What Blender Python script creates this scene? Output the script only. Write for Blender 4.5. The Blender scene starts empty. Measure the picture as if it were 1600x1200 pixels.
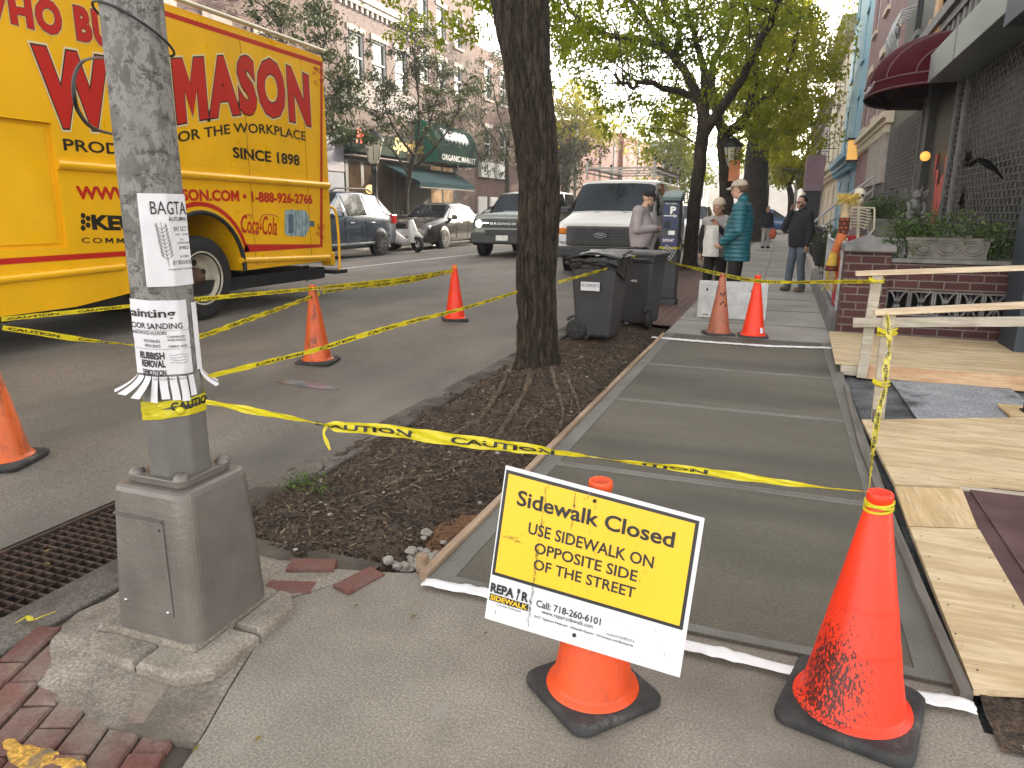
import bpy, bmesh, math, random
from mathutils import Vector, Matrix, noise
from math import sin, cos, pi, radians, atan2, sqrt

# ------------------------------------------------------------------ camera, sky, sun, exposure
S = bpy.context.scene
FPX, CAMZ = 1115.0, 1.5
PITCH, ROLL, YAW = math.atan(272/1115.0), radians(0.56), radians(20.22)
RM = Matrix.Rotation(YAW,3,'Z') @ Matrix.Rotation(pi/2-PITCH,3,'X') @ Matrix.Rotation(ROLL,3,'Z')
CAM = Vector((0,0,CAMZ))
cd = bpy.data.cameras.new('camera'); cd.sensor_width = 36; cd.lens = 36*FPX/1600
cd.clip_start = 0.05; cd.clip_end = 2000
cam = bpy.data.objects.new('camera', cd); S.collection.objects.link(cam)
cam.matrix_world = Matrix.Translation(CAM) @ RM.to_4x4()
S.camera = cam
SUN_EL, SUN_DIR = radians(17.5), Vector((0.37, 0.93, 0)).normalized()     # the sun stands low, ahead, behind the right-hand row
W = bpy.data.worlds.new('World'); S.world = W; W.use_nodes = True
nt = W.node_tree; bgn = nt.nodes['Background']
sky = nt.nodes.new('ShaderNodeTexSky'); sky.sky_type = 'NISHITA'; sky.sun_disc = False
sky.sun_elevation = SUN_EL; sky.sun_rotation = atan2(SUN_DIR.x, SUN_DIR.y)
sky.air_density = 1.0; sky.dust_density = 1.2; sky.ozone_density = 1.0
hs = nt.nodes.new('ShaderNodeHueSaturation'); hs.inputs['Saturation'].default_value = 0.2
nt.links.new(sky.outputs[0], hs.inputs['Color'])
wm = nt.nodes.new('ShaderNodeMix'); wm.data_type='RGBA'; wm.blend_type='MULTIPLY'; wm.inputs[0].default_value = 1; wm.inputs[7].default_value = (1.06,1.0,.93,1)   # warm tint added to the sky colour, standing for hazy late light
nt.links.new(hs.outputs[0], wm.inputs[6]); nt.links.new(wm.outputs[2], bgn.inputs[0])
bgn.inputs[1].default_value = 0.15
sd = bpy.data.lights.new('sun','SUN'); sd.energy = 2.0; sd.angle = radians(0.6); sd.color = (1,0.86,0.66)
sun = bpy.data.objects.new('sun', sd); S.collection.objects.link(sun)
tosun = Vector((SUN_DIR.x*cos(SUN_EL), SUN_DIR.y*cos(SUN_EL), sin(SUN_EL)))
sun.rotation_euler = tosun.to_track_quat('Z','Y').to_euler(); sun.location = (0,0,60)
S.view_settings.view_transform = 'Standard'; S.view_settings.look = 'None'
S.view_settings.exposure = 2.42; S.view_settings.gamma = 1
S.render.engine = 'CYCLES'
cy = S.cycles; cy.use_denoising = True; cy.max_bounces = 5; cy.diffuse_bounces = 3; cy.glossy_bounces = 3
cy.transmission_bounces = 4; cy.transparent_max_bounces = 6; cy.caustics_reflective = False; cy.caustics_refractive = False
cy.sample_clamp_indirect = 6

# ------------------------------------------------------------------ measuring: a photo pixel into a point on a known plane
def ray(x,y): return RM @ Vector(((x-800)/FPX, (600-y)/FPX, -1.0))
def g(x,y,z=0.0):
    d = ray(x,y); return CAM + d*((z-CAMZ)/d.z)
def at(x,y,Y):
    d = ray(x,y); return CAM + d*(Y/d.y)
def atx(x,y,X):
    d = ray(x,y); return CAM + d*(X/d.x)
def onv(x,y,A,B):                      # on the upright plane through A and B
    n = Vector((B[1]-A[1], A[0]-B[0], 0)); d = ray(x,y)
    return CAM + d*((Vector((A[0],A[1],0))-Vector((0,0,0))).dot(n)/d.dot(n))
def lerp(a,b,t): return a+(b-a)*t
RZ = [(-30,.02),(-15.1,-.06),(-12,.08),(-9,.13),(-6.7,.11),(-4.2,0),(-2.62,-.05),(0,-.06)]
def roadz(x):
    for (a,za),(b,zb) in zip(RZ,RZ[1:]):
        if a <= x <= b: return lerp(za,zb,(x-a)/(b-a))
    return -.06
def gr(x,y):                           # a pixel on the cambered road
    p = g(x,y,0)
    for _ in range(8): p = g(x,y,roadz(p.x))
    return p
rnd = random.Random(7)
def nz(p,s=1.0): return noise.noise(Vector(p)*s)

# ------------------------------------------------------------------ materials
def _nodes(name):
    m = bpy.data.materials.new(name); m.use_nodes = True
    t = m.node_tree; return m, t, t.nodes['Principled BSDF']
def _coord(t, axes=None, scale=(1,1,1), kind='Object'):
    tc = t.nodes.new('ShaderNodeTexCoord'); out = tc.outputs[kind]
    if axes:
        sp = t.nodes.new('ShaderNodeSeparateXYZ'); cb = t.nodes.new('ShaderNodeCombineXYZ')
        t.links.new(out, sp.inputs[0])
        for i,a in enumerate(axes): t.links.new(sp.outputs['xyz'.index(a)], cb.inputs[i])
        out = cb.outputs[0]
    if scale != (1,1,1):
        mp = t.nodes.new('ShaderNodeMapping'); mp.inputs['Scale'].default_value = scale
        t.links.new(out, mp.inputs[0]); out = mp.outputs[0]
    return out
def _noise(t, vec, scale, detail=5, rough=.55):
    n = t.nodes.new('ShaderNodeTexNoise'); n.inputs['Scale'].default_value = scale
    n.inputs['Detail'].default_value = detail; n.inputs['Roughness'].default_value = rough
    t.links.new(vec, n.inputs['Vector']); return n.outputs['Fac']
def _ramp(t, fac, stops):
    r = t.nodes.new('ShaderNodeValToRGB'); e = r.color_ramp.elements
    while len(e) < len(stops): e.new(.5)
    for el,(p,c) in zip(e,stops): el.position = p; el.color = (*c,1) if len(c)==3 else c
    t.links.new(fac, r.inputs[0]); return r.outputs[0]
def _mix(t, fac, a, b, mode='MIX'):
    m = t.nodes.new('ShaderNodeMix'); m.data_type='RGBA'; m.blend_type = mode
    for s,v in ((0,fac),(6,a),(7,b)):
        if hasattr(v,'is_linked') or hasattr(v,'links'): t.links.new(v, m.inputs[s])
        elif s==0: m.inputs[0].default_value = v
        else: m.inputs[s].default_value = (*v,1)
    return m.outputs[2]
def _bump(t, b, fac, strength, dist=.01, prev=None):
    n = t.nodes.new('ShaderNodeBump'); n.inputs['Strength'].default_value = strength; n.inputs['Distance'].default_value = dist
    t.links.new(fac, n.inputs['Height'])
    if prev is not None: t.links.new(prev, n.inputs['Normal'])
    t.links.new(n.outputs[0], b.inputs['Normal']); return n.outputs[0]
def dk(c,f): return tuple(max(0,min(1,v*f)) for v in c)
MC = {}
def mat(name, col, rough=.6, metal=0, var=.12, scale=5, col2=None, lo=.35, hi=.7, bump=0, bscale=60, bdist=.004, coat=0, st=(1,1,1), rvar=0, emit=None, spec=.5):
    if name in MC: return MC[name]
    m,t,b = _nodes(name); v = _coord(t, None, st)
    f = _noise(t, v, scale, 6)
    c = _ramp(t, f, [(lo, dk(col,1-var)), (hi, col2 or dk(col,1+var))])
    t.links.new(c, b.inputs['Base Color'])
    b.inputs['Roughness'].default_value = rough; b.inputs['Metallic'].default_value = metal
    b.inputs['Coat Weight'].default_value = coat; b.inputs['Coat Roughness'].default_value = .08
    b.inputs['Specular IOR Level'].default_value = spec
    if rvar:
        r = _ramp(t, _noise(t, v, scale*2.3, 4), [(.3,(rough-rvar,)*3),(.7,(rough+rvar,)*3)]); t.links.new(r, b.inputs['Roughness'])
    if bump: _bump(t, b, _noise(t, v, bscale, 4), bump, bdist)
    if emit: b.inputs['Emission Color'].default_value = (*col,1); b.inputs['Emission Strength'].default_value = emit
    MC[name] = m; return m
def brick(name, c1, c2, mortar, axes, bw=.22, bh=.075, mw=.012, bump=.5, var=.25, rough=.85, off=.5, dirt=.3):
    if name in MC: return MC[name]
    m,t,b = _nodes(name); v = _coord(t, axes)
    k = t.nodes.new('ShaderNodeTexBrick'); k.offset = off
    k.inputs['Color1'].default_value = (*c1,1); k.inputs['Color2'].default_value = (*c2,1); k.inputs['Mortar'].default_value = (*mortar,1)
    k.inputs['Scale'].default_value = 1; k.inputs['Brick Width'].default_value = bw; k.inputs['Row Height'].default_value = bh
    k.inputs['Mortar Size'].default_value = mw/2; k.inputs['Mortar Smooth'].default_value = .15
    t.links.new(v, k.inputs['Vector'])
    n = _ramp(t, _noise(t, v, 2.5, 6), [(.3,(1-dirt,)*3),(.7,(1.0,)*3)])
    n2 = _ramp(t, _noise(t, v, 45, 3), [(.3,(1-var,)*3),(.7,(1.0,)*3)])
    c = _mix(t, 1.0, _mix(t, 1.0, k.outputs['Color'], n, 'MULTIPLY'), n2, 'MULTIPLY')
    t.links.new(c, b.inputs['Base Color']); b.inputs['Roughness'].default_value = rough
    inv = t.nodes.new('ShaderNodeMath'); inv.operation='SUBTRACT'; inv.inputs[0].default_value = 1; t.links.new(k.outputs['Fac'], inv.inputs[1])
    p = _bump(t, b, inv.outputs[0], bump, .01); _bump(t, b, _noise(t, v, 90, 3), .25, .004, p)
    MC[name] = m; return m
def glass(name, col=(.02,.025,.03), rough=.04):
    if name in MC: return MC[name]
    m,t,b = _nodes(name); v = _coord(t)
    t.links.new(_ramp(t, _noise(t, v, 1.3, 3), [(.3,dk(col,.6)),(.7,dk(col,1.6))]), b.inputs['Base Color'])
    b.inputs['Roughness'].default_value = rough; b.inputs['Specular IOR Level'].default_value = .22
    MC[name] = m; return m
def leafmat(name, c1, c2, c3, trans=.45, clump=.8):
    m,t,b = _nodes(name); v = _coord(t)
    geo = t.nodes.new('ShaderNodeNewGeometry')
    a = _ramp(t, geo.outputs['Random Per Island'], [(0,c1),(.5,c2),(1,c3)])
    n = _ramp(t, _noise(t, v, clump, 2), [(.35,dk(c1,.8)),(.65,c3)])
    c = _mix(t, .45, a, n)
    t.links.new(c, b.inputs['Base Color']); b.inputs['Roughness'].default_value = .55; b.inputs['Specular IOR Level'].default_value = .25
    tr = t.nodes.new('ShaderNodeBsdfTranslucent'); t.links.new(_mix(t,1.0,c,(1.0,.95,.45),'MULTIPLY'), tr.inputs[0])
    ms = t.nodes.new('ShaderNodeMixShader'); ms.inputs[0].default_value = trans
    t.links.new(b.outputs[0], ms.inputs[1]); t.links.new(tr.outputs[0], ms.inputs[2])
    t.links.new(ms.outputs[0], t.nodes['Material Output'].inputs[0]); return m

# ------------------------------------------------------------------ mesh builder
class MB:
    def __init__(s): s.v=[]; s.f=[]; s.sm=[]
    def add(s, vs, fs, smooth=False):
        o=len(s.v); s.v += [tuple(p) for p in vs]; s.f += [tuple(i+o for i in f) for f in fs]; s.sm += [smooth]*len(fs); return s
    def quad(s,a,b,c,d): return s.add([a,b,c,d],[(0,1,2,3)])
    def box(s,x0,x1,y0,y1,z0,z1, M=None):
        vs=[Vector((x,y,z)) for z in (z0,z1) for y in (y0,y1) for x in (x0,x1)]
        if M is not None: vs=[M@p for p in vs]
        return s.add(vs,[(0,2,3,1),(4,5,7,6),(0,1,5,4),(2,6,7,3),(0,4,6,2),(1,3,7,5)])
    def bar(s,a,b,w,h,up=(0,0,1)):
        a=Vector(a); b=Vector(b); d=(b-a); L=d.length; d.normalize(); u=Vector(up)
        if abs(d.dot(u))>.98: u=Vector((1,0,0))
        r=d.cross(u).normalized(); u=r.cross(d)
        M=Matrix((( r.x,d.x,u.x,a.x),(r.y,d.y,u.y,a.y),(r.z,d.z,u.z,a.z),(0,0,0,1)))
        return s.box(-w/2,w/2,0,L,-h/2,h/2,M)
    def tube(s, pts, rad, n=10, caps=True, smooth=True):
        pts=[Vector(p) for p in pts]; k=len(pts)
        rad=[rad]*k if not hasattr(rad,'__len__') else rad
        vs=[]; ref=None
        for i,p in enumerate(pts):
            d=(pts[min(i+1,k-1)]-pts[max(i-1,0)])
            d = d.normalized() if d.length>1e-9 else Vector((0,0,1))
            if ref is None: ref = Vector((1,0,0)) if abs(d.x)<.9 else Vector((0,1,0))
            r=(ref-d*ref.dot(d)); r = r.normalized() if r.length>1e-6 else d.orthogonal().normalized()
            ref=r; q=d.cross(r)
            for j in range(n):
                a=2*pi*j/n; vs.append(p+(r*cos(a)+q*sin(a))*rad[i])
        fs=[(i*n+j, i*n+(j+1)%n, (i+1)*n+(j+1)%n, (i+1)*n+j) for i in range(k-1) for j in range(n)]
        s.add(vs,fs,smooth)
        if caps:
            s.add(vs[:n],[tuple(range(n-1,-1,-1))]); s.add(vs[-n:],[tuple(range(n))])
        return s
    def lathe(s, prof, n=32, M=None, smooth=True):       # prof: (r,z)
        vs=[]; 
        for r,z in prof:
            for j in range(n):
                a=2*pi*j/n; p=Vector((r*cos(a), r*sin(a), z)); vs.append(M@p if M is not None else p)
        fs=[(i*n+j, i*n+(j+1)%n, (i+1)*n+(j+1)%n, (i+1)*n+j) for i in range(len(prof)-1) for j in range(n)]
        return s.add(vs,fs,smooth)
    def prism(s, poly, f0, f1):                          # poly of 2D points, two mapping functions (front, back)
        n=len(poly); a=[f0(*p) for p in poly]; b=[f1(*p) for p in poly]
        s.add(a+b,[tuple(range(n)), tuple(range(2*n-1,n-1,-1))]+[(i,i+n,(i+1)%n+n,(i+1)%n) for i in range(n)]); return s
    def ball(s,c,r,n=10,m=7,sq=(1,1,1)):
        vs=[]; fs=[]
        for i in range(m+1):
            th=pi*i/m
            for j in range(n):
                a=2*pi*j/n; vs.append((c[0]+r*sq[0]*sin(th)*cos(a), c[1]+r*sq[1]*sin(th)*sin(a), c[2]+r*sq[2]*cos(th)))
        for i in range(m):
            for j in range(n): fs.append((i*n+j,(i+1)*n+j,(i+1)*n+(j+1)%n,i*n+(j+1)%n))
        return s.add(vs,fs,True)
    def grid(s, nu, nv, f, smooth=True):
        vs=[f(i/nu,j/nv) for j in range(nv+1) for i in range(nu+1)]
        w=nu+1
        fs=[(j*w+i,j*w+i+1,(j+1)*w+i+1,(j+1)*w+i) for j in range(nv) for i in range(nu)]
        return s.add(vs,fs,smooth)
    def xf(s,M): s.v=[tuple(M@Vector(p)) for p in s.v]; return s
    def build(s, name, m, parent=None, bevel=0, seg=2, loc=None, merge=False, solid=0):
        me=bpy.data.meshes.new(name); me.from_pydata(s.v,[],s.f); 
        for p,q in zip(me.polygons,s.sm): p.use_smooth=q
        if merge or bevel:
            bm=bmesh.new(); bm.from_mesh(me); bmesh.ops.remove_doubles(bm,verts=bm.verts,dist=1e-5)
            bmesh.ops.recalc_face_normals(bm,faces=bm.faces); bm.to_mesh(me); bm.free()
        me.update(); ms = m if isinstance(m,(list,tuple)) else [m]
        for q in ms: me.materials.append(q)
        o=bpy.data.objects.new(name,me); S.collection.objects.link(o)
        if parent is not None: o.parent=parent
        if loc is not None: o.location=loc
        if solid:
            so=o.modifiers.new('solid','SOLIDIFY'); so.thickness=solid; so.offset=0
        if bevel:
            b=o.modifiers.new('bevel','BEVEL'); b.width=bevel; b.segments=seg; b.limit_method='ANGLE'; b.angle_limit=radians(40); b.harden_normals=False
        return o
def tag(o,label=None,cat=None,group=None,kind=None):
    if label: o['label']=label
    if cat: o['category']=cat
    if group: o['group']=group
    if kind: o['kind']=kind
    return o
def thing(name,label,cat,loc=(0,0,0),rz=0,group=None,scale=1):
    o=bpy.data.objects.new(name,None); S.collection.objects.link(o); o.empty_display_size=.1
    o.location=loc; o.rotation_euler=(0,0,rz); o.scale=(scale,)*3
    return tag(o,label,cat,group)
def copy_tree(o,parent=None):
    c=o.copy(); S.collection.objects.link(c); c.parent=parent
    for ch in list(o.children): copy_tree(ch,c)
    return c
def struct(o): return tag(o,kind='structure')

# ------------------------------------------------------------------ lettering
def _raw2d(s, bold=0.0, shear=0.0, spacing=1.0):
    cu=bpy.data.curves.new('lettering','FONT'); cu.body=s; cu.offset=bold; cu.shear=shear; cu.space_character=spacing
    cu.resolution_u=3; cu.align_x='CENTER' if '\n' in s else 'LEFT'
    o=bpy.data.objects.new('lettering',cu); S.collection.objects.link(o)
    dg=bpy.context.evaluated_depsgraph_get(); me=bpy.data.meshes.new_from_object(o.evaluated_get(dg))
    vs=[(v.co.x,v.co.y) for v in me.vertices]; fs=[tuple(p.vertices) for p in me.polygons]
    bpy.data.objects.remove(o); bpy.data.curves.remove(cu); bpy.data.meshes.remove(me)
    return vs,fs
def text2d(s, bold=0.0, shear=0.0, spacing=1.0):
    vs,fs=_raw2d(s,bold,shear,spacing)
    if 'M' not in s or shear or '\n' in s: return vs,fs
    # the built-in capital M folds over itself when emboldened: draw that one letter by hand
    mv,_=_raw2d('M'); mx0,mx1,_,H=bbox2(mv); Wm=mx1-mx0; spans=[]
    for i,ch in enumerate(s):
        if ch!='M': continue
        x1=bbox2(_raw2d(s[:i+1],0,0,spacing)[0])[1]; x0=x1-Wm; spans.append((x0,x1))
    keep=[f for f in fs if not any(x0-bold-.004<sum(vs[k][0] for k in f)/len(f)<x1+bold+.004 for x0,x1 in spans)]
    vs=list(vs)
    for x0,x1 in spans:
        b=bold; st=.135; w=x1-x0; o=len(vs); c=w/2
        P=[(-b,-b),(-b,H+b),(st*1.15+b*.6,H+b),(c,H*.52+b*1.2),(w-st*1.15-b*.6,H+b),(w+b,H+b),(w+b,-b),(w-st*.8-b,-b),(w-st*.8-b,H*.60-b),(c,H*.12-b*1.3),(st*.8+b,H*.60-b),(st*.8+b,-b)]
        vs+=[(x0+x,y) for x,y in P]; keep.append(tuple(range(o+len(P)-1,o-1,-1)))
    return vs,keep
def bbox2(vs): 
    xs=[v[0] for v in vs]; ys=[v[1] for v in vs]; return min(xs),max(xs),min(ys),max(ys)
def lettermesh(s, f, mb=None, bold=0.0, shear=0.0, spacing=1.0, ref=None):
    vs,fs=text2d(s,bold,shear,spacing)
    x0,x1,y0,y1 = ref or bbox2(vs)
    mb = mb or MB()
    mb.add([f((x-x0)/(x1-x0),(y-y0)/(y1-y0)) for x,y in vs], fs); return mb
def quadmap(a,b,c,d):                   # a lower left, b lower right, c upper right, d upper left
    a,b,c,d=map(Vector,(a,b,c,d))
    return lambda u,v: lerp(lerp(a,b,u),lerp(d,c,u),v)
# ------------------------------------------------------------------ shared colours
yellow_paint=mat('truck_yellow',(.86,.46,.006),.34,0,.08,1.3,coat=.35,rvar=.1,bump=.04,bscale=5,bdist=.03)
black_rubber=mat('black_rubber',(.016,.016,.017),.75,0,.4,9,bump=.2)
chrome=mat('steel',(.45,.46,.47),.35,.9,.15,6)
black_plastic=mat('black_plastic',(.02,.021,.023),.5,0,.2,6,bump=.05)
white_paint=mat('white_paint',(.72,.72,.70),.4,0,.06,3,coat=.2)
black_ink=mat('black_ink',(.012,.012,.013),.55,0,.1,4)
red_ink=mat('red_ink',(.52,.015,.015),.4,0,.08,3)
dark_metal=mat('dark_metal',(.02,.021,.024),.5,.3,.3,8,bump=.1)
window_glass=glass('window_glass')
concrete_grey=mat('concrete_grey',(.23,.215,.195),.9,0,.25,3,bump=.4,bscale=80)
stone_grey=mat('stone_grey',(.17,.165,.16),.9,0,.3,5,bump=.5,bscale=50)
paper_white=mat('paper_white',(.66,.65,.68),.75,0,.07,8)
# ================================================================== GROUND
def surf(name, colA, colB, scale, bumpS, bscale, rough=.9, speck=None, extra=None, st=(1,1,1), lo=.3, hi=.7, bd=.006, spots=None):
    if name in MC: return MC[name]
    m,t,b=_nodes(name); v=_coord(t,None,st)
    c=_ramp(t,_noise(t,v,scale,8,.6),[(lo,colA),(hi,colB)])
    if speck:                                   # fine aggregate
        c=_mix(t,1.0,c,_ramp(t,_noise(t,v,speck[0],2,.7),[(.3,(1-speck[1],)*3),(.5,(1,)*3),(.72,(1+speck[1]*1.6,)*3)]),'MULTIPLY')
    if extra:                                   # large stains
        c=_mix(t,_ramp(t,_noise(t,v,extra[0],5,.6),[(extra[2],(0,)*3),(extra[3],(1,)*3)]),c,extra[1])
    if spots:
        c=_mix(t,_ramp(t,_noise(t,v,spots[0],3,.5),[(spots[2],(0,)*3),(spots[3],(1,)*3)]),c,spots[1])
    t.links.new(c,b.inputs['Base Color']); b.inputs['Roughness'].default_value=rough
    _bump(t,b,_noise(t,v,bscale,5,.65),bumpS,bd)
    MC[name]=m; return m
asphalt=surf('asphalt',(.108,.096,.081),(.19,.171,.146),.9,.8,120,.86,(140,.5),(.35,(.080,.075,.068),.48,.66),st=(1,.45,1),spots=(.8,(.185,.163,.134),.56,.72))
walk_mat=surf('sidewalk_concrete',(.165,.147,.121),(.27,.245,.207),2.0,.45,130,.9,(120,.34),(.8,(.125,.110,.09),.50,.7),spots=(5,(.26,.24,.21),.66,.78))
far_walk=surf('far_sidewalk',(.25,.235,.21),(.36,.345,.315),1.2,.3,60,.9,(90,.15),(.5,(.18,.17,.15),.52,.7))
wet_slab=surf('fresh_concrete',(.070,.063,.046),(.115,.104,.078),.9,.9,190,.72,(210,.4),None,st=(.5,1.5,1),bd=.004,spots=(.7,(.050,.047,.038),.50,.66))
trowel=surf('trowelled_concrete',(.095,.092,.080),(.145,.141,.126),2.5,.3,60,.6,(120,.25),(1.6,(.07,.066,.055),.5,.7))
soil_mat=surf('soil',(.026,.018,.012),(.092,.062,.041),7,1.2,40,.97,(60,.8),(1.3,(.12,.060,.026),.58,.74),bd=.02)
gravel_dirt=surf('grey_dirt',(.045,.045,.048),(.17,.175,.185),3,1.0,50,.95,(60,.4),None,bd=.02)
cement_bed=surf('cement_bed',(.19,.20,.215),(.31,.325,.345),3.2,1.0,30,.9,(60,.4),(2.2,(.05,.052,.056),.54,.66))
ground_mat=surf('ground',(.12,.115,.10),(.2,.19,.17),.2,.3,8)

struct(MB().quad((-260,-90,-.3),(260,-90,-.3),(260,420,-.3),(-260,420,-.3)).build('ground',ground_mat))
# road, cambered, with an opening for the drain
xs=[-15.1,-14,-13,-12,-11,-10,-9,-8,-7,-6,-5,-4.2,-3.6,-3.22,-2.62]; ys=[-6,.75,2.72]+[3+2*i for i in range(20)]+[50,70,100,150,240]
rb=MB()
for xa,xb in zip(xs,xs[1:]):
    for ya,yb in zip(ys,ys[1:]):
        if xa>=-3.23 and ya>=.74 and yb<2.73: continue
        rb.quad((xa,ya,roadz(xa)),(xb,ya,roadz(xb)),(xb,yb,roadz(xb)),(xa,yb,roadz(xa)))
struct(rb.build('road',asphalt,merge=True))
struct(MB().box(-2.62,-2.4,-6,240,-.3,-.004).build('kerb',surf('kerb_stone',(.075,.066,.056),(.135,.122,.107),4,.8,60,.92,(90,.45),(2.2,(.04,.03,.022),.46,.60)),bevel=.012))
struct(MB().box(-15.35,-15.1,-6,240,-.3,.06).build('far_kerb',concrete_grey))
struct(MB().quad((-18.5,-6,.06),(-15.35,-6,.06),(-15.35,240,.06),(-18.5,240,.06)).build('far_pavement',far_walk))
# lane lines
def stripe(name,pa,pb,w,m):
    a=gr(*pa); b=gr(*pb); mb=MB(); n=24; d=(b-a); d.z=0; d.normalize(); s=Vector((d.y,-d.x,0))*w/2
    P=[]
    for i in range(n+1):
        p=lerp(a,b,i/n)
        for q in (p-s,p+s): P.append((q.x,q.y,roadz(q.x)+.006))
    mb.add(P,[(2*i,2*i+1,2*i+3,2*i+2) for i in range(n)]); return struct(mb.build(name,m))
line_white=mat('line_white',(.50,.50,.51),.7,0,.2,5,col2=(.62,.62,.63),bump=.2)
line_worn=mat('line_worn',(.20,.20,.21),.8,0,.4,3)
stripe('lane_line',(372,438),(800,391),.15,line_white)
stripe('kerbside_line',(530,408),(720,386),.13,line_worn)
# drain grate
dg=thing('drain_grate','rusty iron drain grate set in the road beside the kerb','drain grate')
rust=mat('rusty_iron',(.045,.034,.029),.8,.4,.4,14,col2=(.10,.062,.045),bump=.3)
gb=MB()
for i in range(43):
    y=.80+i*.0455; gb.box(-3.2,-2.64,y,y+.011,-.075,-.046)
cb=MB()
for i in range(8):
    x=-3.16+i*.07; cb.box(x,x+.006,.78,2.70,-.056,-.043)
fr=MB().box(-3.22,-3.195,.75,2.72,-.09,-.036).box(-2.645,-2.62,.75,2.72,-.09,-.036).box(-3.195,-2.645,.75,.775,-.09,-.036).box(-3.195,-2.645,2.695,2.72,-.09,-.036)
gb.build('bar',rust,dg); cb.build('cross_bar',rust,dg); fr.build('frame',rust,dg)
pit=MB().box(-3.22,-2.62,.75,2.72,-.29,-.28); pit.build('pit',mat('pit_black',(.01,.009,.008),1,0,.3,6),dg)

# near pavement, split along the crack
def crack_x(y): 
    return -.94-.376*y + .02*nz((0,y*3,3)) if y<2.3 else -1.8
ck=[]; N=34
for i in range(N+1):
    y=lerp(-3,2.32,i/N); ck.append((crack_x(y),y))
sw=MB()
ck2=[(x,y) for x,y in ck]+[(-1.52,2.38)]
right=[(2.95,2.38),(2.95,-3)]
poly=ck2+[(-1.25,2.46),(.70,2.46),(.70,2.2),(2.95,2.2),(2.95,-3)]
sw.add([(x,y,0) for x,y in poly],[tuple(range(len(poly)-1,-1,-1))])
struct(sw.build('sidewalk',walk_mat))
sb=MB(); poly=[(-2.4,-3)]+[(x-.012,y) for x,y in ck2]+[(-1.52,2.5),(-2.4,2.5)]
sb.add([(x,y,-.022) for x,y in poly],[tuple(range(len(poly)))])
struct(sb.build('paving_bed',surf('paving_sand',(.035,.029,.022),(.10,.085,.066),6,.8,60)))
def pavermat():
    m,t,b=_nodes('paver_brick'); v=_coord(t); geo=t.nodes.new('ShaderNodeNewGeometry')
    a=_ramp(t,geo.outputs['Random Per Island'],[(0,(.10,.040,.033)),(.35,(.145,.055,.044)),(.7,(.165,.075,.06)),(1,(.12,.062,.052))])
    d=_ramp(t,_noise(t,v,5,6,.6),[(.50,(0,)*3),(.72,(.75,)*3)])
    ds=t.nodes.new('ShaderNodeVectorMath'); ds.operation='DISTANCE'; ds.inputs[1].default_value=(-1.86,1.62,0); t.links.new(v,ds.inputs[0]); ad=t.nodes.new('ShaderNodeMath'); ad.operation='MULTIPLY_ADD'; t.links.new(_noise(t,v,9,6,.65),ad.inputs[0]); ad.inputs[1].default_value=.5; t.links.new(ds.outputs['Value'],ad.inputs[2])
    c=_mix(t,d,a,(.15,.12,.095)); c=_mix(t,_ramp(t,ad.outputs[0],[(.50,(.95,)*3),(.74,(0,)*3)]),c,(.24,.205,.17)); c=_mix(t,1.0,c,_ramp(t,_noise(t,v,70,3),[(.3,(.72,)*3),(.7,(1.12,)*3)]),'MULTIPLY')
    t.links.new(c,b.inputs['Base Color']); b.inputs['Roughness'].default_value=.9; _bump(t,b,_noise(t,v,70,5,.7),.6,.006); return m
paver=pavermat()
def brickbox(mb,cx,cy,L,Wd,ang,z,h=.05,tilt=(0,0)):
    M=Matrix.Translation((cx,cy,z))@Matrix.Rotation(ang,4,'Z')@Matrix.Rotation(tilt[0],4,'X')@Matrix.Rotation(tilt[1],4,'Y')
    c=.007; vs=[]; jit=lambda s:rnd.uniform(-s,s)
    for (ax,ay,zz) in ((L/2,Wd/2,-h),(L/2,Wd/2,-c),(L/2-c,Wd/2-c,0)):
        for sx,sy in ((-1,-1),(1,-1),(1,1),(-1,1)): vs.append(M@Vector((sx*ax+jit(.0025),sy*ay+jit(.0025),zz+jit(.001))))
    fs=[(0,1,5,4),(1,2,6,5),(2,3,7,6),(3,0,4,7),(4,5,9,8),(5,6,10,9),(6,7,11,10),(7,4,8,11),(8,9,10,11)]
    mb.add(vs,fs)
pb=MB(); ang=radians(112); u=Vector((cos(ang),sin(ang),0)); w=Vector((-sin(ang),cos(ang),0)); o0=Vector((-.98,0,0))
for r in range(0,19):
    for k in range(-16,16):
        c=o0+w*(.06+r*.108)+u*(k*.212+(r%2)*.106)
        if c.x>crack_x(c.y)-.075 or c.x<-2.36 or c.y>2.3 or c.y<-1.2: continue
        brickbox(pb,c.x,c.y,.203,.099,ang+rnd.uniform(-.012,.012),rnd.uniform(-.006,.003),.04,(rnd.uniform(-.015,.015),rnd.uniform(-.012,.012)))
struct(pb.build('brick_paving',paver))
# worn cement skim round the pole footing
def blob(name,pts,z,m,ns=.03,sub=10,center=None):
    P=[]
    for (a,b) in zip(pts,pts[1:]+pts[:1]):
        for i in range(sub):
            t=i/sub; x=lerp(a[0],b[0],t); y=lerp(a[1],b[1],t); px_,py_=x+ns*nz((x*9,y*9,1))+.5*ns*nz((x*31,y*31,1)),y+ns*nz((x*9,y*9,7))+.5*ns*nz((x*31,y*31,7)); P.append((min(px_,crack_x(py_)-.006) if name=='cement_skim' and py_<2.3 else px_,py_))
    c=center or (sum(p[0] for p in P)/len(P),sum(p[1] for p in P)/len(P)); n=len(P)
    mb=MB().add([(c[0],c[1],z)]+[(x,y,z-.006) for x,y in P]+[(x,y,z-.03) for x,y in P],[(0,1+i,1+(i+1)%n) for i in range(n)]+[(1+i,1+n+i,1+n+(i+1)%n,1+(i+1)%n) for i in range(n)])
    return struct(mb.build(name,m))
skim=surf('cement_skim',(.165,.142,.115),(.29,.26,.22),4,1.0,70,.92,(90,.4),(2.6,(.105,.088,.07),.5,.66))
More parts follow.
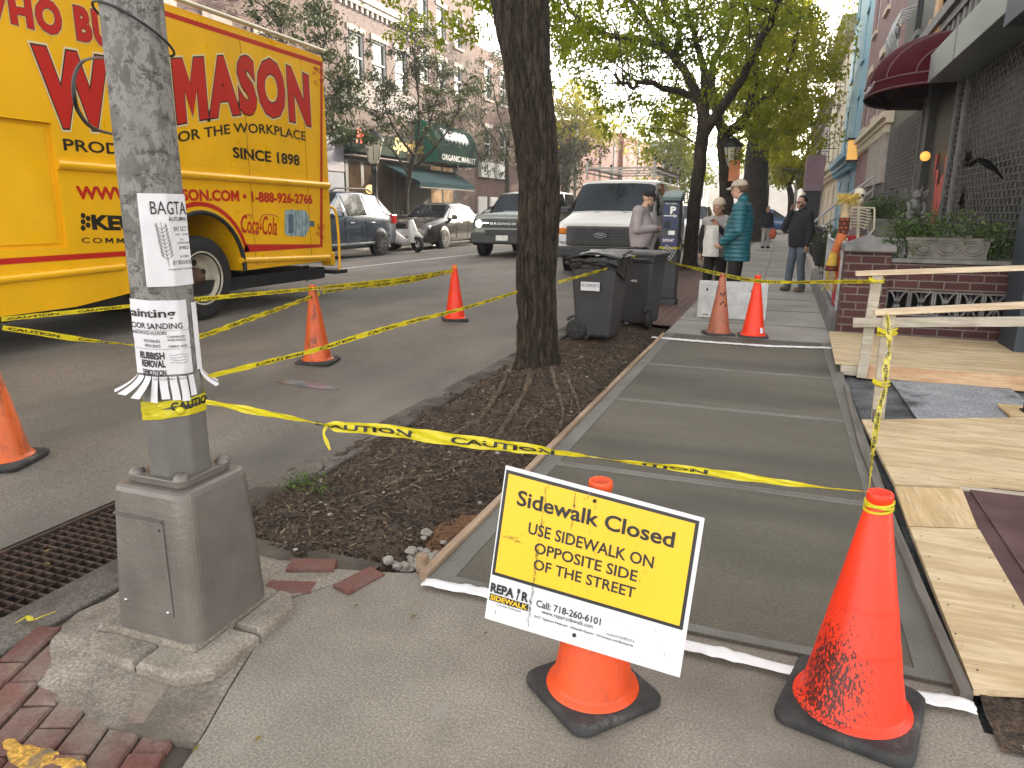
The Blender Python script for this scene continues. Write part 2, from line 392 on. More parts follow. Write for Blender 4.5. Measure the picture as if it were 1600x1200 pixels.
blob('cement_skim',[(-2.36,1.62),(-2.12,1.36),(-1.86,1.30),(-1.60,1.30),(-1.40,1.34),(-1.45,1.62),(-1.55,1.9),(-1.65,2.16),(-1.5,2.29),(-1.75,2.36),(-2.2,2.3),(-2.36,2.1)],.007,skim)
# soil bed
TREE=(-1.93,6.0)
def soilz(x,y):
    z=-.02+.035*nz((x*1.7,y*1.7,0))+.022*nz((x*5,y*5,4))+.014*nz((x*14,y*14,9))+.008*nz((x*34,y*34,2))
    d=sqrt((x-TREE[0])**2+(y-TREE[1])**2); z+=.13*math.exp(-(d/.42)**2)+.05*math.exp(-(d/.9)**2)
    z+=-.07*max(0,min(1,(x+1.62)/.3))                     # trench along the form
    z+=-.03*max(0,min(1,(2.62-y)/.25)); 
    if x<-2.3: z=lerp(z,-.012-.10*max(0,-2.46-x)+.045*nz((x*7,y*2.2,6))+.02*nz((x*20,y*9,6)),min(1,(-2.3-x)/.1))
    return z
sl=MB().grid(150,620,lambda u,v:(lerp(-2.60,-1.245,u),lerp(2.40,9.7,v),soilz(lerp(-2.60,-1.245,u),lerp(2.40,9.7,v))))
struct(sl.build('soil',soil_mat))
# mulch: nobody could count it
def mulchmat():
    m,t,b=_nodes('mulch'); geo=t.nodes.new('ShaderNodeNewGeometry')
    c=_ramp(t,geo.outputs['Random Per Island'],[(0,(.018,.012,.009)),(.6,(.055,.037,.025)),(.85,(.10,.068,.044)),(.95,(.17,.125,.075)),(1,(.27,.22,.15))])
    t.links.new(c,b.inputs['Base Color']); b.inputs['Roughness'].default_value=.95; return m
mm=MB(); r2=random.Random(3)
for i in range(10500):
    y=2.42+7.2*r2.random()**1.35; x=r2.uniform(-2.42,-1.27)+ (r2.gauss(0,.05) if r2.random()<.3 else 0)
    if x>-1.28 or x<-2.62: continue
    z=(soilz(max(x,-2.4),y) if x>-2.4 else .004)+r2.uniform(-.002,.008)
    L=r2.choice((.008,.012,.02,.03,.045))*r2.uniform(.6,1.2); wd=r2.uniform(.003,.009)
    M=Matrix.Translation((x,y,z))@Matrix.Rotation(r2.uniform(0,6.3),4,'Z')@Matrix.Rotation(r2.gauss(0,.35),4,'Y')@Matrix.Rotation(r2.gauss(0,.5),4,'X')
    mm.box(-L/2,L/2,-wd/2,wd/2,-.0025,.003,M)
tag(mm.build('mulch',mulchmat()),'dark shredded wood mulch scattered over the soil strip','mulch',kind='stuff')
gl=MB()
for i in range(620):                        # fallen locust leaflets on the pavement and road
    x=r2.uniform(-4.5,.6); y=r2.uniform(1.2,16)
    if -2.4<x<-1.25 and 2.4<y<9.6: z=soilz(x,y)+.008
    elif x<-2.62: z=roadz(x)+.005
    else: 
        if -1.28<x<.72 and y>2.2 and r2.random()<.9: continue
        z=.012
        if y<2.4: 
            if r2.random()<.5: continue
    s=r2.uniform(.008,.02); a=r2.uniform(0,6.3); c,q=cos(a)*s,sin(a)*s
    gl.add([(x-c,y-q,z),(x+q*.4,y-c*.4,z+.003),(x+c,y+q,z),(x-q*.4,y+c*.4,z+.002)],[(0,1,2,3)])
tag(gl.build('fallen_leaves',leafmat('fallen_leaf',(.10,.085,.03),(.20,.15,.04),(.28,.20,.05),.1)),'small yellow and brown leaflets fallen on soil and paving','leaves',kind='stuff')
# rubble
rubble=surf('rubble',(.22,.20,.17),(.38,.36,.33),8,.7,60)
def rock(mb,x,y,z,s,rr):
    b=bmesh.new(); bmesh.ops.create_icosphere(b,subdivisions=2,radius=s)
    o=rr.random()*50; M=Matrix.Rotation(rr.random()*6,3,'Z')
    vs=[]
    for v in b.verts:
        p=v.co.copy(); p*=1+.45*nz((p.x/s*1.1+o,p.y/s*1.1,p.z/s*1.1)); p.z*=.6; p=M@p; vs.append((x+p.x,y+p.y,z+p.z))
    fs=[tuple(v.index for v in f.verts) for f in b.faces]; b.free(); mb.add(vs,fs)
rk=MB()
for i in range(70):
    x=r2.gauss(-1.38,.05); y=2.5+abs(r2.gauss(0,.12)); 
    if x>-1.29: continue
    rock(rk,x,y,soilz(x,y)+.02+r2.random()*.03,r2.uniform(.008,.03),r2)
tag(rk.build('rubble',rubble),'grey broken concrete rubble beside the end of the wooden form','rubble',kind='stuff')
st=MB()
for i in range(38):
    x=r2.uniform(-2.38,-1.4); y=2.42+5*r2.random()**1.5; rock(st,x,y,soilz(x,y)+.004,r2.uniform(.005,.014),r2)
tag(st.build('pebbles',rubble),'small pale pebbles scattered through the soil strip','pebbles',kind='stuff')
# fresh slab
SX0,SX1,SY0,SY1=-1.245,.665,2.40,9.05
struct(MB().box(SX0,SX1,SY0,SY1,-.28,.012).build('fresh_slab',wet_slab))
tb=MB(); zt=.016
def strip(x0,x1,y0,y1,z=zt): tb.box(x0,x1,y0,y1,.0125,z)
strip(SX0,SX0+.10,SY0,SY1); strip(SX1-.115,SX1,SY0,SY1); strip(SX0+.10,SX1-.115,SY0,SY0+.05); strip(SX0+.10,SX1-.115,SY1-.07,SY1)
tb.build('slab_border',trowel); struct(bpy.data.objects['slab_border'])
jb=MB()
for y in (3.93,5.57,7.05):
    pr=[(-.034,.0125),(-.031,.0185),(-.010,.0185),(-.005,.0135),(.005,.0135),(.010,.0185),(.031,.0185),(.034,.0125)]
    for (a,za),(b,zb) in zip(pr,pr[1:]): jb.quad((SX0+.02,y+a,za),(SX1-.02,y+a,za),(SX1-.02,y+b,zb),(SX0+.02,y+b,zb))
struct(jb.build('slab_joint',trowel))
# pavement beyond
struct(MB().quad((-1.28,9.05,0),(.72,9.05,0),(.72,240,0),(-1.28,240,0)).build('far_sidewalk',far_walk))
struct(MB().quad((.72,10.6,-.004),(2.6,10.6,-.004),(2.6,240,-.004),(.72,240,-.004)).build('forecourt_paving',far_walk))
jm=MB()
for i,y in enumerate([10.3,11.9,13.5,15.1,16.7,18.3,20,22,24,26,28,31,34,38]): jm.box(-1.28,.72,y,y+.018,.0005,.004)
jm.box(-.3,-.285,9.05,40,.0006,.0035)
struct(jm.build('pavement_joint',mat('joint_dark',(.10,.095,.085),.95,0,.2,6)))
pav2=brick('brick_strip',(.15,.058,.045),(.11,.042,.034),(.23,.20,.17),'xy',.24,.12,.022,.6)
struct(MB().quad((-2.4,9.7,0),(-1.28,9.7,0),(-1.28,19.3,0),(-2.4,19.3,0)).build('brick_strip',pav2))
struct(MB().quad((-2.4,19.3,0),(-1.28,19.3,0),(-1.28,240,0),(-2.4,240,0)).build('tree_lawn',surf('dry_soil',(.09,.07,.05),(.2,.16,.12),2,.6,30)))
# timber forms and plastic
old_wood=mat('form_timber',(.30,.20,.13),.85,0,.3,3,col2=(.42,.31,.22),st=(6,.6,6),bump=.4,bscale=30)
wet_wood=mat('wet_timber',(.13,.115,.10),.8,0,.35,3,st=(6,.6,6),bump=.4,bscale=30)
f=thing('form_board','thin pale timber form board along the soil side of the fresh slab','board')
mb=MB(); n=40
for i in range(n):
    y0=lerp(2.40,8.9,i/n); y1=lerp(2.40,8.9,(i+1)/n); xa=-1.268+.008*nz((0,y0*.8,1)); xb=-1.268+.008*nz((0,y1*.8,1)); za=.035+.008*nz((0,y0,3)); zb_=.035+.008*nz((0,y1,3))
    mb.add([(xa-.018,y0,-.1),(xa+.018,y0,-.1),(xa+.018,y0,za),(xa-.018,y0,za),(xb-.018,y1,-.1),(xb+.018,y1,-.1),(xb+.018,y1,zb_),(xb-.018,y1,zb_)],[(3,2,6,7),(0,3,7,4),(1,5,6,2)]+([(0,1,2,3)] if i==0 else [])+([(4,7,6,5)] if i==n-1 else []))
mb.build('board',old_wood,f)
MB().box(-1.335,-1.29,2.46,2.50,-.1,.07).build('stake',old_wood,f,bevel=.003)
f=thing('form_board','dark damp timber form board along the building side of the fresh slab','board')
mb=MB(); pts=[g(1512,1078,.055),g(1440,920,.05),g(1385,790,.045),g(1345,690,.045),g(1322,600,.045)]
for a,b in zip(pts,pts[1:]): mb.bar((a.x+.0,a.y,.0),(b.x,b.y,.0),.036,.09)
mb.build('board',wet_wood,f)
MB().box(.735,.765,5.55,5.6,-.1,.12).build('stake',wet_wood,f,bevel=.003)
plast=mat('white_plastic',(.70,.71,.72),.45,0,.08,7,bump=.3,bscale=25,bdist=.01)
def pstrip(name,P,w,lab,seed,z=.02):
    mb=MB(); n=110; L=len(P)-1
    def ff(u,v):
        t=u*L; i=min(int(t),L-1); p=lerp(Vector(P[i]),Vector(P[i+1]),t-i)
        return (p.x+.006*nz((u*20,v*3,seed)), p.y+(v-.5)*w*(1+.3*nz((u*9,0,seed)))+.012*nz((u*14,0,seed+3)), z+.012*abs(nz((u*26,v*4,seed+5)))+.004*v)
    mb.grid(n,5,ff); return tag(mb.build(name,plast,solid=.001),lab,'plastic sheet')
a=[g(*p,.02) for p in ((662,910),(760,928),(860,952),(980,985),(1075,1010),(1200,1040),(1405,1082),(1525,1108))]
pstrip('plastic_sheet',[(p.x,p.y,0) for p in a],.055,'crumpled white plastic strip along the near edge of the fresh slab',2)
a=[g(*p,.02) for p in ((1018,527),(1100,534),(1200,541),(1302,544))]
pstrip('plastic_sheet',[(p.x,p.y,0) for p in a],.09,'white plastic strip across the far end of the fresh slab',11)
# loose bricks, scraps
for (px,py,a,lab) in ((487,880,.15,'loose red brick lying flat at the near end of the soil strip, nearest the pole'),(562,902,1.05,'loose red brick turned lengthwise at the soil edge, nearest the wooden form'),(452,912,.1,'sunken brick in the dirt just right of the pole footing')):
    p=g(px,py,.02); mb=MB(); brickbox(mb,0,0,.2,.095,0,0,.05); o=mb.build('loose_brick',paver,loc=(p.x,p.y,.018 if 'sunken' not in lab else .008)); o.rotation_euler=(.05,.03,a+.25)
    tag(o,lab,'brick')
# dirt, cement and cellar door on the building side
dz=lambda x,y:-.05+.03*nz((x*3,y*3,2))+.015*nz((x*9,y*9,5))
struct(MB().grid(60,150,lambda u,v:(lerp(.70,3.0,u),lerp(2.2,10.6,v),dz(lerp(.70,3.0,u),lerp(2.2,10.6,v)))).build('grey_dirt',gravel_dirt))
def cz(x,y): return -.012+.006*nz((x*4,y*4,2))
A=[g(1390,590),g(1560,588),g(1640,655),g(1435,655)]
struct(MB().grid(30,30,lambda u,v:(lambda p:(p.x,p.y,cz(p.x,p.y)))(lerp(lerp(A[3],A[2],u),lerp(A[0],A[1],u),v))).build('cement_bed',cement_bed))
cl=thing('cellar_door','maroon steel diamond-plate cellar door flush with the pavement','cellar door')
def platemat():
    m,t,b=_nodes('diamond_plate'); v=_coord(t); t.links.new(_ramp(t,_noise(t,v,5,6),[(.3,(.075,.032,.036)),(.7,(.14,.075,.078))]),b.inputs['Base Color'])
    b.inputs['Roughness'].default_value=.55; b.inputs['Metallic'].default_value=.3
    k=t.nodes.new('ShaderNodeTexChecker'); k.inputs['Scale'].default_value=42; mp=t.nodes.new('ShaderNodeMapping'); mp.inputs['Rotation'].default_value=(0,0,.78); t.links.new(v,mp.inputs[0]); t.links.new(mp.outputs[0],k.inputs[0])
    _bump(t,b,k.outputs['Fac'],.5,.004); return m
dpl=platemat()
MB().box(1.0,2.9,2.25,4.55,-.05,.012).build('frame',dpl,cl,bevel=.004)
MB().box(1.10,1.85,2.2,4.42,.0125,.026).build('leaf',dpl,cl,bevel=.003)
MB().box(1.87,2.62,2.2,4.42,.0125,.026).build('leaf',dpl,cl,bevel=.003)
tr=MB(); p=gr(478,601); 
tr.grid(24,8,lambda u,v:(p.x+lerp(-.34,.34,u),p.y+ (v-.5)*.16*(max(0,1-(2*u-1)**2))**.5*(1+.4*nz((u*7,v,2)))+.03*nz((u*5,0,1)),roadz(p.x+lerp(-.34,.34,u))+.004))
struct(tr.build('puddle',mat('oil_sheen',(.16,.17,.20),.12,0,.35,8)))
# ================================================================== SIGNAL POLE, FLYERS
PC=(-1.935,1.845)
def polemat():
    m,t,b=_nodes('weathered_pole_paint'); v=_coord(t)
    sp=t.nodes.new('ShaderNodeSeparateXYZ'); t.links.new(v,sp.inputs[0])
    base=_ramp(t,_noise(t,v,7,8,.65),[(.3,(.075,.071,.064)),(.5,(.115,.109,.099)),(.72,(.165,.157,.144))])
    v2=_coord(t,None,(1,1,.6)); 
    glue=_ramp(t,_noise(t,v2,14,8,.75),[(.47,(0,)*3),(.50,(1,)*3),(.56,(1,)*3),(.58,(0,)*3)])
    dark=_ramp(t,_noise(t,_coord(t,None,(1,1,2.2)),13,9,.8),[(.56,(0,)*3),(.585,(.85,)*3)])
    zf=_ramp(t,sp.outputs[2],[(.84,(0,)*3),(.90,(1,)*3)])                # old glue and paper only above the wrapped tape
    paint=_ramp(t,_noise(t,v,4,4),[(.3,(.10,.094,.085)),(.7,(.145,.137,.124))])
    c=_mix(t,dark,_mix(t,glue,base,(.205,.197,.183)),(.035,.033,.030))
    c=_mix(t,zf,paint,c)
    t.links.new(c,b.inputs['Base Color']); b.inputs['Roughness'].default_value=.62
    _bump(t,b,_noise(t,v,26,8,.7),.35,.01); return m
pole_m=polemat()
grey_cast=mat('grey_cast_paint',(.150,.137,.121),.42,.3,.10,5,col2=(.182,.167,.149),bump=.4,bscale=70,rvar=.1)
T=thing('signal_pole','battered grey octagonal steel pole on a tapered cast base, covered in old glue','pole',(PC[0],PC[1],0))
def octr(a,r): 
    k=(a-radians(-44)+pi/8)%(pi/4)-pi/8; return r*cos(pi/8)/cos(k)/cos(pi/8)
def pr(z): return lerp(.098,.088,(z-.6)/1.8)
mb=MB(); n=8
rings=[(.60,pr(.6)),(1.2,pr(1.2)),(2.0,pr(2)),(2.6,pr(2.6)),(5.2,.07)]
vs=[]
for z,r in rings:
    for j in range(n):
        a=radians(-44)+pi/8+j*pi/4; R=r/cos(pi/8); vs.append((R*cos(a),R*sin(a),z))
mb.add(vs,[(i*n+j,i*n+(j+1)%n,(i+1)*n+(j+1)%n,(i+1)*n+j) for i in range(len(rings)-1) for j in range(n)]+[tuple(range((len(rings)-1)*n,len(rings)*n))])
mb.build('shaft',pole_m,T,bevel=.008)
def rsq(h,rc,n=5):
    out=[]
    for cx,cy,a0 in ((h-rc,h-rc,0),(-h+rc,h-rc,90),(-h+rc,-h+rc,180),(h-rc,-h+rc,270)):
        for i in range(n+1):
            a=radians(a0+90*i/n); out.append((cx+rc*cos(a),cy+rc*sin(a)))
    return out
def loft(mb,rings,smooth=False,cap=(True,True)):
    n=len(rings[0]); vs=[p for r in rings for p in r]
    mb.add(vs,[(i*n+j,i*n+(j+1)%n,(i+1)*n+(j+1)%n,(i+1)*n+j) for i in range(len(rings)-1) for j in range(n)],smooth)
    if cap[0]: mb.add(rings[0],[tuple(range(n-1,-1,-1))])
    if cap[1]: mb.add(rings[-1],[tuple(range(n))])
    return mb
bx,by=.035,-.035
mb=MB(); R=[]
for z,h,rc,f in ((.065,.187,.05,1),(.10,.186,.05,.94),(.50,.168,.05,.14),(.552,.164,.05,.02),(.566,.157,.045,0),(.572,.146,.04,0)):
    R.append([(x+bx*f,y+by*f,z) for x,y in rsq(h,rc,6)])
loft(mb,R); mb.build('pedestal',grey_cast,T,bevel=.002)
mb=MB(); loft(mb,[[(x+.0,y+.0,z) for x,y in rsq(.122,.03,4)] for z in (.572,.60)]); mb.build('flange_plate',grey_cast,T,bevel=.004)
for sx,sy in ((1,1),(-1,1),(-1,-1),(1,-1)):
    MB().lathe([(0,.022),(.012,.021),(.022,.014),(.026,.004),(.028,0)],16).build('bolt',grey_cast,T,loc=(sx*.098,sy*.098,.600))
# access door on the street-side face towards the camera
def fpt(u,z): # point on the -Y face
    f=lerp(.94,.14,(z-.1)/.4); h=lerp(.186,.168,(z-.1)/.4); return Vector((u*h+bx*f, -h+by*f, z))
mb=MB(); q=[fpt(-.74,.15),fpt(.52,.15),fpt(.44,.47),fpt(-.78,.47)]; n=Vector((0,-1,.05)).normalized()
mb.add([p+n*.0005 for p in q]+[p+n*.006 for p in q],[(4,5,6,7),(0,1,5,4),(1,2,6,5),(2,3,7,6),(3,0,4,7)])
D=mb.build('access_door',grey_cast,T,bevel=.0015)
a,b=fpt(-.80,.478)+n*.006,fpt(.46,.478)+n*.006; MB().bar(a,b,.014,.005).build('drip_lip',grey_cast,D)
for u,z in ((-.60,.175),(.42,.165)):
    p=fpt(u,z)+n*.007; MB().ball(p,.007,10,6).build('screw',chrome,D)
p=fpt(.36,.445)+n*.0068; MB().lathe([(0,.0),(.005,.0)],12,Matrix.Translation(p)@Matrix.Rotation(pi/2,4,'X')).build('keyhole',black_ink,D)
mb=MB(); r=.5; 
pts=[(.1045*cos(radians(a))*1.02,.1045*sin(radians(a))*1.02,2.03-.06*sin(radians(a+30))) for a in range(0,370,10)]
mb.tube(pts,.004,6); mb.build('band',dark_metal,T)
mb=MB()
q=[(octr(radians(a),pr(1.72))+.0012,a) for a in (12,48)]
mb.add([(q[0][0]*cos(radians(12)),q[0][0]*sin(radians(12)),z) for z in (1.66,1.735)]+[(q[1][0]*cos(radians(48)),q[1][0]*sin(radians(48)),z) for z in (1.735,1.66)],[(0,3,2,1)])
mb.build('sticker',mat('teal_sticker',(.018,.065,.09),.5,0,.1,9),T)
# footing of chamfered cobbles
T2=thing('pole_footing','low ring of chamfered pale stone blocks round the pole base','footing',(-1.895,1.79,0))
def blk(mb,pts,h):
    n=len(pts); cx=sum(p[0] for p in pts)/n; cy=sum(p[1] for p in pts)/n
    loft(mb,[[(x,y,-.02) for x,y in pts],[(x,y,h-.018) for x,y in pts],[(lerp(x,cx,.08),lerp(y,cy,.08),h) for x,y in pts]])
light_stone=surf('pale_stone',(.165,.143,.116),(.30,.268,.225),6,.9,55,.92,(90,.3))
for pts in ([(-.275,-.19),(-.185,-.275),(.02,-.285),(.015,-.17),(-.17,-.17)],[(.03,-.285),(.21,-.29),(.295,-.22),(.295,.0),(.175,.0),(.175,-.17),(.025,-.17)],
            [(.295,.012),(.29,.20),(.22,.275),(.175,.275),(.175,.012)],[(-.275,-.18),(-.17,-.165),(-.17,.275),(-.22,.27),(-.28,.2)],[(-.165,.17),(.17,.17),(.17,.27),(-.165,.27)]):
    mb=MB(); blk(mb,pts,.042+rnd.uniform(-.006,.006)); mb.build('stone',light_stone,T2,bevel=.004)
MB().box(-.172,.172,-.172,.172,-.01,.066).build('mortar',light_stone,T2)
# wire coil
coil=thing('wire_coil','loop of dark grey wire hanging on the upper pole','wire',(PC[0],PC[1],0))
A=(-2.25,1.80); mb=MB()
for k,off in enumerate((0,.01,.018)):
    P=[onv(x-off*90,y+off*40,(PC[0]-.1,PC[1]-.1),(PC[0]+.0,PC[1]-.2)) for x,y in ((172,92),(150,90),(130,96),(118,116),(116,145),(124,175),(145,199),(176,209))]
    Q=[]
    for i in range(len(P)-1):
        for s in range(4): 
            t=s/4; p0=P[max(i-1,0)];p1=P[i];p2=P[i+1];p3=P[min(i+2,len(P)-1)]
            Q.append(.5*((2*p1)+(-p0+p2)*t+(2*p0-5*p1+4*p2-p3)*t*t+(-p0+3*p1-3*p2+p3)*t*t*t))
    Q.append(P[-1]); mb.tube([p-Vector((PC[0],PC[1],0)) for p in Q],.0042,6)
mb.build('wire',dark_metal,coil)
# flyers
def psurf(aD,z,off): 
    a=radians(aD); r=octr(a,pr(z))+off; return Vector((r*cos(a),r*sin(a),z))
def flyer(name,lab,a0,a1,z0,z1,texts,sd,tilt=0):
    F=thing(name,lab,'flyer',(PC[0],PC[1],0))
    mp=lambda u,v,o=.0025: psurf(lerp(a0,a1,u),lerp(z0,z1,v)+tilt*(u-.5),o+.0022*abs(nz((u*5,v*5,sd)))+.0016*abs(nz((u*13,v*13,sd))))
    MB().grid(40,24,lambda u,v:mp(u,v)).build('sheet',paper_white,F)
    ink=MB()
    for s,u0,u1,v0,v1,bold in texts: lettermesh(s,lambda u,v:mp(lerp(u0,u1,u),lerp(v0,v1,v),.0047),None,bold).build('lettering',black_ink,F)
    return F,mp,ink
ZF=lambda y:at(250,y,1.76).z
F,mp,ink=flyer('event_flyer','white event flyer with a sprig drawing, upper of the two on the pole',-68,44,ZF(449),ZF(302),
  [('BAGTA',.17,.80,.78,.92,.0),('AUTUMN SCH',.42,.95,.71,.755,.0),('SAT OCT 25',.50,.86,.60,.65,.0),('5:00 - 10:00 PM',.52,.86,.555,.575,0),('WITH',.60,.68,.50,.515,0),('DJ PERFORM',.55,.80,.455,.48,0),('BY MIZU',.58,.78,.40,.435,0),('& HYBRID',.58,.76,.31,.335,0),('BY ERIN ROSE PER',.42,.97,.235,.28,0),('OTHER ARTISTS TO BE ANNOUNCED',.34,.97,.175,.195,0)],3)
for k in range(9):
    t=k/8; v=lerp(.62,.30,t); c=.30+.05*t
    for sg in (-1,1):
        pts=[mp(c,v,.005)]+[mp(c+sg*(.075*s+.01*sin(s*3)),v+.045*s,.005) for s in (.4,.8,1)]
        ink.tube(pts,.0006,4)
        ink.tube([mp(c+sg*.07+.012*cos(q),v+.05+.018*sin(q),.005) for q in [i*.9 for i in range(8)]],.0006,4)
ink.tube([mp(.30+.06*t/10,lerp(.70,.22,t/10),.005) for t in range(11)],.0008,4)
ink.build('print',black_ink,F)
F,mp,ink=flyer('services_flyer','white services flyer with torn-off phone strips, below the event flyer',-128,0,ZF(585),ZF(470),
  [('P',.03,.10,.74,.86,.02),('ainting',.14,.80,.74,.88,.02),('FLOOR SANDING',.02,.88,.62,.70,.012),('HARDWOOD FLOORS',.10,.66,.545,.59,.01),('ROOFING',.32,.56,.44,.48,.008),('FENCING',.33,.56,.375,.415,.008),('CARPENTRY',.66,.92,.50,.53,.005),('SHEETROCK',.66,.92,.455,.485,.005),('CEMENT WORK',.66,.94,.37,.40,.005),
   ('RUBBISH',.22,.60,.21,.31,.035),('REMOVAL',.24,.60,.10,.20,.035),('DEMOLITION',.24,.60,-.01,.07,.03),('ALL TYPES OF CLEAN OUT',.10,.86,-.075,-.045,.0)],9,-.008)
for v in (.35,.60): ink.tube([mp(u/10,v,.005) for u in range(11)],.0005,4)
for u0,u1,v0,v1 in ((.66,.92,.16,.27),(.04,.12,.36,.50)): 
    for i in range(4): ink.tube([mp(lerp(u0,u1,s/4),lerp(v0,v1,i/3)+.01*sin(s*2+i),.005) for s in range(5)],.0005,4)
ink.build('print',black_ink,F)
for i in range(8):
    u0=i/8+.012; u1=(i+1)/8-.012; out=[.075,.07,.06,.02,.01,.012,.010,.012][i]; ln=[.055,.06,.07,.085,.075,.08,.085,.07][i]
    def fs(u,v,u0=u0,u1=u1,out=out,ln=ln,i=i):
        p=mp(lerp(u0,u1,u)+ (.01*sin(v*3+i)),-.03,.003); d=Vector((p.x,p.y,0)).normalized(); z=p.z-v*ln*(1-out*3.2*v*.5); q=p+d*(out*v*v**.4); q.z=z
        q+=Vector((0,0,0)); return q
    MB().grid(3,8,fs).build('tear_strip',paper_white,F)
F2,mp,ink=flyer('torn_flyer','edge of a torn white flyer on the right side of the pole',12,70,ZF(585),ZF(478),[],21)
for i in range(2):
    MB().grid(3,8,lambda u,v,i=i:(lambda p:p+Vector((p.x,p.y,0)).normalized()*.05*v*v+Vector((0,0,-.06*v)))(mp(lerp(.1+i*.45,.4+i*.45,u),.0,.003))).build('tear_strip',paper_white,F2)

# ================================================================== CONES
def conemat(name,col,dirt=0,scuff=None,seed=0,dcol=(.05,.035,.03)):
    m,t,b=_nodes(name); v=_coord(t)
    c=_ramp(t,_noise(t,v,3,5),[(.3,dk(col,.86)),(.7,dk(col,1.08))])
    c=_mix(t,_ramp(t,_noise(t,_coord(t,None,(3,3,1.2)),14,8,.8),[(.60,(0,)*3),(.68,(.35,)*3)]),c,dk(col,.55))
    c=_mix(t,_ramp(t,_noise(t,_coord(t,None,(1,1,3)),22,7,.8),[(.64,(0,)*3),(.70,(.3,)*3)]),c,(.75,.30,.2))
    if dirt:
        mp=t.nodes.new('ShaderNodeMapping'); mp.inputs['Location'].default_value=(seed,seed*2,seed); mp.inputs['Scale'].default_value=(1,1,.5); t.links.new(v,mp.inputs[0])
        c=_mix(t,_ramp(t,_noise(t,mp.outputs[0],11,8,.72),[(.52,(0,)*3),(.60,(dirt,)*3)]),c,dcol)
        c=_mix(t,_ramp(t,_noise(t,mp.outputs[0],3.5,6,.6),[(.45,(0,)*3),(.75,(dirt*.8,)*3)]),c,dk(col,.45))
    if scuff:
        ds=t.nodes.new('ShaderNodeVectorMath'); ds.operation='DISTANCE'; 
        mp=t.nodes.new('ShaderNodeMapping'); mp.inputs['Scale'].default_value=(1,1,.62); t.links.new(v,mp.inputs[0])
        t.links.new(mp.outputs[0],ds.inputs[0]); ds.inputs[1].default_value=(scuff[0],scuff[1],scuff[2]*.62)
        near=_ramp(t,ds.outputs['Value'],[(scuff[3]*.25,(1,)*3),(scuff[3],(0,)*3)])
        sp=_noise(t,_coord(t,None,(1,1,.35)),150,3,.7)
        ad=t.nodes.new('ShaderNodeMath'); ad.operation='MULTIPLY_ADD'; t.links.new(near,ad.inputs[0]); ad.inputs[1].default_value=.25; t.links.new(sp,ad.inputs[2])
        c=_mix(t,_ramp(t,ad.outputs[0],[(.68,(0,)*3),(.71,(.93,)*3)]),c,(.018,.014,.013))
    t.links.new(c,b.inputs['Base Color']); b.inputs['Roughness'].default_value=.42; b.inputs['Specular IOR Level'].default_value=.4
    _bump(t,b,_noise(t,v,18,4),.12,.004); return m
def rubbermat():
    m,t,b=_nodes('cone_rubber'); v=_coord(t)
    t.links.new(_ramp(t,_noise(t,v,9,8,.7),[(.35,(.014,.014,.015)),(.6,(.04,.04,.04)),(.78,(.15,.14,.125))]),b.inputs['Base Color'])
    b.inputs['Roughness'].default_value=.8; _bump(t,b,_noise(t,v,50,5),.3,.004); return m
cone_rub=rubbermat()
def cone(label,x,y,m,h=.72,r=.135,bs=.36,rz=0,z=0,tilt=(0,0),name='traffic_cone',worn=False,group='orange traffic cones'):
    T=thing(name,label,'traffic cone',(x,y,z),rz,group); T.rotation_euler=(tilt[0],tilt[1],rz)
    mb=MB(); n=bs/2; rc=.05
    loft(mb,[[(px,py,zz) for px,py in rsq(hh,rc,5)] for hh,zz in ((n-.006,0),(n,.006),(n,.024),(n-.012,.036))]); mb.build('base',cone_rub,T,bevel=.006)
    rt=.035; rr=lambda z: lerp(r,rt+.002,(z-.05)/(h-.1))
    prof=[(r+.022,.0365),(r+.020,.042),(r+.006,.046),(r,.058)]
    steps=[.2,.34,.36,.52,.54]
    for s in steps:
        zc=h*s; prof+=[(rr(zc-.004),zc-.004),(rr(zc)-.0015,zc)]
    prof+=[(rt+.002,h-.055),(rt-.003,h-.048),(rt-.003,h-.03),(rt+.001,h-.024),(rt+.001,h-.004),(rt-.002,h),(rt-.007,h-.001),(rt-.008,h-.10),(.055,h-.35)]
    mb=MB().lathe(prof,48); mb.build('cone_body',m,T); return T
fresh=conemat('cone_fresh_orange',(.86,.045,.012),.0)
scuffed=conemat('cone_scuffed_orange',(.86,.042,.012),0,(-.07,-.115,.14,.185))
oldor=conemat('cone_old_orange',(.62,.105,.022),.75,None,3)
signor=conemat('cone_sign_orange',(.74,.085,.018),.25,None,5)
brownc=conemat('cone_faded_brown',(.40,.125,.065),.8,None,8,(.11,.075,.06))
p=g(1328,1110); cone_r=cone('large red-orange cone with black scuffs low on its side, beside the plywood',p.x,p.y,scuffed,.725,.148,.385,radians(-14))
p=g(925,1082); SC=(p.x,p.y); cone('orange cone behind the sidewalk closed sign',p.x,p.y,signor,.725,.125,.335,radians(-40))
p=gr(497,566); CA=p; cone('dark-stained orange cone on the road behind the pole, tape tied to its top',p.x,p.y,oldor,.77,.135,.36,radians(12),p.z,(0,-.02))
p=gr(711,500); CB=p; cone('clean bright orange cone farther out on the road with doubled tape at its top',p.x,p.y,fresh,.76,.135,.36,radians(30),p.z)
p=gr(8,722); CL=p; cone('stained orange cone in the road just beyond the drain grate',p.x,p.y,conemat('cone_weathered_orange',(.66,.125,.028),.5,None,12),.76,.14,.36,radians(20),p.z,(0,-.03))
p=g(1122,523); cone('faded brownish cone with scrawled marks beyond the fresh slab',p.x,p.y,brownc,.76,.135,.36,radians(20))
o=bpy.data.objects[[o.name for o in S.objects if o.get('label','').startswith('faded brown')][0]]
mb=MB(); 
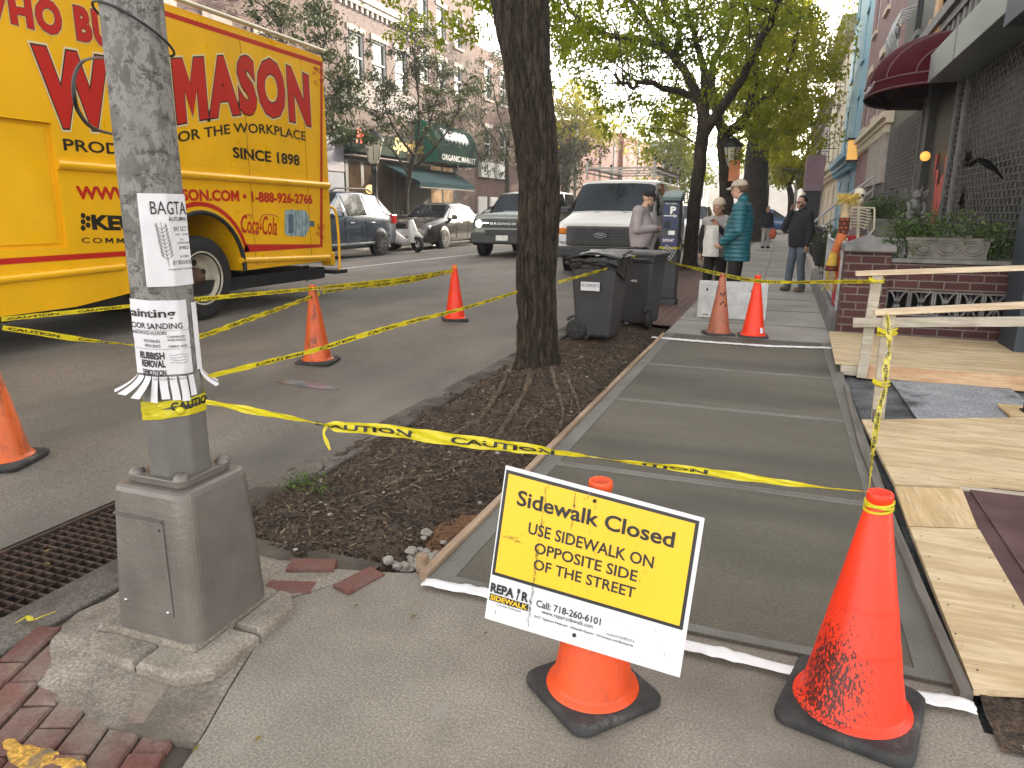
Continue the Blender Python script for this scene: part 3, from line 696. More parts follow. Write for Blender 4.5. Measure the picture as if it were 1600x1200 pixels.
for k,(u,zz) in enumerate(((-.3,.52),(0,.5),(.35,.53),(-.25,.40),(.1,.42),(.4,.38))):
    a=radians(-90)+u; rr=lerp(.135,.037,(zz-.05)/.66)+.002
    mb.tube([(rr*cos(a+.09*cos(q*1.7+k)),rr*sin(a+.09*cos(q*1.7+k)),zz+.02*sin(q*2.3+k)) for q in range(7)],.0035,4)
mb.build('scrawl',black_ink,o)
p=g(1176,527); CC=cone('bright clean cone with a small sticker at the far edge of the fresh slab',p.x,p.y,fresh,.76,.135,.36,radians(5))
MB().add([(.06,-.121,.075),(.095,-.098,.075),(.088,-.09,.14),(.055,-.112,.14)],[(0,1,2,3)]).xf(Matrix.Translation((.012,-.02,0))).build('sticker',paper_white,CC)

# ================================================================== SIDEWALK CLOSED SIGN
Q=[Vector(q) for q in ((-.7427,1.9658,.7263),(-.1306,1.9214,.6683),(-.1577,1.8267,.2164),(-.7719,1.8649,.2447))]
Q=[CAM+(q-CAM)*.972 for q in Q]; nrm=Vector((-.0512,-.9768,.2079))
SG=thing('sidewalk_closed_sign','white and yellow sidewalk closed sign hung askew on the front cone','sign',Q[3])
def sp(u,v,o=0.0): return lerp(lerp(Q[0],Q[1],u),lerp(Q[3],Q[2],u),v)+nrm*o-Q[3]
def signface(name,col1,scr):
    m,t,b=_nodes(name); v=_coord(t)
    c=_ramp(t,_noise(t,v,3,5),[(.3,dk(col1,.94)),(.7,col1)])
    s=_ramp(t,_noise(t,_coord(t,None,(22,22,1.1)),3.0,8,.85),[(.58,(0,)*3),(.66,(.8,)*3)])
    k=_ramp(t,_noise(t,_coord(t,None,(1,1,.3)),7,3,.5),[(.50,(.05,)*3),(.62,(1,)*3)])
    c=_mix(t,_mix(t,1.0,s,k,'MULTIPLY'),c,scr)
    t.links.new(c,b.inputs['Base Color']); b.inputs['Roughness'].default_value=.42; _bump(t,b,_noise(t,v,9,3),.1,.01); return m
sw_=signface('sign_white',(.70,.71,.73),(.12,.11,.10)); sy_=signface('sign_yellow',(.80,.50,.014),(.14,.10,.03)); sk_=signface('sign_black',(.014,.014,.015),(.2,.18,.15))
def panel(u0,v0,u1,v1,z0,z1,mb=None):
    mb=mb or MB(); a=[sp(u0,v1,z0),sp(u1,v1,z0),sp(u1,v0,z0),sp(u0,v0,z0)]; b=[sp(u0,v1,z1),sp(u1,v1,z1),sp(u1,v0,z1),sp(u0,v0,z1)]
    return mb.add(a+b,[(3,2,1,0),(4,5,6,7),(0,1,5,4),(1,2,6,5),(2,3,7,6),(3,0,4,7)])
panel(0,0,1,1,-.006,0).build('panel',sw_,SG,bevel=.0012)
def frame4(u0,v0,u1,v1,w,hh,z0,z1):
    mb=MB(); panel(u0,v0,u1,v0+hh,z0,z1,mb); panel(u0,v1-hh,u1,v1,z0,z1,mb); panel(u0,v0+hh,u0+w,v1-hh,z0,z1,mb); panel(u1-w,v0+hh,u1,v1-hh,z0,z1,mb); return mb
frame4(.008,.024,.980,.707,.0165,.0215,.0003,.0013).build('border',sk_,SG)
panel(.0245,.0455,.9635,.6855,.0003,.0012).build('yellow_field',sy_,SG)
def sline(s,u0,u1,v0,v1,bold=0,o=.0024,mbx=None,shear=0,spacing=1):
    q=lettermesh(s,lambda u,v:sp(lerp(u0,u1,u),lerp(v0,v1,v),o),mbx,bold,shear,spacing)
    if mbx is None: q.build('lettering',black_ink,SG)
sline('Sidewalk Closed',.089,.884,.228,.128,.022)
sline('USE SIDEWALK ON',.170,.805,.386,.310,.017); sline('OPPOSITE SIDE',.216,.740,.495,.424,.017); sline('OF THE STREET',.223,.742,.598,.529,.017)
sline('Call: 718-260-6101',.266,.600,.826,.780,.014); sline('www.repairsidewalk.com',.301,.565,.868,.832,.0); 
sline('DOT Violation Removals - Sidewalk Repairs - Driveways and Backyards',.264,.768,.902,.882,.01); sline('License # 2101905-DCA',.635,.773,.872,.853,0)
sline('Concrete Contractor',.057,.193,.893,.878,0)
mb=MB(); sline('REPA',.012,.142,.818,.757,.045,mbx=mb); sline('R',.185,.222,.818,.757,.045,mbx=mb); sline('I',.157,.170,.822,.765,.03,mbx=mb,shear=.2)
panel(.158,.748,.172,.775,.002,.003,mb); panel(.012,.829,.226,.873,.0003,.0012,mb); mb.build('logo',black_ink,SG)
mb=MB(); sline('SIDEWALK',.018,.222,.867,.833,.03,mbx=mb); mb.build('logo_lettering',sy_,SG)
sc=MB(); r=random.Random(77)
for k in range(330):
    w_=r.random()
    if w_<.62: u=.235+r.gauss(0,.0045); v=.03+.92*r.random()**.9
    elif w_<.76: u=.385+r.gauss(0,.003); v=.04+.3*r.random()
    elif w_<.88: u=.03+.10*r.random(); v=.44+r.gauss(0,.012)
    else: u=r.random(); v=.72+.25*r.random()
    if w_<.76 or w_>=.88: panel(u,v,u+r.uniform(.0006,.0016),min(.99,v+r.uniform(.004,.03)),.0014,.0017,sc)
    else: panel(u,v,u+r.uniform(.01,.03),v+r.uniform(.0008,.002),.0014,.0017,sc)
sc.build('scuff',mat('scuff_dark',(.05,.045,.035),.7,0,.3,9),SG)
for u,v in ((.484,.072),(.48,.934)): MB().ball(sp(u,v,.002),.006,10,6,(1,1,1)).build('screw',dark_metal,SG)
# ================================================================== CAUTION TAPE
def tapemat():
    m,t,b=_nodes('caution_tape'); v=_coord(t)
    t.links.new(_ramp(t,_noise(t,v,14,5),[(.3,(.62,.52,.02)),(.6,(.80,.70,.03)),(.8,(.86,.80,.16))]),b.inputs['Base Color'])
    b.inputs['Roughness'].default_value=.3; _bump(t,b,_noise(t,_coord(t,None,(1,1,4)),22,5),.5,.006)
    tr=t.nodes.new('ShaderNodeBsdfTranslucent'); tr.inputs[0].default_value=(.8,.68,.03,1)
    ms=t.nodes.new('ShaderNodeMixShader'); ms.inputs[0].default_value=.3
    t.links.new(b.outputs[0],ms.inputs[1]); t.links.new(tr.outputs[0],ms.inputs[2]); t.links.new(ms.outputs[0],t.nodes['Material Output'].inputs[0]); return m
tape_m=tapemat()
def crom(P,k):
    out=[]
    for i in range(len(P)-1):
        p0=P[max(i-1,0)];p1=P[i];p2=P[i+1];p3=P[min(i+2,len(P)-1)]
        for s in range(k):
            t=s/k; out.append(.5*((2*p1)+(-p0+p2)*t+(2*p0-5*p1+4*p2-p3)*t*t+(-p0+3*p1-3*p2+p3)*t*t*t))
    out.append(P[-1]); return out
def tape(label,P,wd,tw,seed=1,k=14,text=True,rough=.1,phase=0.0,name='caution_tape'):
    """P points, wd widths, tw twists (radians from upright) given at each point"""
    n=len(P); C=crom([Vector((p.x,p.y,p.z)) for p in P],k); Wd=crom([Vector((w*.78,t,0)) for w,t in zip(wd,tw)],k)
    L=[0]
    for a,b in zip(C,C[1:]): L.append(L[-1]+(b-a).length)
    frames=[]
    for i,p in enumerate(C):
        d=(C[min(i+1,len(C)-1)]-C[max(i-1,0)]).normalized(); up=Vector((0,0,1)); 
        if abs(d.z)>.85: up=Vector((.3,.95,0))
        s=d.cross(up).normalized(); u=s.cross(d); a=Wd[i].y+rough*nz((L[i]*6,seed,0))
        frames.append((p,(u*cos(a)+s*sin(a)),(s*cos(a)-u*sin(a)),max(.004,Wd[i].x)))
    def pos(s,v,o=0):
        s=max(0,min(L[-1]-1e-6,s)); lo,hi=0,len(L)-1
        while hi-lo>1:
            md=(lo+hi)//2
            if L[md]<=s: lo=md
            else: hi=md
        t=(s-L[lo])/max(1e-9,L[hi]-L[lo]); A,B=frames[lo],frames[hi]
        w=lerp(A[3],B[3],t); cr=.10*w*sin(v*9+s*40+seed)+.12*w*nz((s*25,v*4,seed))
        return lerp(A[0],B[0],t)+lerp(A[1],B[1],t)*((v-.5)*w)+lerp(A[2],B[2],t)*(cr+o)
    T=thing(name,label,'caution tape',P[0])
    o0=Vector(T.location)
    MB().grid(len(C)*2,5,lambda u,v:pos(u*L[-1],v)-o0).build('ribbon',tape_m,T)
    if text:
        s=.03-phase; 
        while s<L[-1]-.05:
            mb=MB()
            for o in (.003,-.003):
                vs,fs=text2d('CAUTION',.03); x0,x1,y0,y1=bbox2(vs); ln=.33
                q=[(s+ln*(x-x0)/(x1-x0),.25+.5*(y-y0)/(y1-y0)) for x,y in vs]
                if q and min(a for a,_ in q)>=0 and max(a for a,_ in q)<L[-1]-.01: mb.add([pos(a,b,o)-o0 for a,b in q],fs)
            s+=.46
            if mb.v: mb.build('lettering',black_ink,T)
    return T
def pxw(px,p): return px/FPX*((RM.transposed()@(p-CAM)).z*-1)
def tape_px(label,A,B,pts,seed=1,**kw):
    P=[onv(x,y,A,B) for x,y,w,t in pts]; wd=[pxw(w,p) for p,(x,y,w,t) in zip(P,pts)]
    return tape(label,P,wd,[t for *_,t in pts],seed,**kw)
kn=(PC[0]+.085,PC[1]-.055)
tape_px('long caution tape sagging from the pole to the scuffed cone',kn,(.31,2.16),
  [(322,628,10,.2),(345,632,12,.3),(400,643,16,.1),(450,652,13,.5),(500,662,12,1.1),(530,667,22,.2),(600,672,25,.05),(700,686,26,0),(800,698,24,.1),(880,708,16,.5),(940,716,7,1.2),(1000,724,12,.6),(1080,734,16,.2),(1160,745,17,.1),(1230,755,14,.4),(1300,763,9,.9),(1360,769,7,1.2)],2,phase=.1)
tape_px('thin caution tape from the pole along the soil strip to the near tree',(PC[0]+.09,PC[1]),(-2.12,5.95),
  [(318,590,9,.2),(380,575,11,.1),(440,560,10,.3),(500,545,10,.2),(560,526,11,.1),(640,503,10,.2),(720,483,8,.4),(808,456,7,.3)],5,phase=.2)
zt=lambda p,h:Vector((p.x,p.y,p.z+h))
tape_px('taut upper caution tape strung from the grate cone to the stained road cone',(CL.x,CL.y),(CA.x,CA.y),[(2,499,9,.2),(100,489,9,.1),(205,478,8,.3),(305,468,9,.1),(400,459,9,.3),(502,450,7,.2)],7)
tape_px('sagging lower caution tape strung from the grate cone to the stained road cone',(CL.x,CL.y),(CA.x,CA.y),[(4,512,10,.1),(60,520,11,.2),(110,528,11,.1),(170,535,6,1.0),(240,540,6,.9),(308,527,10,.2),(380,502,11,.2),(440,481,10,.4),(500,459,8,.2)],9)
tape_px('upper strand of the doubled caution tape between the two road cones',(CA.x,CA.y),(CB.x,CB.y),[(504,449,7,.2),(570,443,9,.2),(630,436,9,.3),(680,427,7,.5),(712,421,5,.3)],11)
tape_px('lower strand of the doubled caution tape between the two road cones',(CA.x+.02,CA.y-.03),(CB.x,CB.y),[(504,456,8,.3),(560,449,6,.9),(600,444,10,.2),(650,437,9,.3),(690,429,6,.8),(713,424,5,.4)],13)
# wraps
def wrap(label,c,zs,rf,w,seed,a0=0,turns=1,m=48,name='tape_wrap'):
    T=thing(name,label,'caution tape',(c[0],c[1],0))
    for i,(z,tl) in enumerate(zs):
        MB().grid(m,4,lambda u,v:(lambda a,zz:(rf(a,zz)*cos(a),rf(a,zz)*sin(a),zz))(a0+u*2*pi*turns, z+(v-.5)*w*(1+.25*nz((u*6,i,seed)))+tl*cos(u*2*pi)+.006*nz((u*5,v,seed+i)))).build('ribbon',tape_m,T)
    return T
tw=wrap('yellow caution tape wound several times round the pole above its base',PC,[(.852,.006),(.832,-.008),(.815,.007)],lambda a,z:octr(a,pr(z))+.004+.006*abs(nz((a*7,z*90,3))),.024,4)
ink=MB(); lettermesh('CAUTION',lambda u,v:(lambda a,z:Vector(((octr(a,pr(z))+.0085)*cos(a),(octr(a,pr(z))+.0085)*sin(a),z)))(lerp(radians(-50),radians(38),u),lerp(.832,.862,v)+.006*u),ink,.03); ink.build('lettering',black_ink,tw)
MB().ball((.085,-.06,.832),.016,10,7,(1.1,1.0,.9)).build('knot',tape_m,tw)
def ring(label,c,z,r,seed,n=4,name='tape_wrap'):
    T=thing(name,label,'caution tape',(c[0],c[1],z)); mb=MB()
    for i in range(n):
        mb.tube([((r+.003*nz((k,i,seed)))*cos(k*.4),(r+.003*nz((k,i,seed)))*sin(k*.4),(i-n/2)*.007+.006*sin(k*.4+i*2+seed)) for k in range(17)],[.0045]*17,5)
    mb.build('ribbon',tape_m,T); return T
ring('caution tape knotted round the top of the scuffed cone',(cone_r.location.x,cone_r.location.y),.69,.037,1)
ring('caution tape tied round the top of the stained road cone',(CA.x,CA.y),CA.z+.735,.037,2)
ring('caution tape tied round the top of the bright road cone',(CB.x,CB.y),CB.z+.74,.037,3,3)
# loose end hanging from the front tape
a=onv(512,662,kn,(.31,2.16)); tape('short loose end of tape hanging from the front caution tape',[a,a+Vector((-.01,-.01,-.03)),a+Vector((.0,-.01,-.06)),a+Vector((.012,-.012,-.085))],[.014,.012,.016,.008],[.3,1.2,.5,.9],3,6,text=False)
p=g(25,975,.0); z0=.004
tape('scrap of caution tape lying on the drain grate',[Vector((p.x,p.y,z0)),Vector((p.x+.03,p.y+.03,z0+.02)),Vector((p.x+.06,p.y+.02,z0+.015)),Vector((p.x+.12,p.y+.07,z0+.035))],[.015,.03,.025,.012],[1.2,1.0,1.5,1.1],4,8,text=False)
# ------------------------------------------------------------------ small things on the ground
pm_=surf('utility_paint',(.30,.17,.03),(.58,.33,.05),14,.6,60,.8,(80,.5),(9,(.16,.12,.08),.52,.60))
for k_,(px_,py_,rx_,ry_) in enumerate(((52,1182,.10,.045),(105,1196,.06,.03),(20,1165,.04,.02))):
    p=g(px_,py_,.0); blob('paint_mark',[(p.x+rx_*cos(a_*.7),p.y+ry_*sin(a_*.7)) for a_ in range(9)],.007,pm_,.02,6)
sand_=surf('reddish_sand',(.085,.040,.018),(.17,.085,.040),7,.8,70,.95,(90,.5))
def sandf(u,v):
    c=g(715,825,-.05); a=u*2*pi; r_=v*(1+.35*nz((cos(a)*1.6,sin(a)*1.6,4))); x=c.x+.13*r_*cos(a)+.02; y=c.y+.30*r_*sin(a); x=min(x,-1.292); return (x,y,soilz(x,y)+.010*(1-v)+.004)
struct(MB().grid(40,12,sandf).build('sand_patch',sand_))
# ================================================================== PLYWOOD RAMPS AND RAILS
def plymat(name,a,b_,rot=False,knots=True):
    m,t,b=_nodes(name); st=(1.2,9,9) if not rot else (9,1.2,9); v=_coord(t,None,st)
    wv=_noise(t,v,1.6,7,.62)
    c=_ramp(t,wv,[(.30,dk(a,.90)),(.45,a),(.58,b_),(.72,dk(a,.97))])
    fine=_ramp(t,_noise(t,_coord(t,None,(3,60,60) if not rot else (60,3,60)),2,5,.7),[(.35,(.82,)*3),(.65,(1.08,)*3)])
    c=_mix(t,1.0,c,fine,'MULTIPLY')
    c=_mix(t,_ramp(t,_noise(t,_coord(t),2.6,7,.65),[(.50,(0,)*3),(.72,(.45,)*3)]),c,dk(a,.62))
    if knots: c=_mix(t,_ramp(t,_noise(t,_coord(t),5,5,.6),[(.66,(0,)*3),(.74,(.6,)*3)]),c,dk(a,.45))
    t.links.new(c,b.inputs['Base Color']); b.inputs['Roughness'].default_value=.75; _bump(t,b,wv,.15,.004); return m
ply=plymat('plywood',(.50,.37,.21),(.64,.51,.33)); ply2=plymat('plywood_tan',(.52,.37,.19),(.64,.48,.28),True)
deal=plymat('new_lumber',(.55,.42,.28),(.68,.56,.40)); redlum=plymat('reddish_lumber',(.52,.31,.17),(.62,.42,.26)); greylum=plymat('weathered_lumber',(.40,.35,.27),(.52,.47,.38))
def slab4(mb,c,z0,z1,bow=0):
    n=10; 
    for k,(zz,fl) in enumerate(((z1,0),(z0,1))):
        mb.grid(n,n,lambda u,v:(lambda p:(p.x,p.y,zz+bow*(sin(u*5+v*2)*.5)))(lerp(lerp(c[0],c[1],u),lerp(c[3],c[2],u),v)))
    for a,b in ((0,1),(1,2),(2,3),(3,0)): 
        A,B=c[a],c[b]; mb.quad((A.x,A.y,z0+ -abs(bow)),(B.x,B.y,z0-abs(bow)),(B.x,B.y,z1+abs(bow)*.2),(A.x,A.y,z1+abs(bow)*.2))
    return mb
def screws(T,c,z,n):
    mb=MB(); rs=random.Random(n)
    for i in range(n):
        for v in (.07,.93): 
            p=lerp(lerp(c[0],c[1],(i+.5)/n),lerp(c[3],c[2],(i+.5)/n),v); mb.lathe([(.004,.0),(.003,.0012),(0,.0008)],10,Matrix.Translation((p.x+rs.uniform(-.02,.02),p.y,z+.0035)))
    mb.build('screws',dark_metal,T)
zd=.10
D0=[g(1305,566,zd),Vector((3.0,g(1305,566,zd).y+.05,0)),Vector((3.0,9.42,0)),Vector((g(1300,531,zd).x,9.42,0))]
RP=thing('plywood_ramp','raised plywood landing on new lumber joists in front of the brick wall','ramp',(0,0,0))
slab4(MB(),D0,zd-.018,zd).build('deck',ply,RP)
ya=D0[0].y
MB().box(.84,3.0,ya-.045,ya-.004,-.03,.098).build('front_joist',redlum,RP,bevel=.004)
MB().box(.645,.835,ya-.04,ya-.0,-.01,.08).build('end_block',greylum,RP,bevel=.004)
MB().box(.66,.70,ya+.03,9.4,-.02,.08).build('side_joist',greylum,RP,bevel=.004)
c=[g(1398,757,.03),g(1650,764,.03),g(1660,652,.03),g(1346,656,.03)]
P2=thing('plywood_sheet','wide pale plywood sheet crossing from slab to shop, behind the scuffed cone','plywood')
slab4(MB(),c,.012,.032,.003).build('sheet',ply,P2); screws(P2,c,.032,7)
MB().box(1.05,2.6,4.34,4.40,-.03,.0275).build('batten',greylum,P2,bevel=.003)
c=[g(1420,822,.035),g(1528,826,.035),g(1503,764,.035),g(1398,760,.035)]
P3=thing('plywood_sheet','short tan plywood strip between the two larger sheets','plywood'); slab4(MB(),c,.018,.036,.002).build('sheet',ply2,P3)
c=[g(1521,1078,.04),g(1680,1085,.04),g(1530,828,.04),g(1421,824,.04)]
P4=thing('plywood_sheet','long pale plywood plank nearest the camera along the slab edge','plywood'); slab4(MB(),c,.022,.042,.002).build('sheet',ply,P4); screws(P4,[c[1],c[2],c[3],c[0]],.042,6)
wetd=MB().grid(60,20,lambda u,v:(lerp(.72,1.6,u),lerp(2.12,2.42,v),.012+.03*nz((u*6,v*3,1))*min(1,v*8)*min(1,(1-v)*9)+.008*nz((u*30,v*12,4))))
struct(wetd.build('damp_soil',soil_mat))
p=g(1585,640,.03); P5=thing('plywood_offcut','small plywood offcut under the bollard foot','plywood',(p.x,p.y,0)); MB().box(-.06,.5,-.14,.22,-.0,.02).build('sheet',ply2,P5,bevel=.002)
BO=thing('bollard','grey steel post standing at the right edge by the ramp','post',(p.x+.10,p.y+.02,.02)); MB().lathe([(0,.75),(.028,.745),(.03,.73),(.03,.14),(.04,.135),(.04,0)],20).build('post',dark_metal,BO); MB().box(-.05,.05,-.05,.05,0,.012).build('foot',dark_metal,BO)
# railings
yr=ya-.065
R1=thing('handrail','pale lumber handrail with two planks and a leaning post on the raised landing','railing')
a=at(1337,424,yr); b=at(1600,415,yr); b=lerp(a,b,1.25); MB().bar(a+Vector((0,0,-.02)),b+Vector((0,0,-.02)),.09,.042).build('top_rail',deal,R1,bevel=.004)
a=at(1332,503,yr); b=at(1600,501,yr); b=lerp(a,b,1.25); MB().bar(a+Vector((0,-.055,0)),b+Vector((0,-.055,0)),.036,.085).build('lower_rail',greylum,R1,bevel=.004)
a=at(1346,590,yr); b=at(1371,430,yr); MB().bar(a,b,.09,.04,(0,1,0)).build('post',greylum,R1,bevel=.004)
yn=5.72
R2=thing('handrail','nearer pale lumber handrail, its post wound with caution tape','railing')
a=at(1366,484,yn); b=at(1600,472,yn); b=lerp(a,b,1.3); MB().bar(a+Vector((0,0,-.02)),b+Vector((0,0,-.02)),.09,.04).build('top_rail',deal,R2,bevel=.004)
pa=at(1370,662,yn); pb_=at(1390,486,yn); MB().bar(pa,pb_-Vector((0,0,.025)),.085,.04,(0,1,0)).build('post',greylum,R2,bevel=.004)
# twisted vertical tape from cone to rail post
C0=Vector((cone_r.location.x-.02,cone_r.location.y+.02,.71))
pts=[(1358,765,6,0),(1366,690,13,.8),(1374,640,10,1.8),(1384,600,12,.4),(1384,575,14,1.2),(1390,540,12,.3),(1388,515,10,1.2),(1386,490,8,.3)]
Tt=[]
for x,y,w,t in pts:
    f=(765-y)/(765-490); Y=lerp(C0.y,yn-.03,f**.9); Tt.append((at(x,y,Y),w,t))
tape('twisted caution tape rising from the scuffed cone to the nearer rail post',[q[0] for q in Tt],[pxw(q[1],q[0]) for q in Tt],[q[2] for q in Tt],15,rough=.9,phase=.05)
def barwrap(label,c,w,h,n,seed):
    T=thing('tape_wrap',label,'caution tape',c); mb=MB()
    for i in range(n):
        mb.tube([((w+.006*nz((k,i,seed)))*cos(k*.52),(h+.006*nz((k,i,seed+4)))*sin(k*.52),(i-n/2)*.012+.01*sin(k*.52+i*2.1+seed)) for k in range(13)],.007,5)
    mb.build('ribbon',tape_m,T)
    tape_=MB().grid(12,3,lambda u,v:(-w*1.05+.03*sin(u*3)-.01+.06*u,-h-.02-.02*sin(u*5),.02-.05*u+(v-.5)*.03)); tape_.build('loose_end',tape_m,T); return T
barwrap('knotted caution tape round the nearer rail post',lerp(pb_,pa,.17),.062,.04,4,1)
barwrap('small bow of caution tape lower on the nearer rail post',lerp(pb_,pa,.62),.055,.035,2,6)
barwrap('caution tape tied at the top of the landing rail post',lerp(at(1371,430,yr),at(1346,590,yr),.05),.06,.035,3,9)
# ================================================================== BRICK PILLAR AND FRONT WALL
FY=9.5
red_brick=brick('red_wall_brick',(.105,.034,.031),(.070,.022,.021),(.20,.17,.155),'xz',.26,.092,.016,.5,.3)
red_brick_y=brick('red_wall_brick_side',(.105,.034,.031),(.070,.022,.021),(.20,.17,.155),'yz',.26,.092,.016,.5,.3)
WL=thing('front_wall','low red brick wall with pierced grey concrete blocks, beside the landing','wall',(0,0,0))
x0=at(1310,500,FY).x; x1=at(1380,500,FY).x; zp=at(1350,393,FY).z
PL=thing('brick_pillar','red brick pillar with a grey pyramid cap at the corner of the yard','pillar',(0,0,0))
def brickbox_(mb_xz,mb_yz,xa,xb,ya,yb,za,zb):
    mb_xz.quad((xa,ya,za),(xb,ya,za),(xb,ya,zb),(xa,ya,zb)).quad((xb,yb,za),(xa,yb,za),(xa,yb,zb),(xb,yb,zb)).quad((xa,ya,zb),(xb,ya,zb),(xb,yb,zb),(xa,yb,zb))
    mb_yz.quad((xa,yb,za),(xa,ya,za),(xa,ya,zb),(xa,yb,zb)).quad((xb,ya,za),(xb,yb,za),(xb,yb,zb),(xb,ya,zb))
m1,m2=MB(),MB(); brickbox_(m1,m2,x0,x1,FY,FY+.38,-.06,zp); m1.build('brickwork',red_brick,PL); m2.build('brick_side',red_brick_y,PL)
cx,cyy=(x0+x1)/2,FY+.19; hw=(x1-x0)/2+.035; za=at(1350,366,FY+.19).z
mb=MB(); loft(mb,[[(cx+sx*h,cyy+sy*h,z) for sx,sy in ((1,1),(-1,1),(-1,-1),(1,-1))] for h,z in ((hw-.02,zp-.005),(hw,zp+.01),(hw,zp+.07),(.012,za))]); mb.build('cap',stone_grey,PL,bevel=.006)
xe=2.5; zc=at(1450,412,FY).z; zb1=at(1470,457,FY).z; zb0=at(1470,497,FY).z
m1,m2=MB(),MB(); brickbox_(m1,m2,x1+.002,xe,FY+.06,FY+.26,-.06,zb0-.003); m1.build('brickwork',red_brick,WL)
m1,m2=MB(),MB(); brickbox_(m1,m2,x1+.002,xe,FY+.06,FY+.26,zb1+.003,zc); m1.build('brickwork',red_brick,WL)
MB().box(x1+.004,xe,FY+.02,FY+.30,zc+.001,zc+.05).build('coping',stone_grey,WL,bevel=.008)
MB().box(x1+.002,xe,FY+.20,FY+.22,zb0,zb1).build('backing',mat('void_dark',(.012,.012,.014),1,0,.3,4),WL)
nb=5; bw=(xe-x1-.01)/nb
for i in range(nb):
    xa=x1+.006+i*bw; xb=xa+bw-.006; h=zb1-zb0; mb=MB(); y0=FY+.055; y1=FY+.15; e=.018
    mb.box(xa,xb,y0,y1,zb0,zb0+e); mb.box(xa,xb,y0,y1,zb1-e,zb1); mb.box(xa,xa+e,y0,y1,zb0+e,zb1-e); mb.box(xb-e,xb,y0,y1,zb0+e,zb1-e)
    cx_=(xa+xb)/2
    for sx in (-1,1):
        for sg in (-1,1):
            P=[]
            for k in range(9):
                a=k/8*pi/2; P.append(Vector((cx_+sx*(bw/2-.02)*(1-sin(a)), (y0+y1)/2, (zb0 if sg<0 else zb1)-sg*(.012+(h-.024)*(1-cos(a))*1.0))))
            for p,q in zip(P,P[1:]): mb.bar(p,q,.07,.016,(0,1,0) if False else (0,0,1))
    mb.build('pierced_block',stone_grey,WL)
# ================================================================== YARD: KERB, FENCES, PLANTERS
xf_=.74
KB=thing('yard_kerb','low dark stone kerb under the white yard fence','kerb'); MB().box(xf_-.07,xf_+.12,FY+.42,17,-.05,.30).build('kerb_stone',stone_grey,KB,bevel=.02)
rail_w=mat('white_iron',(.46,.47,.48),.5,.2,.25,6)
def fence(label,A,B,z0,z1,n,name='iron_fence'):
    T=thing(name,label,'fence',A); A=Vector(A);B=Vector(B); d=B-A
    MB().bar(Vector((0,0,z1)),d+Vector((0,0,z1)),.04,.03).build('top_rail',rail_w,T); MB().bar(Vector((0,0,z0+.06)),d+Vector((0,0,z0+.06)),.03,.02).build('bottom_rail',rail_w,T)
    mb=MB()
    for i in range(1,n): p=d*(i/n); mb.bar(p+Vector((0,0,z0+.07)),p+Vector((0,0,z1-.015)),.018,.018)
    mb.build('pickets',rail_w,T)
    for q in (0,1): p=d*q; MB().bar(p+Vector((0,0,z0)),p+Vector((0,0,z1+.07)),.045,.045).build('post',rail_w,T,bevel=.004)
    return T
fence('white iron fence along the pavement with a scarecrow tied to it',(xf_,FY+.45,.295),(xf_,13.2,.295),.0,.80,28)
fence('white iron fence crossing the yard behind the brick pillar',(xf_+.1,11.0,0),(2.3,11.0,0),.3,1.17,12)
for i,(yy) in enumerate((10.0,)):
    MB().box(xf_+.12,2.5,yy-.02,10.6,-.05,.03).build('yard_floor',far_walk); struct(bpy.data.objects['yard_floor'])
planter_st=surf('planter_stone',(.085,.08,.07),(.19,.18,.16),6,.8,40,.92)
def planter(label,c,w,d,h,relief=True):
    T=thing('planter',label,'planter',c)
    mb=MB(); loft(mb,[[(sx*w/2*s,sy*d/2*s,z) for sx,sy in ((1,1),(-1,1),(-1,-1),(1,-1))] for s,z in ((.93,0),(.95,h*.12),(.92,h*.16),(.98,h*.84),(1.03,h*.86),(1.03,h),(.95,h),(.93,h-.03))],cap=(True,True)); mb.build('trough',planter_st,T,bevel=.005)
    if relief:
        mb=MB()
        for k in (-1,0,1):
            for r in (.08,.045):
                mb.tube([(k*w*.29+r*1.5*cos(a*.45),-d/2*.955-.004,h*.5+r*.9*sin(a*.45)) for a in range(15)],.009,6)
            mb.tube([(k*w*.29+.09+.05*cos(a*.5),-d/2*.955-.004,h*.5+.05*sin(a*.7)) for a in range(9)],.007,5)
        mb.build('relief',planter_st,T)
    return T
shrub_leaf=leafmat('shrub_leaf',(.028,.06,.018),(.055,.105,.026),(.12,.17,.045),.25,3)
def plant(label,c,w,d,h,n,ls=.035,name='shrub',m=None,seed=1,droop=.3):
    T=thing(name,label,'plant',c); r=random.Random(seed); st=MB(); lf=MB()
    for i in range(max(14,n//26)):
        x=r.uniform(-w/2,w/2); y=r.uniform(-d/2,d/2); hh=h*r.uniform(.45,1.05)*(1-.5*abs(x/w))
        P=[Vector((x*.9,y*.9,-.03)),Vector((x+r.gauss(0,.03),y+r.gauss(0,.03),hh*.55)),Vector((x+r.gauss(0,.09),y+r.gauss(0,.07)-.03,hh*(1-droop*r.random())))]
        st.tube(P,[.004,.003,.0015],4)
        for k in range(26):
            t=r.uniform(.15,1); p=lerp(P[0],P[1],t*2) if t<.5 else lerp(P[1],P[2],t*2-1)
            p=p+Vector((r.gauss(0,.04),r.gauss(0,.04),r.gauss(0,.03))); leaf(lf,p,ls*r.uniform(.6,1.3),r)
    st.build('stem',mat('stem_green',(.05,.06,.025),.8,0,.3,8),T); lf.build('foliage',m or shrub_leaf,T); return T
def leaf(mb,p,s,r,droop=0.0):
    a=r.uniform(0,2*pi); b=r.gauss(-.2-droop,.6); d=Vector((cos(a)*cos(b),sin(a)*cos(b),sin(b)))
    q=d.orthogonal().normalized(); c=r.uniform(0,6.3); w=q*cos(c)+d.cross(q)*sin(c)
    mb.add([p,p+d*s*.45+w*s*.24,p+d*s,p+d*s*.5-w*s*.24],[(0,1,2,3)])
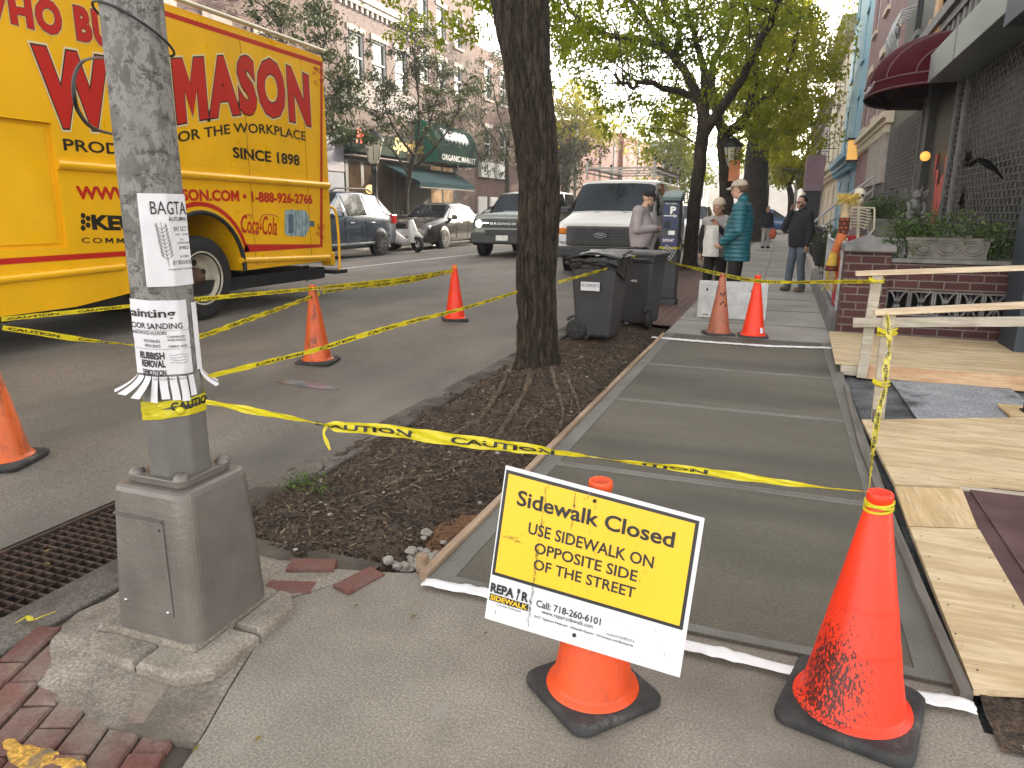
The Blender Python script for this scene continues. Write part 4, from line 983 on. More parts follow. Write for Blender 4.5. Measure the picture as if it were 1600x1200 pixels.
pc=at(1474,411,FY+.16); planter('carved grey stone planter trough on top of the brick wall',(pc.x,FY+.16,zc+.051),at(1540,380,FY).x-at(1407,380,FY).x,.27,at(1470,376,FY).z-at(1470,410,FY).z)
plant('leafy green plants filling the stone planter on the brick wall',(pc.x,FY+.18,zc+.24),1.12,.32,.42,1500,.05,seed=2)
plant('trailing greenery beside the right end of the stone planter',(pc.x+.55,FY+.12,zc+.06),.34,.22,.46,700,.045,seed=3)
plant('sprig of greenery at the left end of the stone planter',(pc.x-.52,FY+.15,zc+.06),.28,.22,.36,420,.042,seed=9)
Y2=13.0; pc=at(1388,372,Y2); planter('plain stone planter farther back in the yard, next to the gargoyle',(pc.x,Y2,pc.z),.62,.3,.30,False)
MB().box(pc.x-.35,2.45,Y2-.2,Y2+.25,-.05,pc.z-.002).build('yard_ledge',stone_grey); tag(bpy.data.objects['yard_ledge'],'grey stone ledge carrying the rear planter and gargoyle','ledge')
plant('dense dark green shrub in the rear planter',(pc.x,Y2,pc.z+.28),.75,.35,.50,1300,.055,seed=4)
plant('green bush beyond the skeleton at the far end of the yard',(1.05,15.0,.3),.6,.6,.9,700,.05,seed=5)
wd_=g(478,762,-.02); plant('small green weeds growing at the kerb edge of the soil strip',(wd_.x,wd_.y,-.01),.20,.06,.05,130,.018,name='weeds',m=leafmat('weed_leaf',(.05,.11,.02),(.09,.17,.03),(.16,.24,.05),.3,3),seed=17,droop=.6)
# gargoyle
gq=at(1425,356,Y2-.05); G=MB(); G.lathe([(0,0),(.11,0),(.12,.05),(.09,.10),(.10,.16)],16); 
G.ball((0,0,.30),.12,14,10,(.9,.8,1.35)); G.ball((0,-.03,.50),.075,12,9,(.95,1,1.0)); G.ball((0,-.10,.48),.035,8,6,(1,1.2,.8))
for s in (-1,1):
    G.tube([(s*.05,0,.55),(s*.075,.0,.60),(s*.06,-.02,.64)],[.022,.016,.004],8); G.tube([(s*.10,-.02,.38),(s*.12,-.09,.28),(s*.06,-.12,.20)],[.04,.032,.03],8); G.tube([(s*.09,0,.20),(s*.13,-.10,.22),(s*.10,-.11,.14)],[.05,.045,.04],8)
    G.prism([(s*.06,.30),(s*.20,.48),(s*.22,.60),(s*.15,.54),(s*.12,.60),(s*.08,.48)],lambda x,z:(x,.09,z),lambda x,z:(x,.12,z))
GT=thing('gargoyle','weathered stone gargoyle statue beside the dark doorway','statue',(gq.x,Y2-.05,gq.z),radians(15)); o=G.build('body',stone_grey,GT)
# rolled red thing under skeleton and skeleton itself
bone=mat('bone',(.52,.47,.36),.6,0,.15,9)
kY=10.55; k0=at(1343,372,kY)
SK=thing('skeleton','plastic halloween skeleton sitting behind the white yard fence','skeleton',(k0.x,kY,0))
def K(x,y,dy=0): p=at(x,y,kY+dy); return p-Vector((k0.x,kY,0))
sk=MB(); c=K(1343,304); sk.ball(c,.085,14,10,(.9,1.05,1.0)); sk.ball(c+Vector((.01,-.05,-.075)),.05,10,7,(.9,.9,.9)); sk.build('skull',bone,SK)
mb=MB()
for s in (-1,1): mb.ball(c+Vector((s*.03,-.083,-.012)),.02,8,6)
mb.ball(c+Vector((0,-.092,-.045)),.012,6,5); mb.build('eye_socket',black_ink,SK)
mb=MB(); sp0=K(1342,320); sp1=K(1341,366); mb.tube([sp0,lerp(sp0,sp1,.5)+Vector((0,.03,0)),sp1],.018,8)
for i in range(7):
    z=lerp(sp0.z,sp1.z,.12+.1*i); w=.13+.03*sin(i*.6)
    for s in (-1,1): mb.tube([Vector((sp0.x,.03,z))]+[Vector((sp0.x+s*w*sin(a),.03-.14*(1-cos(a)),z-.03*sin(a*.7))) for a in (.5,1,1.5,2,2.5)],.009,5)
for s in (-1,1): 
    mb.tube([Vector((sp0.x,0,sp0.z-.03)),Vector((sp0.x+s*.19,0,sp0.z-.04))],.012,6); mb.tube([Vector((sp0.x+s*.19,0,sp0.z-.05)),Vector((sp0.x+s*.21,-.05,sp0.z-.30)),Vector((sp0.x+s*.10,-.16,sp0.z-.45))],.014,6)
mb.tube([sp1,sp1+Vector((0,-.03,-.15))],.018,8); mb.ball(sp1+Vector((0,0,-.17)),.11,10,6,(1.1,.7,.5)); 
for s in (-1,1): mb.tube([sp1+Vector((s*.09,0,-.2)),sp1+Vector((s*.12,-.28,-.2)),sp1+Vector((s*.11,-.30,-.55))],.02,6)
mb.build('bones',bone,SK)
mb=MB(); z=sp1.z-.24; mb.box(-.24,.24,-.16,.24,.05,z); mb.box(-.24,.24,.17,.24,z+.001,z+.22); RC=thing('red_chair','small red seat under the skeleton','chair',(k0.x,kY,0)); mb.build('seat',mat('red_cloth',(.34,.012,.022),.7,0,.2,6),RC,bevel=.03)
# scarecrow
sY=FY+.5
SCR=thing('scarecrow','thin scarecrow figure in orange tartan with straw hair tied to the yard fence','scarecrow',(xf_-.06,sY,0))
def Z(x,y): p=at(x,y,sY); return Vector((p.x-(xf_-.06),0,p.z))
tart=brick('tartan_orange',(.36,.085,.02),(.20,.035,.015),(.05,.012,.01),'xz',.06,.05,.02,.0,.1)
straw=mat('straw',(.55,.40,.09),.8,0,.3,30); orange_cl=mat('orange_cloth',(.50,.14,.04),.8,0,.2,12); yellow_cl=mat('yellow_cloth',(.55,.36,.05),.8,0,.2,12); burlap=mat('burlap',(.42,.33,.20),.9,0,.2,20)
MB().ball(Z(1322,322),.062,12,9).build('head',burlap,SCR)
mb=MB(); r=random.Random(5); c=Z(1324,311)
for i in range(170):
    a=r.uniform(0,6.3); d=Vector((cos(a)*.13,sin(a)*.13,r.uniform(-.09,.07))); mb.tube([c+d*.15,c+d*.7+Vector((0,0,.02)),c+d*r.uniform(.8,1.3)],[.006,.005,.002],4)
mb.ball(c+Vector((0,0,.01)),.075,10,7,(1.2,1.2,.7)); mb.build('straw_hair',straw,SCR)
def tube2(nm,a,b,ra,rb,m): MB().tube([Z(*a),lerp(Z(*a),Z(*b),.5),Z(*b)],[ra,(ra+rb)/2,rb],12).build(nm,m,SCR)
tube2('neck',(1321,325),(1320,342),.05,.06,burlap); tube2('shirt',(1320,340),(1317,366),.065,.06,tart); tube2('trousers',(1317,365),(1304,396),.06,.05,orange_cl); tube2('trouser_leg',(1304,395),(1299,416),.05,.07,yellow_cl); tube2('cuff',(1299,415),(1298,423),.072,.075,tart)
mb=MB(); 
for k in range(14): a=Z(1298,423)+Vector((r.uniform(-.06,.06),r.uniform(-.05,.05),0)); mb.tube([a,a+Vector((r.gauss(0,.03),0,-.12)),a+Vector((r.gauss(0,.04),0,-.25))],.004,4)
mb.build('straw_foot',straw,SCR)
MB().tube([Z(1314,400)+Vector((.0,.05,0)),Z(1311,435)+Vector((0,.05,0))],[.03,.035],10).build('hanging_leg',mat('orange_strip',(.50,.08,.015),.7,0,.2,12),SCR)
pk=at(1383,401,FY+.1); MB().ball((0,0,0),.045,12,9).build('pink_ball',mat('pink_plastic',(.55,.06,.14),.5,0,.15,20),None,loc=(pk.x,FY+.1,zc+.094)); tag(bpy.data.objects['pink_ball'],'small pink ball ornament on the wall coping beside the pillar','ornament')
# ================================================================== BINS, PARKING METER, BOARD
bin_pl=mat('bin_plastic',(.034,.034,.037),.55,0,.15,5,bump=.1,bscale=120)
def bagmat():
    m,t,b=_nodes('bin_bag'); v=_coord(t); b.inputs['Base Color'].default_value=(.012,.012,.013,1); b.inputs['Roughness'].default_value=.28
    p=_bump(t,b,_noise(t,v,12,6,.65),.9,.03); _bump(t,b,_noise(t,v,45,4),.4,.01,p); return m
bag=bagmat()
def wheelie(label,c,rz,bagged,h=.93):
    T=thing('wheeled_bin',label,'bin',c,rz,'wheeled bins on the soil strip')
    mb=MB(); R=[]
    for z,wx,wy in ((.05,.20,.19),(.08,.215,.205),(.85,.275,.255),(.86,.29,.27),(.93,.295,.275)): R.append([(x*wx/.3,y*wy/.3,z) for x,y in rsq(.3,.05,4)])
    loft(mb,R); mb.build('body',bin_pl,T,bevel=.004)
    for s in (-1,1):
        W=MB(); Mx=Matrix.Translation((-.20,s*.215,.125))@Matrix.Rotation(pi/2,4,'X'); W.lathe([(.03,-.03),(.10,-.032),(.122,-.024),(.125,0),(.122,.024),(.10,.032),(.03,.03)],28,Mx); wh=W.build('wheel',black_rubber,T)
        sp_=MB()
        for k in range(6): a=k*pi/3; sp_.bar((-.20,s*.25,.125),(-.20+.085*cos(a),s*.25,.125+.085*sin(a)),.012,.018,(0,1,0))
        sp_.lathe([(0,-.04),(.022,-.04),(.022,.04),(0,.04)],14,Mx); sp_.build('hub',bin_pl,wh)
        mb=MB(); mb.tube([(-.20+.16*cos(radians(a)),s*.195,.125+.16*sin(radians(a))) for a in range(-40,150,15)],.02,6); mb.build('wheel_arch',bin_pl,T)
    MB().tube([(-.28,-.20,.88),(-.36,-.20,.90),(-.36,.20,.90),(-.28,.20,.88)],.017,8).build('handle',bin_pl,T)
    L=MB(); 
    if bagged:
        L=MB().grid(16,10,lambda u,v:(lerp(-.31,.34,u),lerp(-.29,.29,v),.965+.05*sin(u*pi)+.06*u*v+.012*nz((u*5,v*5,2))))
        lo=L.build('lid',bin_pl,T,solid=.012); lo.rotation_euler=(0,-.04,0)
        def fb(u,v):
            a=u*2*pi; k=.335/max(abs(cos(a)),abs(sin(a)))**.8; kk=1.0+.05*nz((cos(a)*4,sin(a)*4,v*3))+.03*sin(v*4); dep=.10+.20*max(0,cos(a-.2))**4+.06*nz((cos(a)*2.5,sin(a)*2.5,5))
            return (k*kk*cos(a)*.93,k*kk*sin(a)*.86,.975-v*dep+.02*nz((cos(a)*6,sin(a)*6,v*5)))
        MB().grid(90,14,fb).build('bag_liner',bag,T)
        MB().grid(20,12,lambda u,v:(lerp(-.30,.32,u),lerp(-.27,.27,v),.985+.05*sin(u*pi)+.03*nz((u*6,v*6,8)))).build('bag_top',bag,T)
        MB().box(-.13,.10,-.286,-.284,.60,.70).build('label_card',paper_white,T); mb=MB()
        q=quadmap((-.12,-.289,.64),(.09,-.289,.645),(.09,-.289,.685),(-.12,-.289,.68)); lettermesh('45 UNION S',q,mb); mb.build('lettering',mat('blue_ink',(.03,.035,.08),.6,0,.1,3),T)
    else:
        mb=MB(); loft(mb,[[(x*k,y*k,z) for x,y in rsq(.3,.05,4)] for k,z in ((1.0,.932),(1.02,.94),(1.02,.965),(.85,.99),(.4,1.0))]); mb.build('lid',bin_pl,T)
        mb=MB(); q=quadmap((-.06-.236,.05,.60),(-.236-.06,-.05,.60),(-.236-.065,-.05,.63),(-.236-.065,.05,.63)); q=quadmap((-.262,.05,.60),(-.262,-.05,.60),(-.266,-.05,.63),(-.266,.05,.63)); lettermesh('45',q,mb,.03); mb.build('lettering',paper_white,T)
    return T
wheelie('dark grey wheeled bin with a black bag skirt and a white label, nearer the tree',(-1.98,8.36,.0),radians(-6),True)
wheelie('dark grey wheeled bin with closed lid standing behind the bagged bin',(-1.72,9.62,.0),radians(80),False)
MT=thing('parking_meter','tall dark parking pay station with a blue P panel','parking meter',(-1.70,12.05,0),radians(-4))
mtm=mat('meter_grey',(.045,.05,.052),.5,.3,.2,6); mtb=mat('meter_blue',(.014,.028,.085),.45,0,.1,5)
MB().box(-.155,.155,-.12,.12,0,.10).build('plinth',mtm,MT,bevel=.006); MB().box(-.14,.14,-.11,.11,.101,1.66).build('cabinet',mtm,MT,bevel=.015)
mb=MB(); mb.prism([(-.13,1.662),(.13,1.662),(.13,1.83),(-.13,1.72)],lambda y,z:(-.155,y,z),lambda y,z:(.155,y,z)); mb.build('head',mat('meter_teal',(.06,.11,.11),.4,0,.2,6),MT,bevel=.012)
MB().box(-.125,.125,-.114,-.1105,1.22,1.64).build('panel',mtb,MT); MB().box(-.125,.125,-.114,-.1105,.93,1.10).build('info_panel',mat('info_panel',(.03,.025,.10),.5,0,.15,6),MT)
mb=MB(); lettermesh('P',quadmap((-.01,-.117,1.46),(.085,-.117,1.46),(.085,-.117,1.58),(-.01,-.117,1.58)),mb,.05); mb.box(-.11,.06,-.117,-.116,1.425,1.44); lettermesh('>',quadmap((.05,-.117,1.40),(.10,-.117,1.40),(.10,-.117,1.46),(.05,-.117,1.46)),mb,.02)
lettermesh('209547',quadmap((-.11,-.117,1.02),(.08,-.117,1.02),(.08,-.117,1.07),(-.11,-.117,1.07)),mb,.02); lettermesh('PAY HERE',quadmap((-.09,-.117,1.61),(.09,-.117,1.61),(.09,-.117,1.63),(-.09,-.117,1.63)),mb); mb.build('lettering',white_paint,MT)
MB().box(-.02,.09,-.13,-.1105,1.13,1.20).build('card_slot',chrome,MT,bevel=.004); MB().box(-.09,.0,-.128,-.1105,1.24,1.36).build('screen',window_glass,MT)
tp=lambda x,y,Y:at(x,y,Y)
P=[tp(872,441,7.2),tp(905,432,8.05),tp(940,422,8.05),tp(972,412,8.3),tp(986,403,9.2),tp(1000,398,9.35)]
tape('caution tape running from the tree across the bagged bin to the second bin',P,[.045]*6,[.2,.3,.8,.4,.3,.9],21,phase=.1)
P=[tp(1000,398,9.35),tp(1030,406,11.85),tp(1060,413,11.7),tp(1110,425,10.8),tp(1175,438,9.2),tp(1240,441,8.9),tp(1310,440,8.2),tp(1374,440,7.4)]
tape('far caution tape from the bins past the parking meter to the landing rail',P,[.05,.05,.06,.07,.06,.05,.05,.045],[.4,.3,.8,.1,.2,.5,.2,.6],23)
ring('caution tape knotted round the parking meter',(-1.70,12.05),.93,.175,5,5)
p=at(1044,395,11.8); WR=thing('wire_rack','small square wire rack leaning by the parking meter','rack',p); mb=MB()
M=Matrix.Rotation(radians(28),4,'Y')
for i in range(5):
    for a,b in (((-.09+i*.045,0,-.09),(-.09+i*.045,0,.09)),((-.09,0,-.09+i*.045),(.09,0,-.09+i*.045))): mb.tube([M@Vector(a),M@Vector(b)],.006,5)
mb.build('wire',chrome,WR)
a=g(1087,498,.0); b=g(1196,499,.0); zt_=at(1090,440,a.y).z
BD=thing('white_board','plain white board standing on edge behind the two far cones','board',((a.x+b.x)/2,a.y+.12,0)); w=(b.x-a.x)/2
M=Matrix.Rotation(radians(-7),4,'X'); MB().box(-w,w,-.006,.006,.01,zt_+.01,M).build('panel',mat('scuffed_white',(.56,.56,.56),.6,0,.2,7,col2=(.64,.64,.63)),BD,bevel=.002)
for s in (-.75,.55): MB().box(w*s-.05,w*s+.05,.0,.30,0,.07).build('foot',black_rubber,BD,bevel=.012); MB().bar((w*s,.25,.03),(w*s,.035,zt_*.8),.02,.02).build('prop',dark_metal,BD)
# ================================================================== YELLOW STEP VAN (TRUCK)
XT=-6.68
def tp3(x,y,o=0.0): 
    p=atx(x,y,XT); p.x=XT+o; return p
YR,YF,ZR=tp3(517,300).y,2.0,tp3(516,90).z
ZS0=tp3(0,497).z; ZS1=tp3(500,410).z
TK=thing('delivery_truck','big yellow step-van delivery truck with red lettering stopped in the road','truck',(XT,(YR+YF)/2,roadz(-7.8)))
o0=Vector(TK.location)
WY,WZ,WR=7.07,.635,.52
def bt(mb,name,m,par=TK,**k): 
    mb.v=[tuple(Vector(p)-o0) for p in mb.v]; return mb.build(name,m,par,**k)
arch=[(WY+.70*cos(radians(a)),WZ+.08+.72*sin(radians(a))) for a in range(-12,193,8)]
arch=[(y,max(z,ZS0 if y<WY else ZS1)) for y,z in arch]
outl=[(YR,ZS1),(YR,ZR),(YF,ZR),(YF,ZS0)]+list(reversed(arch))
mb=MB().prism(outl,lambda y,z:(XT-.055,y,z),lambda y,z:(XT-2.35,y,z)); bt(mb,'body',yellow_paint,bevel=.05,seg=3)
dY,dZ1,dZ0=tp3(80,195).y,tp3(78,192).z,tp3(84,388).z
mb=MB(); pf=lambda y,z:(XT,y,z); pbk=lambda y,z:(XT-.054,y,z)
mb.prism([(YR-.05,ZS1+.02),(YR-.05,ZR-.05),(dY,ZR-.05),(dY,ZS0+.01)]+[(y,z) for y,z in reversed(arch)],pf,pbk)
mb.prism([(dY-.001,ZR-.05),(YF+.05,ZR-.05),(YF+.05,dZ1),(dY-.001,dZ1)],pf,pbk); mb.prism([(dY-.001,dZ0),(YF+.05,dZ0),(YF+.05,ZS0+.01),(dY-.001,ZS0+.01)],pf,pbk)
mb.prism([(dY-1.5,dZ1-.001),(YF+.05,dZ1-.001),(YF+.05,dZ0+.001),(dY-1.5,dZ0+.001)],pf,pbk); bt(mb,'side_panel',yellow_paint)
bt(MB().box(XT-.053,XT-.035,dY-1.45,dY-.05,dZ0+.04,dZ1-.04),'sliding_door',yellow_paint,bevel=.01)
def bead(p0,p1,r=.045,n=8): 
    a=tp3(*p0);b=tp3(*p1); mb=MB(); mb.tube([a,b],r,n); return mb
for p0,p1,r in (((88,257),(513,290),.05),((376,407),(514,402),.04),((-250,465),(193,417),.04)): bt(bead(p0,p1,r),'rub_rail',yellow_paint)
bt(bead((-250,-190),(506,80),.03),'gutter',mat('truck_trim',(.62,.56,.40),.4,.2,.1,3))
sm_=MB()
for yy in (dY+1.4,dY+2.75,dY+4.0): sm_.box(XT+.0005,XT+.0025,yy,yy+.008,ZS1+.8 if abs(yy-WY)<.9 else ZS1+.05,ZR-.08)
bt(sm_,'panel_seam',mat('seam_dark_yellow',(.30,.14,.004),.6,0,.1,4))  # thin strips of darker yellow draw the panel seams
riv=MB()
for i in range(60): 
    y=lerp(dY+.05,YR-.12,i/59); riv.ball((XT+.001,y,tp3(300,272).z+.13),.008,6,4); riv.ball((XT+.001,y,ZS1+.05 if y>WY+.8 else 3.62),.008,6,4)
for i in range(22): riv.ball((XT+.001,YR-.09,lerp(ZS1+.1,ZR-.2,i/21)),.009,6,4)
bt(riv,'rivets',yellow_paint)
def strip2(P,w,o=.003):
    mb=MB(); vs=[]; n=len(P)
    for i,p in enumerate(P):
        d=(P[min(i+1,n-1)]-P[max(i-1,0)]); d.x=0; d.normalize(); s=Vector((0,-d.z,d.y))
        k=1
        if 0<i<n-1:
            a=(P[i]-P[i-1]); b=(P[i+1]-P[i]); a.x=b.x=0; k=1/max(.5,cos(a.angle(b)/2))
        vs+=[Vector((XT+o,p.y,p.z))+s*w/2*k,Vector((XT+o,p.y,p.z))-s*w/2*k]
    return mb.add(vs,[(2*i,2*i+1,2*i+3,2*i+2) for i in range(n-1)])
truck_red=mat('truck_red',(.50,.02,.012),.35,0,.06,3,coat=.3); truck_black=mat('truck_black',(.02,.016,.01),.4,0,.1,3); truck_cream=mat('truck_cream',(.74,.60,.34),.4,0,.06,3)
ar=[Vector((0,WY+.80*cos(radians(a)),WZ+.10+.80*sin(radians(a)))) for a in range(14,170,6)]
P=[tp3(-250,-140),tp3(252,19),tp3(502,100),tp3(502,384),tp3(384,388)]+ar+[tp3(200,396),tp3(0,409),tp3(-150,420)]
bt(strip2(P,.055),'stripe',truck_red)
def curve_map(bot,top,o):
    B=[tp3(*p,o) for p in bot]; Tp=[tp3(*p,o) for p in top]; y0,y1=B[0].y,B[-1].y
    def zi(C,y):
        for a,b in zip(C,C[1:]):
            if y<=b.y or b is C[-1]: return lerp(a.z,b.z,(y-a.y)/(b.y-a.y))
    def f(u,v):
        y=lerp(y0,y1,u); s=zi(B,y); t=zi(Tp,y); return Vector((XT+o,y,lerp(s,t,v)))
    return f
def sign3(s,bot,top,par=TK,ref_b=.036,shear=0):
    vs,_=text2d(s,ref_b,shear,1.16); ref=bbox2(vs)
    for nm,b,m,o in (('lettering_outline',ref_b+.056,truck_cream,.0045),('lettering_shadow',ref_b+.034,truck_black,.006),('lettering',ref_b+.016,truck_red,.0075)):
        bt(lettermesh(s,curve_map(bot,top,o),None,b,shear,1.16,ref),nm,m)
zz=lambda L:[(x/2.857,y/2.857) for x,y in L]
sign3('W.B.MASON',zz([(195,560),(470,580),(700,572),(770,556),(920,528),(1090,506),(1230,522),(1385,562)]),zz([(195,212),(470,258),(700,270),(770,266),(900,258),(1060,250),(1230,272),(1385,345)]))
sign3('WHO BUT',[(-52,18),(0,32),(85,54),(154,70),(205,84)],[(-52,-28),(0,-10),(85,2),(154,17),(205,33)])
k=MB()
bt(lettermesh('PRODUCTS FOR THE WORKPLACE',curve_map(zz([(285,672),(500,688),(640,672),(780,640),(900,618),(1060,592),(1200,598),(1365,630)]),zz([(285,618),(500,638),(640,624),(780,590),(900,570),(1060,548),(1200,555),(1365,588)]),.004),None,.018),'dark_lettering',truck_black)
bt(lettermesh('SINCE 1898',curve_map(zz([(1040,705),(1338,742)]),zz([(1040,655),(1338,692)]),.004),None,.03),'dark_lettering',truck_black)
def serif(mb,bot,top,xs):
    f=curve_map(bot,top,.0042)
    for u in xs:
        for v in (0,.93): mb.add([f(u-.016,v),f(u+.016,v),f(u+.016,v+.07),f(u-.016,v+.07)],[(0,1,2,3)])
serif(k,zz([(1040,705),(1338,742)]),zz([(1040,655),(1338,692)]),(.138,.20,.29,.66))
bt(lettermesh('KEURIG',curve_map(zz([(412,1026),(760,1036)]),zz([(412,957),(760,972)]),.004),None,.05),'dark_lettering',truck_black)
bt(lettermesh('COMMERCIAL',curve_map(zz([(365,1084),(760,1090)]),zz([(365,1060),(760,1068)]),.004),None,.012,0,1.35),'dark_lettering',truck_black)
for (x,y) in ((370,962),(370,990),(370,1018),(392,975),(392,1005)): k.lathe([(0,0),(.028,0)],12,Matrix.Translation(tp3(x/2.857,y/2.857,.004))@Matrix.Rotation(pi/2,4,'Y'))
bt(k,'dot_mark',truck_black)
k=MB(); b_,t_=zz([(343,892),(700,897),(1035,900),(1395,912)]),zz([(343,828),(700,838),(1035,848),(1395,868)])
bt(lettermesh('WWW.WBMASON.COM \u2022 1-888-926-2766',curve_map(b_,t_,.004),None,.04),'red_lettering',truck_red)
lettermesh('Coca-Cola',curve_map(zz([(1078,1040),(1238,1052)]),zz([(1078,958),(1238,968)]),.004),k,.012,.35)
def zp3(L,o=.0042): return [tp3(x/2.857,y/2.857,o) for x,y in L]
k.tube(crom(zp3([(1092,1030),(1075,1000),(1085,965),(1115,958),(1120,975)]),6),.006,5); k.tube(crom(zp3([(1165,1020),(1160,985),(1175,960),(1215,958),(1238,968)]),6),.006,5); k.tube(crom(zp3([(1105,1034),(1150,1046),(1140,1028)]),6),.005,5)
bt(k,'script_swash',truck_red)
r=random.Random(4)
for bx_,by_,sx,sy in ((1420,335,20,38),(1425,1035,20,33)):
    k=MB()
    for i in range(9): 
        c=(bx_+r.uniform(-sx,sx),by_+r.uniform(-sy,sy)); k.tube(zp3([(c[0]+7*cos(q*.9+i),c[1]+8*sin(q*1.1+i)) for q in range(6)]),.0045,4)
    bt(k,'scroll_ornament',truck_red)
k=MB(); 
jug=[(1270,945),(1275,938),(1310,935),(1316,940),(1345,937),(1365,940),(1378,965),(1380,985),(1398,988),(1402,1000),(1400,1012),(1380,1010),(1376,1030),(1360,1058),(1320,1052),(1314,1056),(1278,1052),(1270,1042)]
P=zp3(jug,.0035); k.add(P,[tuple(range(len(P)))]); bt(k,'jug_picture',mat('jug_blue',(.30,.40,.42),.4,0,.35,9))
k=MB(); 
for a,b in (((1300,938),(1300,1054)),((1318,945),(1318,1048)),((1345,940),(1345,1055)),((1362,948),(1362,1050))): k.tube(zp3([a,((a[0]+b[0])/2+5,(a[1]+b[1])/2),b],.004),.006,4)
k.add(zp3([(1286,955),(1308,955),(1308,1040),(1286,1040)],.0045),[(0,1,2,3)]); k.add(zp3([(1380,985),(1402,987),(1402,1012),(1380,1010)],.0045),[(0,1,2,3)]); bt(k,'jug_detail',mat('jug_dark',(.10,.15,.19),.4,0,.3,9))
# wheels, arch, chassis
bt(MB().box(XT-2.25,XT-.12,YF+.2,YR-.1,.42,ZS0+.1),'chassis',black_plastic)
Mx=lambda x,y,z:Matrix.Translation((x,y,z))@Matrix.Rotation(pi/2,4,'Y')
rimm=mat('cream_rim',(.50,.45,.36),.5,.1,.25,6)
for wy,full in ((WY,1),(3.1,1)):
    for x in (XT-.16,XT-2.19) + ((XT-.43,XT-1.92) if wy==WY else ()):
        s=1 if x>XT-1 else -1
        tw_=bt(MB().lathe([(.29,-.11),(.34,-.125),(.47,-.125),(WR-.01,-.10),(WR,-.05),(WR,.05),(WR-.01,.10),(.47,.125),(.34,.125),(.29,.11)],44,Mx(x,wy,WZ)),'wheel',black_rubber)
        rm=bt(MB().lathe([(.335,.12),(.33,.13),(.315,.12),(.29,.09),(.27,-.02),(.255,-.05),(.12,-.06),(.11,-.03)] if s>0 else [(.335,-.12),(.315,-.12),(.27,.02),(.12,.06)],40,Mx(x,wy,WZ)),'rim',rimm,tw_)
        if s>0 and x==XT-.16: 
            bt(MB().lathe([(.13,-.055),(.125,.01),(.10,.035),(.06,.05),(.055,.10),(0,.105)],20,Mx(x,wy,WZ)),'hub',mat('rusty_hub',(.10,.055,.035),.8,.3,.4,9),tw_)
            hb=MB()
            for q in range(6): a=q*pi/3+.3; hb.lathe([(0,.0),(.045,0)],12,Mx(x-.048,wy+.19*cos(a),WZ+.19*sin(a)))
            bt(hb,'vent_holes',black_ink,tw_)
mb=MB().grid(24,1,lambda u,v:(lerp(XT-.02,XT-.6,v),WY+.705*cos(radians(lerp(-5,185,u))),WZ+.08+.725*sin(radians(lerp(-5,185,u))))); bt(mb,'wheel_arch',black_rubber)
bt(MB().tube([Vector((XT+.012,y,z)) for y,z in arch[1:-1]],.028,8),'arch_lip',black_rubber)
# rear step, grab bar, lamps
bt(MB().box(XT-2.3,XT+.02,YR+.02,YR+.34,.47,.53),'rear_step',dark_metal,bevel=.01); bt(MB().box(XT-.5,XT-.45,YR-.1,YR+.3,.36,.46).box(XT-1.9,XT-1.85,YR-.1,YR+.3,.36,.46),'step_bracket',dark_metal)
a,b=tp3(520,335),tp3(531,412); bt(MB().tube(crom([Vector((XT-.04,YR,a.z+.12)),Vector((XT-.02,YR+.12,a.z+.06)),Vector((XT-.01,YR+.16,a.z-.2)),Vector((XT-.01,YR+.17,.75)),Vector((XT-.02,YR+.16,.53))],6),.022,8),'grab_bar',yellow_paint)
bt(MB().box(XT-.25,XT-.04,YR+.002,YR+.10,.60,.82),'rear_corner',yellow_paint,bevel=.02)
mb=MB(); 
for i in range(5): mb.tube([Vector((XT-.3,YR-.4+.03*i,.62)),Vector((XT-.3+.03*sin(i),YR-.42+.05*i,.52)),Vector((XT-.3,YR-.38+.02*i,.45-.04*(i%3)))],.01,5)
bt(mb,'hanging_cables',black_rubber)
bt(MB().box(XT-2.0,XT-.3,YF-.012,YF-.001,2.0,3.1),'windscreen',window_glass); bt(MB().box(XT-2.3,XT-.05,YF-.25,YF-.001,.5,.72),'front_bumper',dark_metal,bevel=.02)

# ================================================================== CARS
def wheel(par,x,y,z,r,w,side,rim_m,spokes=10):
    M=Matrix.Translation((x,y,z))@Matrix.Rotation(pi/2*side,4,'Y')
    t=MB().lathe([(r*.62,-w/2),(r*.70,-w/2-.004),(r*.93,-w/2),(r,-w*.3),(r,w*.3),(r*.93,w/2),(r*.70,w/2+.004),(r*.62,w/2)],30,M).build('wheel',black_rubber,par)
    mb=MB().lathe([(r*.66,w/2+.002),(r*.64,w/2-.01),(r*.60,w/2-.05)],30,M)
    for k in range(spokes):
        a=2*pi*k/spokes; mb.bar(M@Vector((0,0,w/2-.012)),M@Vector((r*.63*cos(a),r*.63*sin(a),w/2-.012)),.03,.045,(side,0,0))
    mb.lathe([(0,w/2+.004),(r*.14,w/2+.002),(r*.16,w/2-.02)],16,M); mb.build('rim',rim_m,t)
    MB().lathe([(0,w/2-.055),(r*.63,w/2-.055)],24,M).build('brake_disc',black_plastic,t)
alloy=mat('alloy',(.38,.38,.39),.35,.8,.15,6); lamp_m=mat('headlamp',(.62,.65,.68),.12,.1,.1,9,coat=1); amber=mat('amber_lens',(.55,.16,.01),.2,0,.1,6,coat=.6); tail_red=mat('tail_lamp',(.45,.01,.012),.2,0,.15,8,coat=.6)
lit=mat('lit_headlamp',(1,.93,.75),.3,emit=1.2)
plate_m=mat('number_plate',(.55,.55,.50),.5,0,.1,9)
